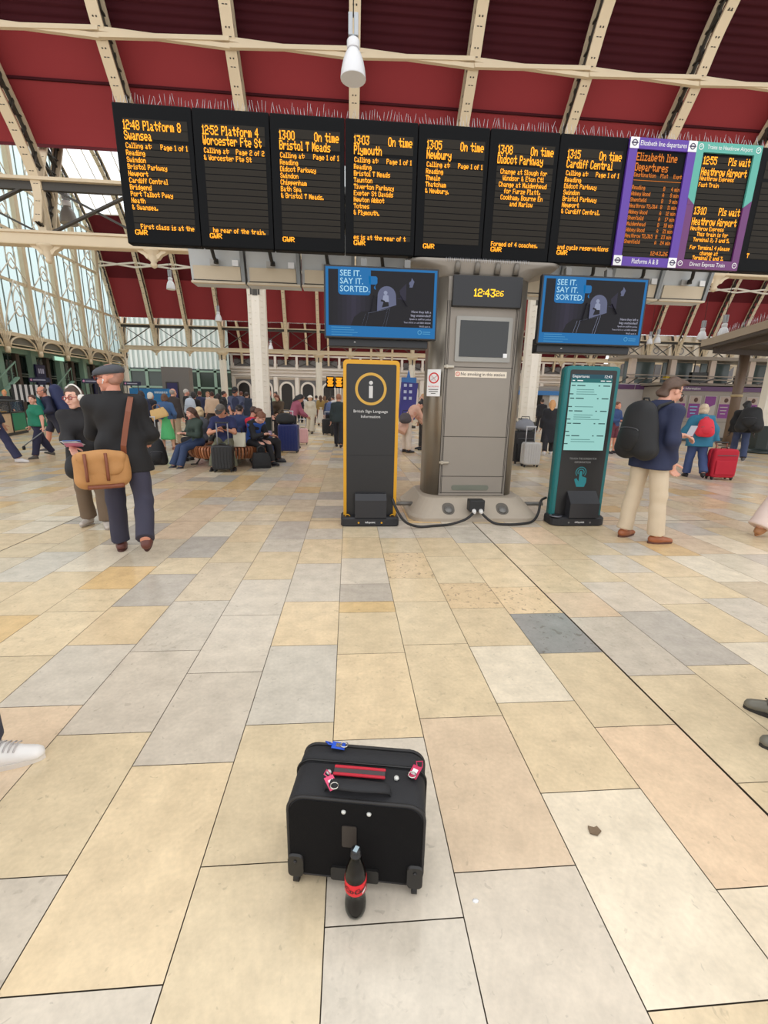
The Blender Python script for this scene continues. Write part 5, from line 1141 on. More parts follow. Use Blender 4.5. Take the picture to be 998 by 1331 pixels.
def person(label, pos, rz, h=1.75, g=1.0, vox=.02, skin=(206, 156, 132), lean=0.0, roll=0.0, hunch=0.0, twist=0.0, legs=((0, 0, .06), (0, 0, .06)), feet=((0, 0), (0, 0)), head=(0, 0, 0),
           hands=None, poles=None, pz=None, curl=.35, top=None, over=None, bottom=None, shoe=None, hair=None, hat=None, glasses=None, group=None, female=False, fine=True, eyes=False, coll=None):
    s = h/1.75; t = thing('person', label, 'person', (pos[0], pos[1], pos[2] if len(pos) > 2 else 0), rz, group); J = {}
    B = []
    hipw = .095*s
    dirv = lambda a, b, sg: A(sg*math.sin(b)*math.cos(a), math.sin(a)*math.cos(b), -math.cos(a)*math.cos(b))
    for i, sg in enumerate((-1, 1)):
        a, bend, ab = legs[i]; H = A(sg*hipw, 0, -.02*s); K = H+.435*s*dirv(a, ab, sg); An = K+.425*s*dirv(a-bend, ab*.6, sg)
        yaw, fp = feet[i]; f = rotz(-sg*.12+yaw)@rotx(-fp)@A(0, 1, 0); up = rotz(-sg*.12+yaw)@rotx(-fp)@A(0, 0, 1)
        J[i] = [H, K, An, f, up]
    zmin = min(min((q[2]-.085*s*q[4])[2]-.0, (q[2]-.085*s*q[4]+.19*s*q[3])[2]) for q in J.values())
    P0 = A(0, 0, pz if pz is not None else -zmin)
    for i in J:
        for q in range(3): J[i][q] = J[i][q]+P0
    U = unit(A(math.sin(roll), math.sin(lean), math.cos(lean)*math.cos(roll))); Fw = unit(A(0, math.cos(lean), -math.sin(lean))); Rt = np.cross(Fw, U)
    RtT = rotz(twist)@Rt; FwT = rotz(twist)@Fw
    Pe = P0+.02*s*U; W = P0+.18*s*U; Ch = P0+.34*s*U; U2 = unit(U+FwT*math.tan(hunch)); Nk = Ch+.155*s*U2; Sh = Ch+.088*s*U2
    shw = (.178 if not female else .160)*s; Sl = [Sh-RtT*shw, Sh+RtT*shw]
    RB = np.array([RtT, FwT, U]).T; RP = np.array([Rt, Fw, U]).T
    hy, hp, ht = head; RH = rotz(twist)@RP@rotx(-hunch*.0)@rotz(hy)@rotx(-hp)@roty(ht)
    Hd = Nk+(RP@rotz(twist))@A(0, .02, .0)*s+.034*s*U2+RH@A(0, .01, .12)*s
    hs = s*1.0
    hd = lambda x, y, z: Hd+RH@A(x, y, z)*hs
    # arms
    if hands is None: hands = ((-.27, .06, .80), (.27, .06, .80))
    poles = poles or ((-.5, -1, -.1), (.5, -1, -.1)); Ar = []
    for i in (0, 1):
        T = A(*hands[i])*s
        if pz is not None or True: T = T+A(0, 0, 0)
        E, Wr = ik(Sl[i], T, .29*s, .255*s, poles[i]); Ar.append((Sl[i], E, Wr))
    fem = female; gg = g
    def torso(tk, to=0, blw=0.0):
        P = [E_(Ch+.0*U, A(.160*gg**.5*(.94 if fem else 1), .112*gg**.7, .19)*s+tk, RB), E_(W+.02*s*FwT*(gg-1)*3, A(.140*gg*(.93 if fem else 1), .105*gg, .17)*s+tk, RB), E_(Pe-.02*s*U, A(.162*gg**.8*(1.03 if fem else 1), .122*gg**.8, .135)*s+tk, RP)]
        for i in (0, 1): P.append(C_(Nk-.028*s*U2+RtT*(.03 if i else -.03)*s, Sl[i]-.004*s*U2, .056*s+tk, .053*s+tk))
        if fem: P += [E_(Ch+.085*s*FwT*gg**.5+RtT*sg*.07*s-.02*s*U, A(.062, .055, .065)*s*gg**.4+tk) for sg in (-1, 1)]
        return P
    def legp(tk, upto=1.0, flare=0.0, cap=True, shank=True):
        P = []
        for i in J:
            H, K, An = J[i][:3]; q = gg**.5
            P.append(C_(H+A(0, 0, .0), K, .085*s*q+tk, .058*s*q+tk*1.0, False))
            if shank:
                e = K+(An-K)*upto; P.append(C_(K, e, .058*s*q+tk, .040*s+tk+flare, cap and upto < 1.01))
                P.append(E_(K+(An-K)*.28-0.012*s*J[i][3], A(.05, .052, .09)*s*q+tk*.8))
        return P
    # ---------- body
    head_p = [E_(hd(0, -.012, .03), A(.077, .097, .092)*hs, RH), E_(hd(0, .018, -.035), A(.062, .078, .085)*hs, RH), C_(hd(-.012, .062, -.098), hd(.012, .062, -.098), .026*hs, .026*hs), C_(hd(0, .088, .012), hd(0, .112, -.032), .009*hs, .0145*hs), E_(hd(0, .082, .022), A(.05, .018, .012)*hs, RH), E_(hd(0, .088, -.066), A(.026, .014, .013)*hs, RH)]
    for sg in (-1, 1): head_p += [E_(hd(sg*.078, -.008, -.012), A(.011, .022, .033)*hs, RH), E_(hd(sg*.042, .06, -.03), A(.028, .03, .03)*hs, RH)]
    neck = [C_(Nk-.02*s*U2, hd(0, -.022, -.06), .060*s*gg**.3, .052*s)]
    armp = lambda tk, e=1.0, cap=False: sum([[C_(a, b, (.050*gg**.5)*s+tk, (.040*gg**.4)*s+tk), C_(b, b+(c-b)*e, .041*s*gg**.4+tk, .0275*s+tk, cap)] for a, b, c in Ar], [])
    body = torso(0)+legp(0)+armp(0)+neck
    for i in J: H, K, An, f, up = J[i]; body.append(C_(An-.03*s*up, An-.055*s*up+.13*s*f, .038*s, .03*s))
    Vb, Fb = blob(body, vox, .03*s); m = MB(); m.add(Vb, Fb, 0, True)
    hv = min(vox, .011 if not eyes else .0075); Vh, Fh = blob(head_p+[C_(hd(0, -.022, -.06), hd(0, -.025, -.125), .052*hs, .054*hs)], hv, .016*hs); m.add(Vh, Fh, 0, True)
    for i, (a, b, c) in enumerate(Ar):
        d = unit(c-b); sg = -1 if i == 0 else 1; nb = unit(np.cross(d, FwT)*-sg+RtT*sg*.3) if abs(d[2]) > .5 else A(0, 0, 1)
        sd = FwT if abs(d[2]) > .5 else -RtT*sg
        Vq, Fq = blob(hand_prims(c-d*.005, d, nb, sd, curl, s*(.92 if fem else 1)), max(.0055, min(.009, vox*.4)), .008); m.add(Vq, Fq, 0, True)
    sk = SKIN(*skin); bo = m.build('body', sk, t)
    if eyes:
        for sg in (-1, 1):
            q = MB(); q.lathe([(0, .012), (.006, .0105), (.010, .006), (.012, 0), (.0, -.01)], 12, 0, hd(sg*.031, .082, .006), RH@rotx(-math.pi/2)); q.lathe([(0, .0128), (.005, .0122), (.0055, .011)], 10, 1, hd(sg*.031, .0825, .006), RH@rotx(-math.pi/2)); q.build('eye', [mat('eye_white', rgb(224, 216, 210), .3), mat('iris', rgb(50, 36, 28), .2)], bo)
            q = MB(); q.sweep([(hd(sg*(.014+.036*u), .094-.014*u*u, .030+.010*math.sin(u*2.4)), .0035) for u in np.linspace(0, 1, 6)], 6); q.build('eyebrow', mat('brow', rgb(66, 46, 36), .8), bo)
        q = MB(); q.sweep([(hd(x, .0995-.8*x*x*6, -.066+abs(x)*.08), .0048-abs(x)*.1) for x in np.linspace(-.026, .026, 7)], 8); q.build('lips', mat('lips', rgb(176, 94, 92), .45), bo)
    # ---------- clothes
    def garment(nm, prims, col, cuts=(), wr=.004, k=.04, vx=None, mt=None, par=None, wf=1.0):
        Vg, Fg = blob(prims, vx or vox, k, cuts, wr if vox <= .02 else 0, zlib.crc32((nm+label).encode()) % 999, wf)
        if len(Vg) == 0: return None
        q = MB(); q.add(Vg, Fg, 0, True); return q.build(nm, mt or cloth(col), par or t)
    if bottom:
        kd, col = bottom[:2]
        waist = (P0+.13*s*U, U)
        if kd == 'trousers': fl_ = bottom[2] if len(bottom) > 2 else .02; garment('trousers', legp(.018, .98, fl_)+torso(.003)[1:3], col, [waist])
        elif kd == 'shorts':
            P = []
            for i in J: P.append(C_(J[i][0], J[i][1]+(J[i][1]-J[i][0])*(-.06), .098*s, .095*s, True))
            garment('shorts', P+torso(.014)[1:3], col, [waist])
        elif kd == 'skirt':
            Lk = bottom[2] if len(bottom) > 2 else .55; mid = (J[0][1]+J[1][1])/2; ctr = P0+A(0, 0, -.02)
            e = ctr+unit(A(0, mid[1]*.4, -1))*Lk*s
            garment('skirt', [E_(Pe, A(.17, .13, .14)*s*gg**.7, RP), C_(P0+A(0, 0, .05), e, .125*s, .225*s, True)], col, [waist], wr=.012)
        elif kd == 'wide': garment('trousers', legp(.03, .99, .06)+torso(.004)[1:3], col, [waist])
    if top:
        kd, col = top[:2]; hem = top[2] if len(top) > 2 else .05; tk = .018 if kd != 'thick' else .035
        P = torso(tk); e = .92
        if kd in ('tee', 'polo'):
            for i, (a, b, c) in enumerate(Ar): P.append(C_(a, a+(b-a)*.72, .060*gg**.5*s+tk*.5, .055*s*gg**.5+tk*.6, True))
        elif kd == 'vest': pass
        else: P += armp(tk+.004, .96, True)
        if hem > .05: P += [C_(P0+.06*s*U+RtT*sg*.072*s, P0-unit(U)*hem*s+RtT*sg*.082*s, .116*s*gg+tk, .126*s*gg+tk) for sg in (-1, 1)]
        nm = {'tee': 'tshirt', 'polo': 'tshirt', 'vest': 'gilet', 'jacket': 'jacket', 'thick': 'coat', 'shirt': 'shirt', 'jumper': 'jumper', 'hoodie': 'hoodie'}.get(kd, 'jacket')
        cuts = [(P0-U*hem*s, -U), (Nk+.022*s*U2, U2)]
        garment(nm, P, col, cuts, wr=.009)
        if kd in ('jacket', 'thick', 'hoodie', 'shirt') or coll:
            cc = coll or col; q = MB(); R = RP@rotz(twist); ringp = []
            for u in np.linspace(0, 2*math.pi, 15)[:-1]: ringp.append(A(math.cos(u)*.075, math.sin(u)*.07, 0))
            r0 = [Nk+R@(p*1.32)*s-.03*s*U2 for p in ringp]; r1 = [Nk+R@(p*1.08)*s+.045*s*U2+FwT*(-.008) for p in ringp]; r2 = [Nk+R@(p*.92)*s+.040*s*U2-FwT*.008 for p in ringp]; r0 += []; r2b = [Nk+R@(p*.85)*s-.02*s*U2 for p in ringp]
            q.loft([r0, r1, r2, r2b], caps=False); q.build('collar', cloth(cc), t)
    if over:                                   # a garment worn over the top
        kd, col = over[:2]; hem = over[2] if len(over) > 2 else .10
        P = torso(.026)
        if kd != 'vest': P += armp(.022, .95, True)
        P += [C_(P0+RtT*sg*.05*s, P0-unit(U)*hem*s+RtT*sg*.08*s, .115*s*gg+.01, .125*s*gg+.012) for sg in (-1, 1)]
        cuts = [(P0-U*hem*s, -U), (Nk+.0*s*U2, U2)]
        if len(over) > 3 and over[3]: cuts.append((P0+FwT*.10*s, FwT))
        garment('gilet' if kd == 'vest' else 'jacket', P, col, cuts, wr=.006)
    if shoe:
        for i in J:
            H, K, An, f, up = J[i]; L = .185*s; sd = np.cross(f, up)
            base = An-.085*s*up
            pr = [C_(base-.035*s*f+.045*s*up, base+.04*s*f+.042*s*up, .040*s, .043*s), C_(base+.04*s*f+.040*s*up, base+L*.92*f+.026*s*up, .043*s, .030*s), C_(An-.03*s*up, base+.04*s*up, .042*s, .040*s)]
            Vg, Fg = blob(pr, min(vox, .012), .03, [(base+.012*s*up, -up)] ); q = MB(); q.add(Vg, Fg, 0, True); so = q.build('shoe', cloth(shoe[0], 'leather', .45), t)
            out = []
            for u in np.linspace(0, 2*math.pi, 21)[:-1]:
                cx = math.cos(u); out.append(base+f*(.060*s+.140*s*cx)+sd*math.sin(u)*(.044-.006*cx)*s)
            if len(shoe) > 2:
                q = MB()
                for u in np.linspace(.035, .115, 6): q.tube([base+f*u*s+sd*v*s+up*(.102-.22*u-14*v*v)*s for v in (-.030, -.015, 0, .015, .030)], .0035, 5)
                q.build('laces', cloth(shoe[2]), so)
            q = MB(); q.loft([[p for p in out], [p+up*.020*s for p in out]], sm=False); q.build('sole', cloth(shoe[1] if len(shoe) > 1 else shoe[0], 'rubber', .6), so)
    if hair:
        kd, col = hair[:2]; P = [E_(hd(0, -.016, .036), A(.086, .104, .098)*hs, RH)]; cuts = [(hd(0, .058, .050), RH@unit(A(0, .82, -.57)))]
        if kd == 'short': cuts.append((hd(0, 0, -.065), RH@A(0, 0, -1)))
        elif kd == 'thick': P = [E_(hd(0, -.018, .036), A(.084, .103, .099)*hs, RH)]; P += [E_(hd(.01, .028, .108), A(.066, .058, .026)*hs, RH), E_(hd(0, -.078, -.055), A(.070, .046, .075)*hs, RH)]+[E_(hd(sg*.074, .0, .0), A(.018, .035, .05)*hs, RH) for sg in (-1, 1)]; cuts = [(hd(0, .048, .066), RH@unit(A(0, .84, -.54))), (hd(0, 0, -.118), RH@A(0, 0, -1))]
        elif kd == 'bob': P += [C_(hd(sg*.068, -.02, .0), hd(sg*.074, -.01, -.10), .04*hs, .038*hs) for sg in (-1, 1)]+[E_(hd(0, -.06, -.05), A(.085, .055, .085)*hs, RH)]
        elif kd == 'long':
            P += [C_(hd(sg*.066, -.02, .0), hd(sg*.085, .0, -.23), .042*hs, .040*hs) for sg in (-1, 1)]+[C_(hd(0, -.07, -.03), hd(0, -.09, -.27), .075*hs, .075*hs)]
        elif kd == 'bun': P.append(E_(hd(0, -.095, .11), A(.045, .045, .042)*hs, RH)); cuts.append((hd(0, 0, -.07), RH@A(0, 0, -1)))
        elif kd == 'tail': P += [E_(hd(0, -.115, .03), A(.03, .03, .03)*hs), C_(hd(0, -.12, .02), hd(0, -.14, -.16), .03*hs, .016*hs)]; cuts.append((hd(0, 0, -.28), RH@A(0, 0, -1)))
        elif kd == 'thin': P = [E_(hd(0, -.02, .025), A(.082, .102, .092)*hs, RH)]; cuts = [(hd(0, .0, .055), RH@unit(A(0, .35, .94))), (hd(0, .02, .0), RH@unit(A(0, 1, -.1))), (hd(0, 0, -.07), RH@A(0, 0, -1))]
        garment('hair', P, col, cuts, wr=.012 if kd == 'thick' else .006, wf=2.2, k=.03, vx=min(vox, .012), mt=mat('hair_%d_%d_%d' % col, rgb(*col), .55, noise=.35, scale=40))
    if hat:
        kd, col = hat[:2]
        if kd == 'cap':
            o = garment('cap', [E_(hd(0, -.014, .048), A(.090, .108, .090)*hs, RH)], col, [(hd(0, 0, .045), RH@unit(A(0, .12, -1)))], wr=0, vx=min(vox, .012))
            q = MB(); n = 12; top_ = [hd(.078*math.cos(u), .070+.10*math.sin(u), .052-.035*math.sin(u)) for u in np.linspace(0, math.pi, n)]; 
            q.loft([top_, [p-RH@A(0, 0, .008)*hs for p in top_]], sm=False); q.build('peak', cloth(hat[2] if len(hat) > 2 else col), o)
        elif kd == 'flat':
            P = [E_(hd(0, -.010, .060), A(.100, .122, .058)*hs, RH@rotx(-.16)), E_(hd(0, .06, .050), A(.085, .075, .036)*hs, RH@rotx(-.25))]
            o = garment('flat_cap', P, col, [(hd(0, .0, .030), RH@unit(A(0, -.10, -1)))], wr=.002, k=.03, vx=.009)
            top_ = [hd(.080*math.cos(u), .080+.068*math.sin(u), .034-.018*math.sin(u)) for u in np.linspace(0, math.pi, 14)]
            q = MB(); q.loft([top_, [p-RH@A(0, 0, .009)*hs for p in top_]], sm=False); q.build('peak', cloth(col), o)
        elif kd == 'sun': o = garment('sun_hat', [E_(hd(0, -.01, .06), A(.092, .108, .075)*hs, RH), E_(hd(0, -.01, .045), A(.15, .165, .018)*hs, RH)], col, wr=0, vx=min(vox, .015))
    if glasses:
        q = MB()
        for sg in (-1, 1):
            P = [hd(sg*.036+.027*math.cos(u)*(1 if abs(math.cos(u)) < .8 else .97), .104-.10*abs(sg*.036+.027*math.cos(u)-0)**2*4, .004+.020*math.sin(u)) for u in np.linspace(0, 2*math.pi, 15)]; q.tube(P, .0042, 6)
            q.tube([hd(sg*.063, .094, .008), hd(sg*.078, .05, .008), hd(sg*.081, -.01, .004)], .003, 5)
        q.tube([hd(-.010, .106, .008), hd(.010, .106, .008)], .0035, 6); q.build('glasses', mat('frame_%d' % glasses[0], rgb(*glasses), .3), t)
    t.hide_render = False
    Rz = rotz(rz); o3 = np.array([pos[0], pos[1], pos[2] if len(pos) > 2 else 0])
    w = lambda p: o3+Rz@p
    return {'t': t, 'hd': lambda x, y, z: w(hd(x, y, z)), 'RH': Rz@RH, 'RB': Rz@RB, 'Ch': w(Ch), 'P0': w(P0), 'W': w(W), 'Nk': w(Nk), 'Ar': [[w(q) for q in a] for a in Ar], 'Sl': [w(q) for q in Sl], 'J': {i: [w(q) for q in J[i][:3]] for i in J}, 'w': w, 's': s, 'Rz': Rz}
# ---------------------------------------------------------------- bags worn or carried
def backpack(label, ctr, R, w, h, d, col, trim_=None, vox=.016, straps=None):
    t = thing('backpack', label, 'backpack', (0, 0, 0)); ctr = np.array(ctr); tl = cloth(col, 'nylon', .7); l = lambda x, y, z: ctr+R@A(x, y, z)
    # local: x right, y outwards (away from the back), z up
    P = [C_(l(-w*.5+.06, 0, -h*.5+.08), l(-w*.5+.12, 0, h*.5-.11), d*.5, d*.36), C_(l(w*.5-.06, 0, -h*.5+.08), l(w*.5-.12, 0, h*.5-.11), d*.5, d*.36), E_(l(0, .01, -.03), A(w*.52, d*.58, h*.45), R), E_(l(0, 0, h*.28), A(w*.40, d*.42, h*.22), R)]
    Vg, Fg = blob(P, vox, .06, wr=.004, seed=3); q = MB(); q.add(Vg, Fg, 0, True); b = q.build('sack', tl, t)
    Vg, Fg = blob([E_(l(0, d*.48, -h*.16), A(w*.36, d*.22, h*.24), R)], vox, .05, wr=.003); q = MB(); q.add(Vg, Fg, 0, True); pk = q.build('pocket', cloth(trim_ or col, 'nylon', .7), t)
    q = MB(); q.tube([l(w*.36*math.cos(u), d*.62, -h*.02+h*.05*math.sin(u)) for u in np.linspace(0, math.pi, 10)], .005, 5); q.build('zip', mat('zip_grey', rgb(80, 80, 84), .4), t)
    q = MB(); q.tube([l(-.04, -d*.2, h*.48), l(-.03, -d*.15, h*.55), l(.03, -d*.15, h*.55), l(.04, -d*.2, h*.48)], .010, 6); q.build('grab_loop', tl, t)
    if straps:
        for a in straps:
            q = MB(); n = len(a)
            q.sweep([(p, .020) for p in a], 8); q.build('shoulder_strap', tl, t)
    return t
def strap_ribbon(name, P, wdt, m, parent, nrm):
    q = MB(); rings = []
    for i, p in enumerate(P):
        d = unit(P[min(i+1, len(P)-1)]-P[max(i-1, 0)]); n = np.array(nrm[i]); s_ = unit(np.cross(d, n)); n = unit(np.cross(s_, d))
        rings.append([p+s_*wdt/2+n*.004, p-s_*wdt/2+n*.004, p-s_*wdt/2-n*.004, p+s_*wdt/2-n*.004])
    q.loft(rings, sm=False); return q.build(name, m, parent, fixn=True)

# ================================================================== THE FOREGROUND PEOPLE
# man in the flat cap, walking away to the left, head turned left
CAPM = person('person in a flat cap and black blazer striding away with a tan shoulder bag', (-2.12, 4.38), math.radians(14), 1.79, 1.05, .0125, (206, 142, 118), lean=.03, roll=-.05, twist=.10,
    legs=((.10, .03, .04), (-.20, .58, .13)), feet=((0, 0), (0, -.85)), head=(1.05, -.05, 0), hands=((-.12, .34, 1.10), (.17, .30, 1.04)), poles=((-.7, -.8, -.3), (.5, -.9, -.5)),
    top=('jacket', (26, 25, 27), .19), bottom=('trousers', (52, 50, 66), .022), shoe=((96, 52, 44), (70, 36, 32)), hair=('thin', (160, 116, 98)), hat=('flat', (72, 74, 80)), glasses=(130, 50, 40), eyes=True)
q = MB(); e = CAPM['hd'](-.086, .0, -.018); q.lathe([(0, .010), (.008, .006), (.009, -.004), (0, -.008)], 10, 0, e, CAPM['RH']@roty(-math.pi/2)); q.cyl(e, e+CAPM['RH']@A(-.002, .012, -.03), .0035, None, 6)
o = q.build('earbud', mat('earbud_white', rgb(236, 236, 236), .3), CAPM['t'], fixn=True); o.matrix_parent_inverse = (Matrix.Translation(CAPM['t'].location) @ Matrix.Rotation(math.radians(14), 4, 'Z')).inverted()
# messenger bag across his back
def place_local(P_, x, y, z): return P_['w'](A(x, y, z))
t = thing('messenger_bag', 'tan canvas messenger bag with brown leather straps slung across the black blazer', 'shoulder bag', (0, 0, 0))
TAN = mat('tan_canvas', rgb(182, 132, 80), .75, noise=.10, scale=14, bump=.2, bscale=300); LEA = mat('brown_leather', rgb(124, 68, 44), .5)
R = CAPM['Rz']@rotz(.30)@rotx(-.05); c0 = place_local(CAPM, -.13, -.215, .87); l = lambda x, y, z: c0+R@A(x, y, z)
P = [E_(l(0, 0, -.02), A(.205, .085, .165), R)]+[C_(l(-.145, 0, -.12), l(.145, 0, -.12), .06, .06), C_(l(-.15, 0, .08), l(.15, 0, .08), .05, .05), C_(l(-.15, 0, -.1), l(-.15, 0, .08), .055, .05), C_(l(.15, 0, -.1), l(.15, 0, .08), .055, .05)]
Vg, Fg = blob(P, .011, .05, wr=.005, seed=5); q = MB(); q.add(Vg, Fg, 0, True); q.build('bag_body', TAN, t)
Vg, Fg = blob([C_(l(-.145, -.05, .10), l(.145, -.05, .10), .048, .048), E_(l(0, -.055, .03), A(.175, .045, .12), R)], .011, .04, [(l(0, 0, -.065), R@A(0, 0, -1)), (l(0, -.03, 0), R@A(0, 1, 0))], wr=.005, seed=9); q = MB(); q.add(Vg, Fg, 0, True); q.build('flap', TAN, t)
for x in (-.125, .03): q = MB(); q.tube([l(x, -.098, .13), l(x, -.112, .05), l(x, -.108, -.06), l(x, -.10, -.11)], .013, 6); q.build('leather_tab', LEA, t)
q = MB(); q.tube([l(x, -.075+.06*abs(x), -.165) for x in np.linspace(-.13, .15, 9)], .020, 8); q.build('base_trim', LEA, t)
SP = [l(.18, -.02, .12)]+[place_local(CAPM, *p) for p in ((.055, -.20, 1.06), (.085, -.195, 1.20), (.12, -.18, 1.36), (.135, -.10, 1.475), (.12, .0, 1.49), (.08, .12, 1.38))]
strap_ribbon('shoulder_strap', SP, .045, LEA, t, [CAPM['Rz']@A(0, -1, 0)]*4+[CAPM['Rz']@A(.1, -.5, 1), CAPM['Rz']@A(.1, 0, 1), CAPM['Rz']@A(0, 1, .4)])
# woman with headphones facing the camera
WOM = person('person with white headphones and red glasses holding leaflets beside the flat cap wearer', (-2.93, 5.25), math.radians(180+12), 1.60, .98, .0125, (228, 178, 156), lean=.06, hunch=.12, female=True,
    legs=((.06, .12, .05), (-.14, .12, .05)), feet=((.1, 0), (-.1, 0)), head=(-.42, .08, .08), hands=((-.22, .24, 1.00), (.02, .38, 1.05)), poles=((-.6, -.8, -.4), (.6, -.9, -.5)), curl=.5,
    top=('hoodie', (30, 28, 30), .14), bottom=('trousers', (112, 94, 76), .03), shoe=((190, 180, 170), (160, 150, 140)), hair=('bob', (72, 54, 44)), glasses=(150, 40, 40), eyes=True)
t = thing('headphones', 'white over ear headphones worn by the glasses wearing woman', 'headphones', (0, 0, 0)); HPW = mat('headphone_white', rgb(226, 220, 212), .4)
q = MB(); q.sweep([(WOM['hd'](.098*math.sin(u), -.012, .02+.124*math.cos(u)), .0085) for u in np.linspace(-1.45, 1.45, 15)], 8); q.build('headband', HPW, t)
for sg in (-1, 1): q = MB(); q.lathe([(0, .034), (.026, .030), (.040, .016), (.042, .0), (.036, -.012), (0, -.014)], 18, 0, WOM['hd'](sg*.084, -.006, -.012), WOM['RH']@roty(sg*math.pi/2), sy=1.15); q.build('ear_cup', HPW, t)
hdp = WOM['Ar'][1][2]+WOM['Rz']@A(-.05, .10, .045)
t = thing('leaflet', 'blue and white printed leaflets held out by the woman with headphones', 'leaflet', hdp, math.radians(200))
LB = mat('leaflet_blue', rgb(84, 124, 196), .45); LW = mat('leaflet_white', rgb(224, 226, 236), .45); LP = mat('leaflet_pink', rgb(214, 130, 170), .45)
for i, (dz, a, mt) in enumerate(((-.012, .1, LP), (0, 0, LW), (.012, -.18, LW), (.022, .12, LB))): q = MB(); q.box((0, .02*i-.02, dz), (.15, .21, .004), 0, rotz(a)@rotx(.25), bev=.001); q.build('sheet', mt, t)
q = MB(); Rl = rotz(.12)@rotx(.25)
for x, y, w_, h_, mi in ((0, .05, .11, .05, 0), (-.03, -.03, .05, .05, 1), (.035, -.03, .05, .05, 0)): q.box(A(0, .04, .022)+Rl@A(x, y, .0035), (w_, h_, .001), mi, Rl)
q.build('print', [LW, mat('leaflet_dark', rgb(40, 60, 90), .5)], t)
t = thing('shoulder_bag', 'soft black bag hanging at the hip of the woman with headphones', 'shoulder bag', (0, 0, 0)); c0 = WOM['w'](A(.075, .15, .74)); R = WOM['Rz']
Vg, Fg = blob([E_(c0, A(.09, .08, .13), R), E_(c0-A(0, 0, .06), A(.10, .085, .09), R)], .013, .05, wr=.006); q = MB(); q.add(Vg, Fg, 0, True); q.build('bag_body', cloth((28, 27, 29), 'nylon', .7), t)
q = MB(); q.tube([c0+R@A(0, .0, .12), WOM['w'](A(.19, .02, 1.05)), WOM['w'](A(.15, -.02, 1.335)), WOM['w'](A(.14, -.09, 1.25)), c0+R@A(0, -.06, .1)], .012, 6); q.build('strap', HOSE, t)

# man in the navy blazer on the right, looking at his phone
NAV = person('person in a navy blazer and beige chinos with a black backpack reading a phone', (3.33, 4.68), math.radians(-78), 1.83, 1.04, .0125, (214, 158, 134), lean=.0, hunch=.17,
    legs=((-.06, .04, .07), (.10, .03, .07)), feet=((.1, 0), (-.1, 0)), head=(-.05, .52, 0), hands=((-.06, .43, 1.13), (.195, .07, .87)), poles=((-.5, -.9, -.6), (.6, -1, 0)), curl=.7,
    top=('jacket', (38, 44, 72), .16), bottom=('trousers', (206, 188, 162), .026), shoe=((156, 92, 58), (92, 56, 44)), hair=('thick', (84, 62, 48)), glasses=(46, 40, 38), eyes=True)
Rb = NAV['RB']@rotz(math.pi); Nw = NAV['w']; c0 = NAV['Ch']+NAV['RB']@A(0, -.235, -.10)
backpack('large black backpack on the back of the navy blazer', c0, Rb, .38, .58, .24, (26, 26, 28), (22, 22, 24), .013,
    [[Nw(A(sg*.11, .07, 1.20)), Nw(A(sg*.125, .10, 1.36)), Nw(A(sg*.125, .02, 1.545)), Nw(A(sg*.10, -.11, 1.50)), Nw(A(sg*.08, -.17, 1.40))] for sg in (-1, 1)])
ph = NAV['Ar'][0][2]+NAV['Rz']@A(.03, .10, .05)
def phone(label, p, rz, tilt=.9, col=(40, 38, 44), scr=(150, 130, 150)):
    t = thing('mobile_phone', label, 'phone', p, rz); q = MB(); q.box((0, 0, 0), (.074, .152, .009), 0, rotx(tilt), bev=.004); q.build('phone_case', cloth(col, 'plastic', .4), t)
    q = MB(); q.box(rotx(tilt)@A(0, 0, .0052), (.068, .144, .001), 0, rotx(tilt)); q.build('screen', emit('phone_screen_%d' % scr[0], rgb(*scr), .6), t); return t
phone('phone in a red case held up by the man in the navy blazer', ph, math.radians(-62+180), -.9, (150, 50, 62), (226, 224, 232))

# two people mostly outside the picture: only their trainers show
def sneaker_person(label, pos, rz, shoe, bottom, h):
    return person(label, pos, rz, h, 1.0, .02, legs=((.02, .02, .04), (.0, .02, .04)), hands=((-.16, -.22, .95), (.16, -.22, .95)), top=('jumper', (90, 96, 110), .05), bottom=bottom, shoe=shoe, hair=('short', (70, 56, 46)))
def trainer_detail(P_, i, h, rz, white=True):
    pass
LFT = sneaker_person('person out of the frame at the left, only a white trainer showing', (-1.505, 1.52), math.radians(-88), ((234, 230, 226), (222, 214, 204), (196, 190, 188)), ('trousers', (60, 62, 76), .02), 1.93)
RGT = sneaker_person('person out of the frame at the right, only a grey trainer showing', (2.13, 1.62), math.radians(62), ((112, 108, 96), (44, 42, 40), (90, 84, 76)), ('trousers', (50, 52, 60), .02), 1.78)
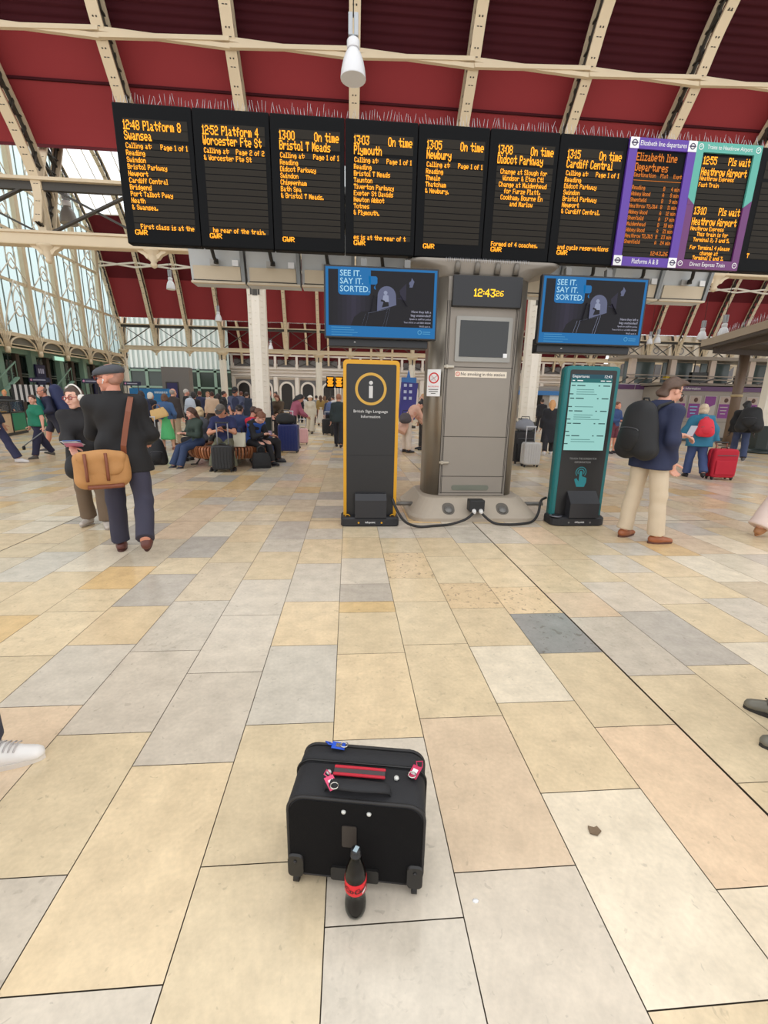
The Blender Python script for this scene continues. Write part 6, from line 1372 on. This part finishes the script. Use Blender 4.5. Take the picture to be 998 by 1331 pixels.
# ================================================================== LUGGAGE
def suitcase(label, pos, rz, w, h, d, col, hard=True, handle=.45, grip=(190, 190, 194), tilt=0.0, group=None, front=True):
    t = thing('suitcase', label, 'suitcase', (pos[0], pos[1], 0), rz, group, tilt); m_ = cloth(col, 'shell' if hard else 'fabric', .35 if hard else .75)
    z0 = .055; r = min(.07, w*.2)
    def rc_(y, g): return [(a, y, b) for a, b in rrect(-w/2+g, z0+g, w/2-g, z0+h-g, r, 5)]
    m = MB(); m.loft([rc_(-d/2, .03), rc_(-d/2+.012, .008), rc_(-d/2+.03, 0), rc_(-.008, 0), rc_(-.006, .006), rc_(.006, .006), rc_(.008, 0), rc_(d/2-.03, 0), rc_(d/2-.012, .008), rc_(d/2, .03)], sm=True); b = m.build('body', m_, t, fixn=True)
    m = MB()
    if hard:
        for x in np.linspace(-w*.36, w*.36, 6): m.box((x, -d/2-.001, z0+h/2), (.022, .012, h*.84), 0, bev=.005)
        m.build('ribs', m_, b)
    else:
        m.box((0, -d/2-.012, z0+h*.36), (w*.84, .035, h*.5), 0, bev=.014); m.build('front_pocket', m_, b); m = MB(); m.box((0, -d/2-.008, z0+h*.78), (w*.8, .02, .012), 0); m.build('zip', mat('zip_grey', rgb(80, 80, 84), .4), b)
    for sx in (-1, 1):
        for sy in (-1, 1):
            m = MB(); m.cyl((sx*(w/2-.05)-.012, sy*(d/2-.05), .026), (sx*(w/2-.05)+.012, sy*(d/2-.05), .026), .026, None, 12); m.box((sx*(w/2-.05), sy*(d/2-.05), .052), (.05, .05, .02), 0); m.build('wheel', mat('wheel_black', rgb(26, 26, 26), .5), t)
    if handle:
        g = cloth(grip, 'alloy', .3); m = MB(); hx = min(.11, w*.3); m.cyl((-hx, d*.36, z0+h-.02), (-hx, d*.36, z0+h+handle), .011, None, 8); m.cyl((hx, d*.36, z0+h-.02), (hx, d*.36, z0+h+handle), .011, None, 8); th = m.build('telescopic_handle', g, t)
        m = MB(); m.box((0, d*.36, z0+h+handle), (hx*2+.04, .03, .03), 0, bev=.01); m.build('grip', cloth((40, 40, 42) if grip != (190, 190, 194) else grip, 'alloy', .4), th)
    m = MB(); m.tube([(-.07, 0, z0+h-.005), (-.06, 0, z0+h+.025), (.06, 0, z0+h+.025), (.07, 0, z0+h-.005)], .010, 6); m.build('top_handle', mat('wheel_black', rgb(26, 26, 26), .5), t)
    return t
def at_floor(x, y): p = fl(x, y); return (float(p[0]), float(p[1]))
def softbag(name, label, cat, c, r, col, strap=None, vox=.018):
    t = thing(name, label, cat, (0, 0, 0)); c = np.array(c, float); Vg, Fg = blob([E_(c, A(*r)), E_(c-A(0, 0, r[2]*.35), A(r[0]*1.02, r[1]*1.05, r[2]*.62))], vox, .05, [(c-A(0, 0, r[2]*.95), A(0, 0, -1))], wr=.006, seed=len(label))
    q = MB(); q.add(Vg, Fg, 0, True); q.build('bag_body', cloth(col, 'nylon', .7), t)
    q = MB(); q.tube(strap if strap is not None else [c+A(-r[0]*.5, 0, r[2]*.8), c+A(-r[0]*.4, 0, r[2]*1.35), c+A(r[0]*.4, 0, r[2]*1.35), c+A(r[0]*.5, 0, r[2]*.8)], .010, 6); q.build('strap', HOSE, t); return t
def boxbag(name, label, pos, rz, w, d, h, col, kind='nylon', R=None, top=.84):
    t = thing(name, label, 'bag', pos, rz); m = MB(); rings = []
    for z, k in ((0, .94), (.02, 1), (.25, 1.02), (.6, .96), (.92, top), (1, top*.94)): rings.append([(a+.006*math.sin(9*b+5*z), b*(1 if z < .9 else .6), z*h) for a, b in rrect(-w/2*k, -d/2*k, w/2*k, d/2*k, d*.3, 3)])
    m.loft(rings); o = m.build('bag_body', cloth(col, kind, .75), t)
    for s in (-1, 1): m = MB(); m.tube([(-w*.22, s*d*.22, h*.93), (-w*.18, s*d*.2, h*1.3), (0, s*d*.12, h*1.42), (w*.18, s*d*.2, h*1.3), (w*.22, s*d*.22, h*.93)], .010, 6); m.build('handle', HOSE if kind == 'nylon' else cloth((150, 104, 66), 'leather', .5), t)
    return t
suitcase('black suitcase with a raised grey handle between the knees of the seated cap wearer', (-2.58, 9.40), .05, .42, .50, .24, (28, 28, 30), True, .44, (150, 150, 154))
suitcase('large dark blue hard suitcase with a tall pale handle right of the bench', (-1.70, 13.0), -.06, .56, .74, .32, (34, 44, 96), True, .36)
suitcase('small pink suitcase standing just behind the large dark blue one', (-1.55, 15.4), .1, .36, .48, .24, (226, 176, 176), True, .30)
suitcase('black suitcase by the woman with the blue rucksack, further of two', (-.92, 19.9), .1, .48, .62, .28, (32, 30, 32), True, .3)
suitcase('black suitcase by the woman with the blue rucksack, closer of two', (-.55, 19.2), -.1, .42, .55, .26, (36, 34, 36), False, .5)
suitcase('silver hard suitcase half hidden by the pod, near the stooping woman', (2.38, 12.3), .1, .40, .56, .24, (176, 180, 184), True, .35)
suitcase('silver ribbed suitcase with a raised handle standing right of the pod', (4.40, 10.55), .04, .42, .54, .25, (178, 176, 174), True, .36)
suitcase('big black suitcase right behind the silver ribbed one', (4.42, 11.15), .08, .52, .76, .3, (34, 32, 34), False, .30, (40, 40, 42))
suitcase('black trolley leaning as the blonde woman pulls it along', (5.55, 13.3), .5, .36, .46, .22, (28, 28, 30), False, .55, (120, 120, 120), -.45)
suitcase('bright red fabric suitcase pulled by the woman in the blue anorak', (7.90, 8.88), -.10, .50, .60, .26, (178, 20, 44), False, .12, (140, 80, 60))
suitcase('navy wheeled bag beside the woman in the green skirt', (-5.42, 12.9), .4, .36, .38, .24, (36, 34, 62), False, .5)
softbag('holdall', 'grey holdall lying on the big black suitcase right of the pod', 'bag', (4.42, 11.12, .975), (.24, .14, .15), (128, 130, 138))
softbag('holdall', 'dark holdall on the half hidden silver suitcase by the stooping woman', 'bag', (2.30, 12.28, .73), (.20, .13, .13), (40, 36, 36))
boxbag('tote_bag', 'black bag set down by the feet of the person in the blue gilet', (-1.92, 9.98, 0), .3, .40, .16, .34, (26, 26, 28))
backpack('black wheeled rucksack standing on the floor at the left of the bench', A(-4.28, 10.35, .30), rotz(math.radians(200)), .34, .58, .24, (28, 28, 32), None, .02)

# ================================================================== CROWD
P = person
def spot(x, y, Y): p = atY(x, y, Y); return (float(p[0]), float(Y)), float(p[2])
def stand(label, x, y, Y, deg, **k):
    (px, py), z = spot(x, y, Y); hat_add = 0
    k.setdefault('vox', .02 if Y < 13 else .028)
    h = k.pop('h', None) or min(1.92, max(1.5, z)); return P(label, (px, py), math.radians(deg), h, **k)
AW, TO, LT, RTN = 0, 180, 90, -90      # facing away, towards us, left, right
walk = dict(legs=((.32, .08, .03), (-.26, .28, .03)), feet=((0, .0), (0, -.3)))
walk2 = dict(legs=((-.26, .28, .03), (.32, .08, .03)), feet=((0, -.3), (0, .0)))
DK = (32, 30, 34); NV = (34, 38, 62)
# --- left side
G1 = stand('person in a green t-shirt and navy trousers striding past the food counter', 42, 511, 11.35, 150, g=1.35, female=True, skin=(220, 164, 142), top=('tee', (30, 120, 92), .06), bottom=('trousers', (34, 34, 60), .02), shoe=((88, 84, 80), (60, 58, 56)), hair=('tail', (72, 44, 36)), head=(.6, .05, 0), hands=((-.33, .05, .84), (.36, .02, .84)), eyes=True, **walk)
q = thing('walking_pole', 'slim grey folding pole held low by the woman in green', 'pole', (0, 0, 0)); m = MB(); a = G1['Ar'][0][2]; m.cyl(a+A(.04, -.02, -.06), a+A(-.42, -.10, -.42), .012); m.build('shaft', cloth((120, 124, 130), 'alloy', .35), q); m = MB(); m.lathe([(.03, -.06), (.035, 0), (.02, .03)], 8, 0, a+A(-.43, -.10, -.45)); m.build('ferrule', HOSE, q)
B1 = stand('bald person in navy with a huge rucksack, striding in shorts', 63, 499, 12.7, 128, g=1.15, skin=(206, 140, 116), lean=.22, top=('jumper', NV, .05), bottom=('shorts', (44, 44, 58)), shoe=((70, 66, 68), (200, 198, 194)), hair=('thin', (110, 90, 80)), glasses=(40, 36, 36), hands=((-.22, .30, 1.0), (.22, .30, 1.0)), **walk2)
backpack('navy rucksack on the back of the striding traveller in shorts', B1['Ch']+B1['RB']@A(0, -.27, .06), B1['RB']@rotz(math.pi), .42, .72, .32, (38, 46, 84), (30, 36, 66), .022)
backpack('teal daypack worn on the chest of the striding traveller in shorts', B1['Ch']+B1['RB']@A(0, .22, -.02), B1['RB'], .30, .44, .20, (22, 104, 104), None, .02)
stand('person cut off by the left edge, one navy trouser leg and white trainer striding in', -16, 500, 10.45, -70, h=1.75, top=('jumper', NV, .06), bottom=('trousers', (40, 42, 72), .03), shoe=((206, 202, 202), (186, 182, 180)), hair=('short', (60, 48, 40)), legs=((-.3, .2, .03), (.42, .05, .03)), feet=((0, -.3), (0, .1)))
stand('fair haired person behind the food counter at the left edge', 5, 507, 20.0, 200, female=True, skin=(224, 158, 120), top=('jumper', DK, .05), bottom=('trousers', DK, .02), shoe=(DK,), hair=('bun', (214, 150, 84)), h=1.62)
stand('white haired person seen between the rucksack and the headphones', 77, 503, 18.5, 160, top=('jumper', (70, 76, 84), .05), bottom=('trousers', (96, 92, 88), .02), shoe=(DK,), hair=('short', (224, 220, 214)), skin=(222, 172, 152), h=1.74)
stand('white haired person in dark clothes, second head left of the headphones', 87, 501, 19.0, 190, top=('jacket', (40, 42, 50), .12), bottom=('trousers', (60, 60, 66), .02), shoe=(DK,), hair=('short', (232, 228, 222)), skin=(222, 172, 152), h=1.80)
stand('person in a navy top and black shorts just behind the headphones woman', 95, 512, 14.6, 120, h=1.68, top=('tee', (36, 42, 74), .06), bottom=('shorts', (34, 34, 40)), shoe=((60, 56, 60), (200, 196, 196)), hair=('short', (66, 50, 44)), **walk)
stand('dark haired person in navy glimpsed past the right shoulder of the black blazer', 183, 512, 15.0, 20, h=1.66, female=True, top=('jumper', (44, 48, 72), .08), bottom=('trousers', (200, 190, 176), .02), shoe=(DK,), hair=('long', (46, 38, 38)))
W8 = stand('pale haired person in a dark coat left of the denim jacket', 195, 516, 15.6, -30, h=1.62, female=True, top=('thick', (38, 40, 52), .25), bottom=('trousers', (70, 66, 66), .02), shoe=(DK,), hair=('bob', (214, 206, 192)))
GS = stand('person in a denim jacket and bright green skirt with a straw bag', 213, 511, 13.4, 12, female=True, top=('jacket', (62, 92, 134), .02), bottom=('skirt', (84, 178, 112), .62), shoe=((150, 100, 80),), hair=('bob', (96, 66, 48)), skin=(216, 164, 140), hands=((-.22, .18, .95), (.22, .14, .95)))
t = boxbag('tote_bag', 'straw coloured tote bag on the back of the denim jacket', tuple(GS['w'](A(-.10, -.26, .90))), math.radians(12), .44, .14, .27, (206, 170, 112), 'straw'); t.rotation_euler.y = -.3
stand('bald person in a dark brown jacket and beige trousers beside the green skirt', 224, 511, 14.6, -25, skin=(212, 156, 132), top=('jacket', (56, 48, 46), .12), bottom=('trousers', (168, 146, 120), .02), shoe=((120, 90, 70),), hair=('thin', (150, 140, 132)), h=1.74)
t = softbag('tote_bag', 'small pinkish red bag carried beside the pale blue rucksack', 'bag', (-5.0, 15.4, .78), (.26, .10, .14), (206, 44, 84))
stand('grey haired person in a black top facing right, above the pale blue rucksack', 241, 508, 19.5, -60, skin=(210, 150, 130), top=('jumper', DK, .05), bottom=('trousers', DK, .02), shoe=(DK,), hair=('short', (190, 184, 178)), h=1.80)
K1 = stand('dark haired person carrying a pale blue rucksack', 251, 513, 16.6, -15, top=('jumper', DK, .06), bottom=('trousers', (36, 36, 44), .02), shoe=(DK,), hair=('bob', (38, 32, 32)), h=1.68)
backpack('pale blue rucksack on the dark haired traveller', K1['Ch']+K1['RB']@A(0, -.22, -.06), K1['RB']@rotz(math.pi), .38, .54, .2, (184, 194, 206), (170, 180, 192), .025)
stand('brown haired person in navy with pale shoulder straps', 259, 510, 20.5, 10, top=('jacket', (52, 58, 88), .08), bottom=('trousers', DK, .02), shoe=(DK,), hair=('short', (104, 56, 44)), h=1.76)
stand('person in a fluffy beige jumper with dark hair in a bun', 275, 510, 18.2, 15, female=True, top=('thick', (206, 178, 152), .05), bottom=('trousers', (54, 44, 44), .02), shoe=(DK,), hair=('bun', (70, 40, 34)), h=1.70)
stand('fair haired person mostly hidden behind the beige jumper', 270, 511, 21.5, 170, top=('shirt', (222, 210, 198), .08), bottom=('trousers', (90, 84, 80), .02), shoe=(DK,), hair=('short', (170, 120, 84)), h=1.74)
stand('dark haired person in profile left of the checked shirt', 290, 509, 19.5, -70, skin=(200, 130, 104), top=('jacket', (44, 42, 46), .08), bottom=('trousers', DK, .02), shoe=(DK,), hair=('short', (44, 34, 32)), h=1.76)
stand('long dark haired person just left of the black cap', 283, 514, 19.0, 0, female=True, top=('jacket', (40, 38, 40), .08), bottom=('trousers', DK, .02), shoe=(DK,), hair=('long', (42, 34, 32)), h=1.65)
K2 = stand('person in a black cap and blue checked shirt looking down at the bench', 306, 505, 14.9, 178, skin=(196, 136, 112), top=('tee', (40, 46, 72), .05), over=('jacket', (74, 80, 104), .10, True), bottom=('trousers', (52, 54, 66), .02), shoe=(DK,), hair=('short', (40, 32, 30)), hat=('cap', (30, 30, 34)), head=(0, .42, 0), hands=((-.10, .30, 1.02), (.10, .30, 1.02)), eyes=False, h=1.84, vox=.022)
phone('phone held at chest height by the black capped checked shirt wearer', K2['Ar'][0][2]*.5+K2['Ar'][1][2]*.5+A(0, -.13, .03), math.radians(0), -.5)
stand('brown haired person hidden behind the checked shirt', 313, 508, 22.5, 30, top=('jacket', (90, 70, 66), .08), bottom=('trousers', DK, .02), shoe=(DK,), hair=('short', (110, 64, 50)), h=1.80)
stand('person in a dark blue coat with their back turned, left of the riveted column', 320, 510, 20.0, -10, top=('thick', (48, 56, 74), .25), bottom=('trousers', DK, .02), shoe=(DK,), hair=('short', (60, 50, 46)), h=1.74)
stand('bald person in a black coat in profile right of the riveted column', 347, 506, 16.8, -60, skin=(216, 166, 148), top=('thick', (34, 36, 46), .30), bottom=('trousers', DK, .02), shoe=(DK,), hair=('thin', (150, 140, 136)), h=1.84)
stand('person with a dark top knot and pale green jacket near the riveted column', 358, 506, 20.5, 160, top=('jacket', (178, 190, 160), .10), bottom=('trousers', (190, 180, 170), .02), shoe=(DK,), hair=('bun', (42, 34, 32)), skin=(190, 140, 116), h=1.78)
stand('brown haired person in an olive coat looking down at their hands', 361, 516, 17.4, 165, female=True, top=('thick', (86, 70, 54), .2), bottom=('trousers', (44, 40, 44), .02), shoe=((110, 50, 50),), hair=('long', (110, 58, 40)), head=(0, .5, 0), hands=((-.10, .32, 1.0), (.10, .32, 1.0)), h=1.66)
K3 = stand('person with long black hair and a dusty pink top bending over the blue suitcase', 379, 514, 14.3, -62, female=True, lean=.35, top=('shirt', (156, 84, 104), .05), bottom=('trousers', (28, 28, 32), .02), shoe=(DK,), hair=('long', (26, 24, 26)), skin=(196, 138, 118), head=(0, .35, 0), hands=((-.10, .48, .98), (.10, .48, .98)), h=1.72)
softbag('coat_bundle', 'black jacket bundled over the top of the dark blue suitcase', 'jacket', (-1.78, 13.0, .945), (.26, .16, .17), (28, 28, 30))
stand('person all in pale cream strolling in the open hall', 403, 514, 20.6, 172, female=True, top=('jacket', (214, 204, 184), .20), over=None, bottom=('wide', (214, 204, 184)), shoe=((60, 54, 50),), hair=('bob', (196, 160, 110)), hat=('sun', (236, 230, 220)), skin=(226, 178, 150), h=1.70, **walk)
stand('dark haired person in a grey top behind the cream outfit', 411, 517, 27.5, 20, top=('tee', (150, 150, 150), .06), bottom=('trousers', (90, 60, 56), .02), shoe=(DK,), hair=('short', (50, 40, 38)), h=1.72)
stand('person in a mustard top and pale skirt, first of two side by side', 416.5, 516, 27.0, 10, female=True, top=('shirt', (160, 132, 76), .05), bottom=('skirt', (214, 206, 196), .8), shoe=(DK,), hair=('long', (84, 56, 44)), h=1.72)
stand('person in a brown top and orange trousers, second of two side by side', 421.5, 516, 28.4, -10, female=True, top=('shirt', (140, 110, 70), .05), bottom=('wide', (194, 116, 84)), shoe=(DK,), hair=('long', (120, 84, 60)), h=1.72)
stand('dark clad person far off, left of the cream outfit', 390, 517, 30, 150, top=('jacket', (40, 40, 46), .08), bottom=('trousers', DK, .02), shoe=(DK,), hair=('short', (50, 40, 38)), h=1.70)
stand('person in a white shirt and dark waistcoat far off under an arch', 394, 516, 31, 185, top=('shirt', (210, 206, 204), .05), bottom=('trousers', DK, .02), shoe=(DK,), hair=('short', (70, 56, 48)), h=1.72)
stand('dark clad person far off in front of the second arch', 385, 516, 33, 210, top=('jacket', (50, 44, 46), .08), bottom=('trousers', DK, .02), shoe=(DK,), hair=('bob', (40, 34, 34)), h=1.72)
K4 = stand('person carrying a blue rucksack beside two black suitcases', 428, 521, 20.5, 10, female=True, top=('jumper', (60, 66, 90), .06), bottom=('trousers', DK, .02), shoe=(DK,), hair=('bun', (56, 46, 44)), h=1.60)
backpack('blue rucksack on the person beside two black suitcases', K4['Ch']+K4['RB']@A(0, -.2, -.04), K4['RB']@rotz(math.pi), .34, .48, .2, (88, 104, 146), None, .03)
stand('person in a pale top beyond the blue rucksack', 433, 518, 26, 60, top=('shirt', (206, 202, 200), .06), bottom=('trousers', (70, 66, 70), .02), shoe=(DK,), hair=('short', (60, 50, 46)), h=1.70)
K5 = stand('person in dark clothes striding just left of the yellow edged totem', 440, 515, 14.6, -8, skin=(206, 150, 126), top=('jacket', (38, 48, 50), .12), bottom=('trousers', (34, 34, 42), .02), shoe=(DK,), hair=('short', (150, 100, 74)), h=1.72, **walk)
# --- middle and right
BW = P('person in a pink coat and cream trousers stooping over their luggage', (1.72, 13.35), math.radians(-68), 1.72, vox=.02, female=True, skin=(212, 158, 134), lean=.62, hunch=.15, head=(.1, .35, 0), top=('jumper', (196, 140, 118), .05), over=('jacket', (206, 162, 142), .42), bottom=('trousers', (208, 192, 176), .03), shoe=(DK,), hair=('bun', (30, 26, 28)), hands=((-.12, .62, .86), (.14, .58, .86)))
softbag('shoulder_bag', 'grey shoulder bag hanging under the arm of the stooping woman', 'bag', (1.62, 13.02, 1.02), (.17, .10, .16), (78, 70, 74))
stand('person in a brown jacket half hidden behind the left edge of the steel pod', 551, 516, 14.2, 100, top=('jacket', (120, 102, 84), .15), bottom=('trousers', (56, 52, 52), .02), shoe=(DK,), hair=('short', (190, 150, 110)), h=1.74)
stand('person in a black jacket walking away towards the blue far shop', 705, 523, 23.5, -5, top=('jacket', (40, 40, 46), .12), bottom=('trousers', (42, 40, 46), .02), shoe=((130, 80, 50),), hair=('short', (60, 48, 42)), h=1.78, **walk)
stand('blonde person in a long black coat pulling a trolley beside the teal totem', 718, 525, 13.2, -20, female=True, top=('thick', (30, 30, 36), .55), bottom=('trousers', DK, .02), shoe=((200, 196, 196),), hair=('long', (202, 150, 98)), h=1.66, **walk2)
BY = stand('person in a blue jacket and maroon shorts between totem and black backpack', 803, 521, 13.8, 205, skin=(214, 148, 122), top=('jacket', (54, 76, 122), .05), bottom=('shorts', (104, 48, 60)), shoe=((50, 46, 50),), hair=('short', (110, 72, 52)), h=1.62, hands=((-.12, .30, 1.15), (.14, .30, 1.12)))
RW = P('pale haired person in a blue anorak walking away with a red suitcase', (7.52, 9.15), math.radians(-22), 1.58, 1.30, .017, (210, 160, 140), lean=.06, female=True, top=('thick', (44, 112, 142), .22), bottom=('trousers', (58, 74, 116), .03), shoe=((34, 32, 34),), hair=('bob', (206, 186, 160)), hands=((-.40, .02, .86), (.36, -.02, .82)), poles=((-1, -.4, 0), (1, -.4, 0)), legs=((.10, .05, .04), (-.16, .40, .04)), feet=((0, 0), (0, -.5)))
backpack('small red roll top backpack on the blue anorak', RW['Ch']+RW['RB']@A(0, -.25, -.10), RW['RB']@rotz(math.pi), .30, .38, .16, (214, 46, 64), (204, 40, 58), .016)
BK = P('person in a bulky black coat and jeans walking away near the brown pole', (11.25, 12.15), math.radians(-38), 1.74, 1.15, .018, (60, 46, 42), lean=.10, top=('thick', (20, 20, 22), .12), bottom=('trousers', (52, 62, 92), .025), shoe=((80, 76, 76), (190, 186, 184)), hair=('thick', (22, 20, 20)), **walk)
backpack('bulging black backpack on the bulky black coat', BK['Ch']+BK['RB']@A(.10, -.30, -.08), BK['RB']@rotz(math.pi-.2), .44, .60, .34, (22, 22, 24), None, .018)
# person at the right edge in a cream coat
person('person cut off by the right edge, a cream coat and tan bag just showing', (5.23, 4.72), math.radians(-80), 1.66, 1.0, .018, female=True, top=('thick', (222, 206, 192), .10), bottom=('wide', (222, 200, 190)), shoe=((170, 120, 80),), hair=('long', (90, 64, 50)), hands=((-.16, .34, .98), (.16, .34, .98)), legs=((-.34, .12, .04), (.3, .05, .03)), feet=((0, -.45), (0, 0)))

# ================================================================== SEATED ON THE BENCH
SIT = ((1.50, 1.50, .10), (1.50, 1.50, .10))
def bench_at(deg, r=.70): a = math.radians(deg); return (BCX+r*math.sin(a), BCY-r*math.cos(a)), math.pi+a
def sit(label, deg, h=1.72, r=.72, da=0, **k):
    (x, y), rz = bench_at(deg, r); k.setdefault('legs', SIT); k.setdefault('vox', .019); k.setdefault('hands', ((-.14, .32, .68), (.14, .32, .68)))
    return P(label, (x, y), rz+da, h, pz=.545*h/1.75+.02, **k)
S1 = sit('seated person in a grey cap, navy t-shirt and olive trousers looking at a phone', 8, 1.80, .72, 0, g=1.12, skin=(204, 146, 120), lean=.12, hunch=.15, head=(-.25, .35, 0), legs=((1.42, 1.42, .36), (1.42, 1.42, .36)), top=('tee', (38, 44, 86), .04), bottom=('trousers', (104, 104, 84), .03), shoe=(DK,), hair=('short', (120, 110, 104)), hat=('cap', (98, 92, 86), (60, 56, 52)), hands=((-.05, .38, .84), (.08, .36, .80)), poles=((-.9, -.5, -.6), (.9, -.5, -.6)), eyes=True, vox=.017)
phone('dark phone in the hands of the seated navy t-shirt wearer', S1['Ar'][0][2]+A(.03, -.08, .03), 0, -.6)
S2 = sit('seated person in a bright blue gilet bent over a phone', 64, 1.72, .66, -.18, lean=.38, hunch=.25, skin=(212, 160, 140), head=(0, .45, 0), legs=((1.52, 1.30, .06), (1.46, 1.62, .06)), top=('jumper', (28, 28, 32), .05), over=('vest', (44, 82, 160), .03), bottom=('trousers', (30, 30, 34), .02), shoe=(DK,), hair=('tail', (120, 76, 54)), hands=((-.06, .50, .74), (.06, .50, .74)), eyes=True, vox=.017)
phone('phone in the hands of the seated blue gilet wearer', S2['Ar'][0][2]+S2['Rz']@A(.05, .10, .03), math.radians(200), -.6)
S3 = sit('seated person with long brown hair and a dark green jacket, legs stretched out', -52, 1.68, .70, .25, female=True, lean=.10, head=(-.1, .2, 0), skin=(216, 164, 144), legs=((1.32, .95, .06), (1.30, .85, .06)), feet=((0, .2), (0, .2)), top=('jacket', (52, 66, 58), .05), bottom=('trousers', (46, 62, 94), .025), shoe=((60, 60, 66),), hair=('long', (78, 52, 40)), hands=((-.08, .36, .76), (.10, .34, .76)), eyes=True, vox=.018)
sit('seated person in a black cap and navy jacket behind the navy t-shirt', 172, 1.74, .70, .0, lean=.1, skin=(200, 146, 122), top=('jacket', (46, 58, 98), .05), bottom=('trousers', DK, .02), shoe=(DK,), hair=('short', (60, 50, 46)), hat=('cap', (30, 30, 36)), head=(.3, .2, 0))
sit('seated person in a bright red top beside the black cap', 138, 1.70, .70, .0, skin=(196, 136, 112), top=('jumper', (206, 36, 58), .05), bottom=('trousers', (40, 50, 90), .02), shoe=(DK,), hair=('short', (76, 54, 46)), head=(.2, .3, 0))
sit('seated person with blonde hair seen from behind on the far side of the bench', -108, 1.66, .70, .0, female=True, top=('jacket', (90, 96, 104), .05), bottom=('trousers', DK, .02), shoe=(DK,), hair=('bob', (206, 180, 140)))
sit('seated grey haired person seen from behind on the far side of the bench', -150, 1.64, .70, .0, top=('jacket', (84, 80, 86), .05), bottom=('trousers', DK, .02), shoe=(DK,), hair=('short', (168, 162, 156)))
sit('seated short haired person half hidden behind the blue gilet', 103, 1.66, .70, .0, skin=(190, 130, 106), top=('tee', (86, 92, 104), .05), bottom=('trousers', DK, .02), shoe=(DK,), hair=('short', (110, 74, 56)))
t = thing('carrier_bag', 'pale carrier bag with black handles standing by the seated navy t-shirt wearer', 'bag', (-2.38, 10.05, .46)); m = MB(); m.loft([[(a, b, 0) for a, b in rrect(-.12, -.06, .12, .06, .01, 2)], [(a, b, .30) for a, b in rrect(-.135, -.03, .135, .03, .01, 2)]], sm=False); m.build('bag_body', cloth((210, 204, 184), 'paper', .6), t)
for y in (-.03, .03): m = MB(); m.tube([(-.06, y, .29), (-.05, y, .40), (.05, y, .40), (.06, y, .29)], .008, 6); m.build('handle', HOSE, t)
t = thing('newspaper', 'open pale newspaper beside the seated woman in dark green', 'newspaper', (-3.40, 10.30, .462), .3); m = MB()
for i in range(4): m.box((0, 0, .004+.006*i), (.34-.01*i, .26, .005), i % 2, rotz(.08*i), bev=.001)
m.build('pages', [cloth((206, 212, 214), 'paper', .6), cloth((150, 176, 182), 'paper', .6)], t)
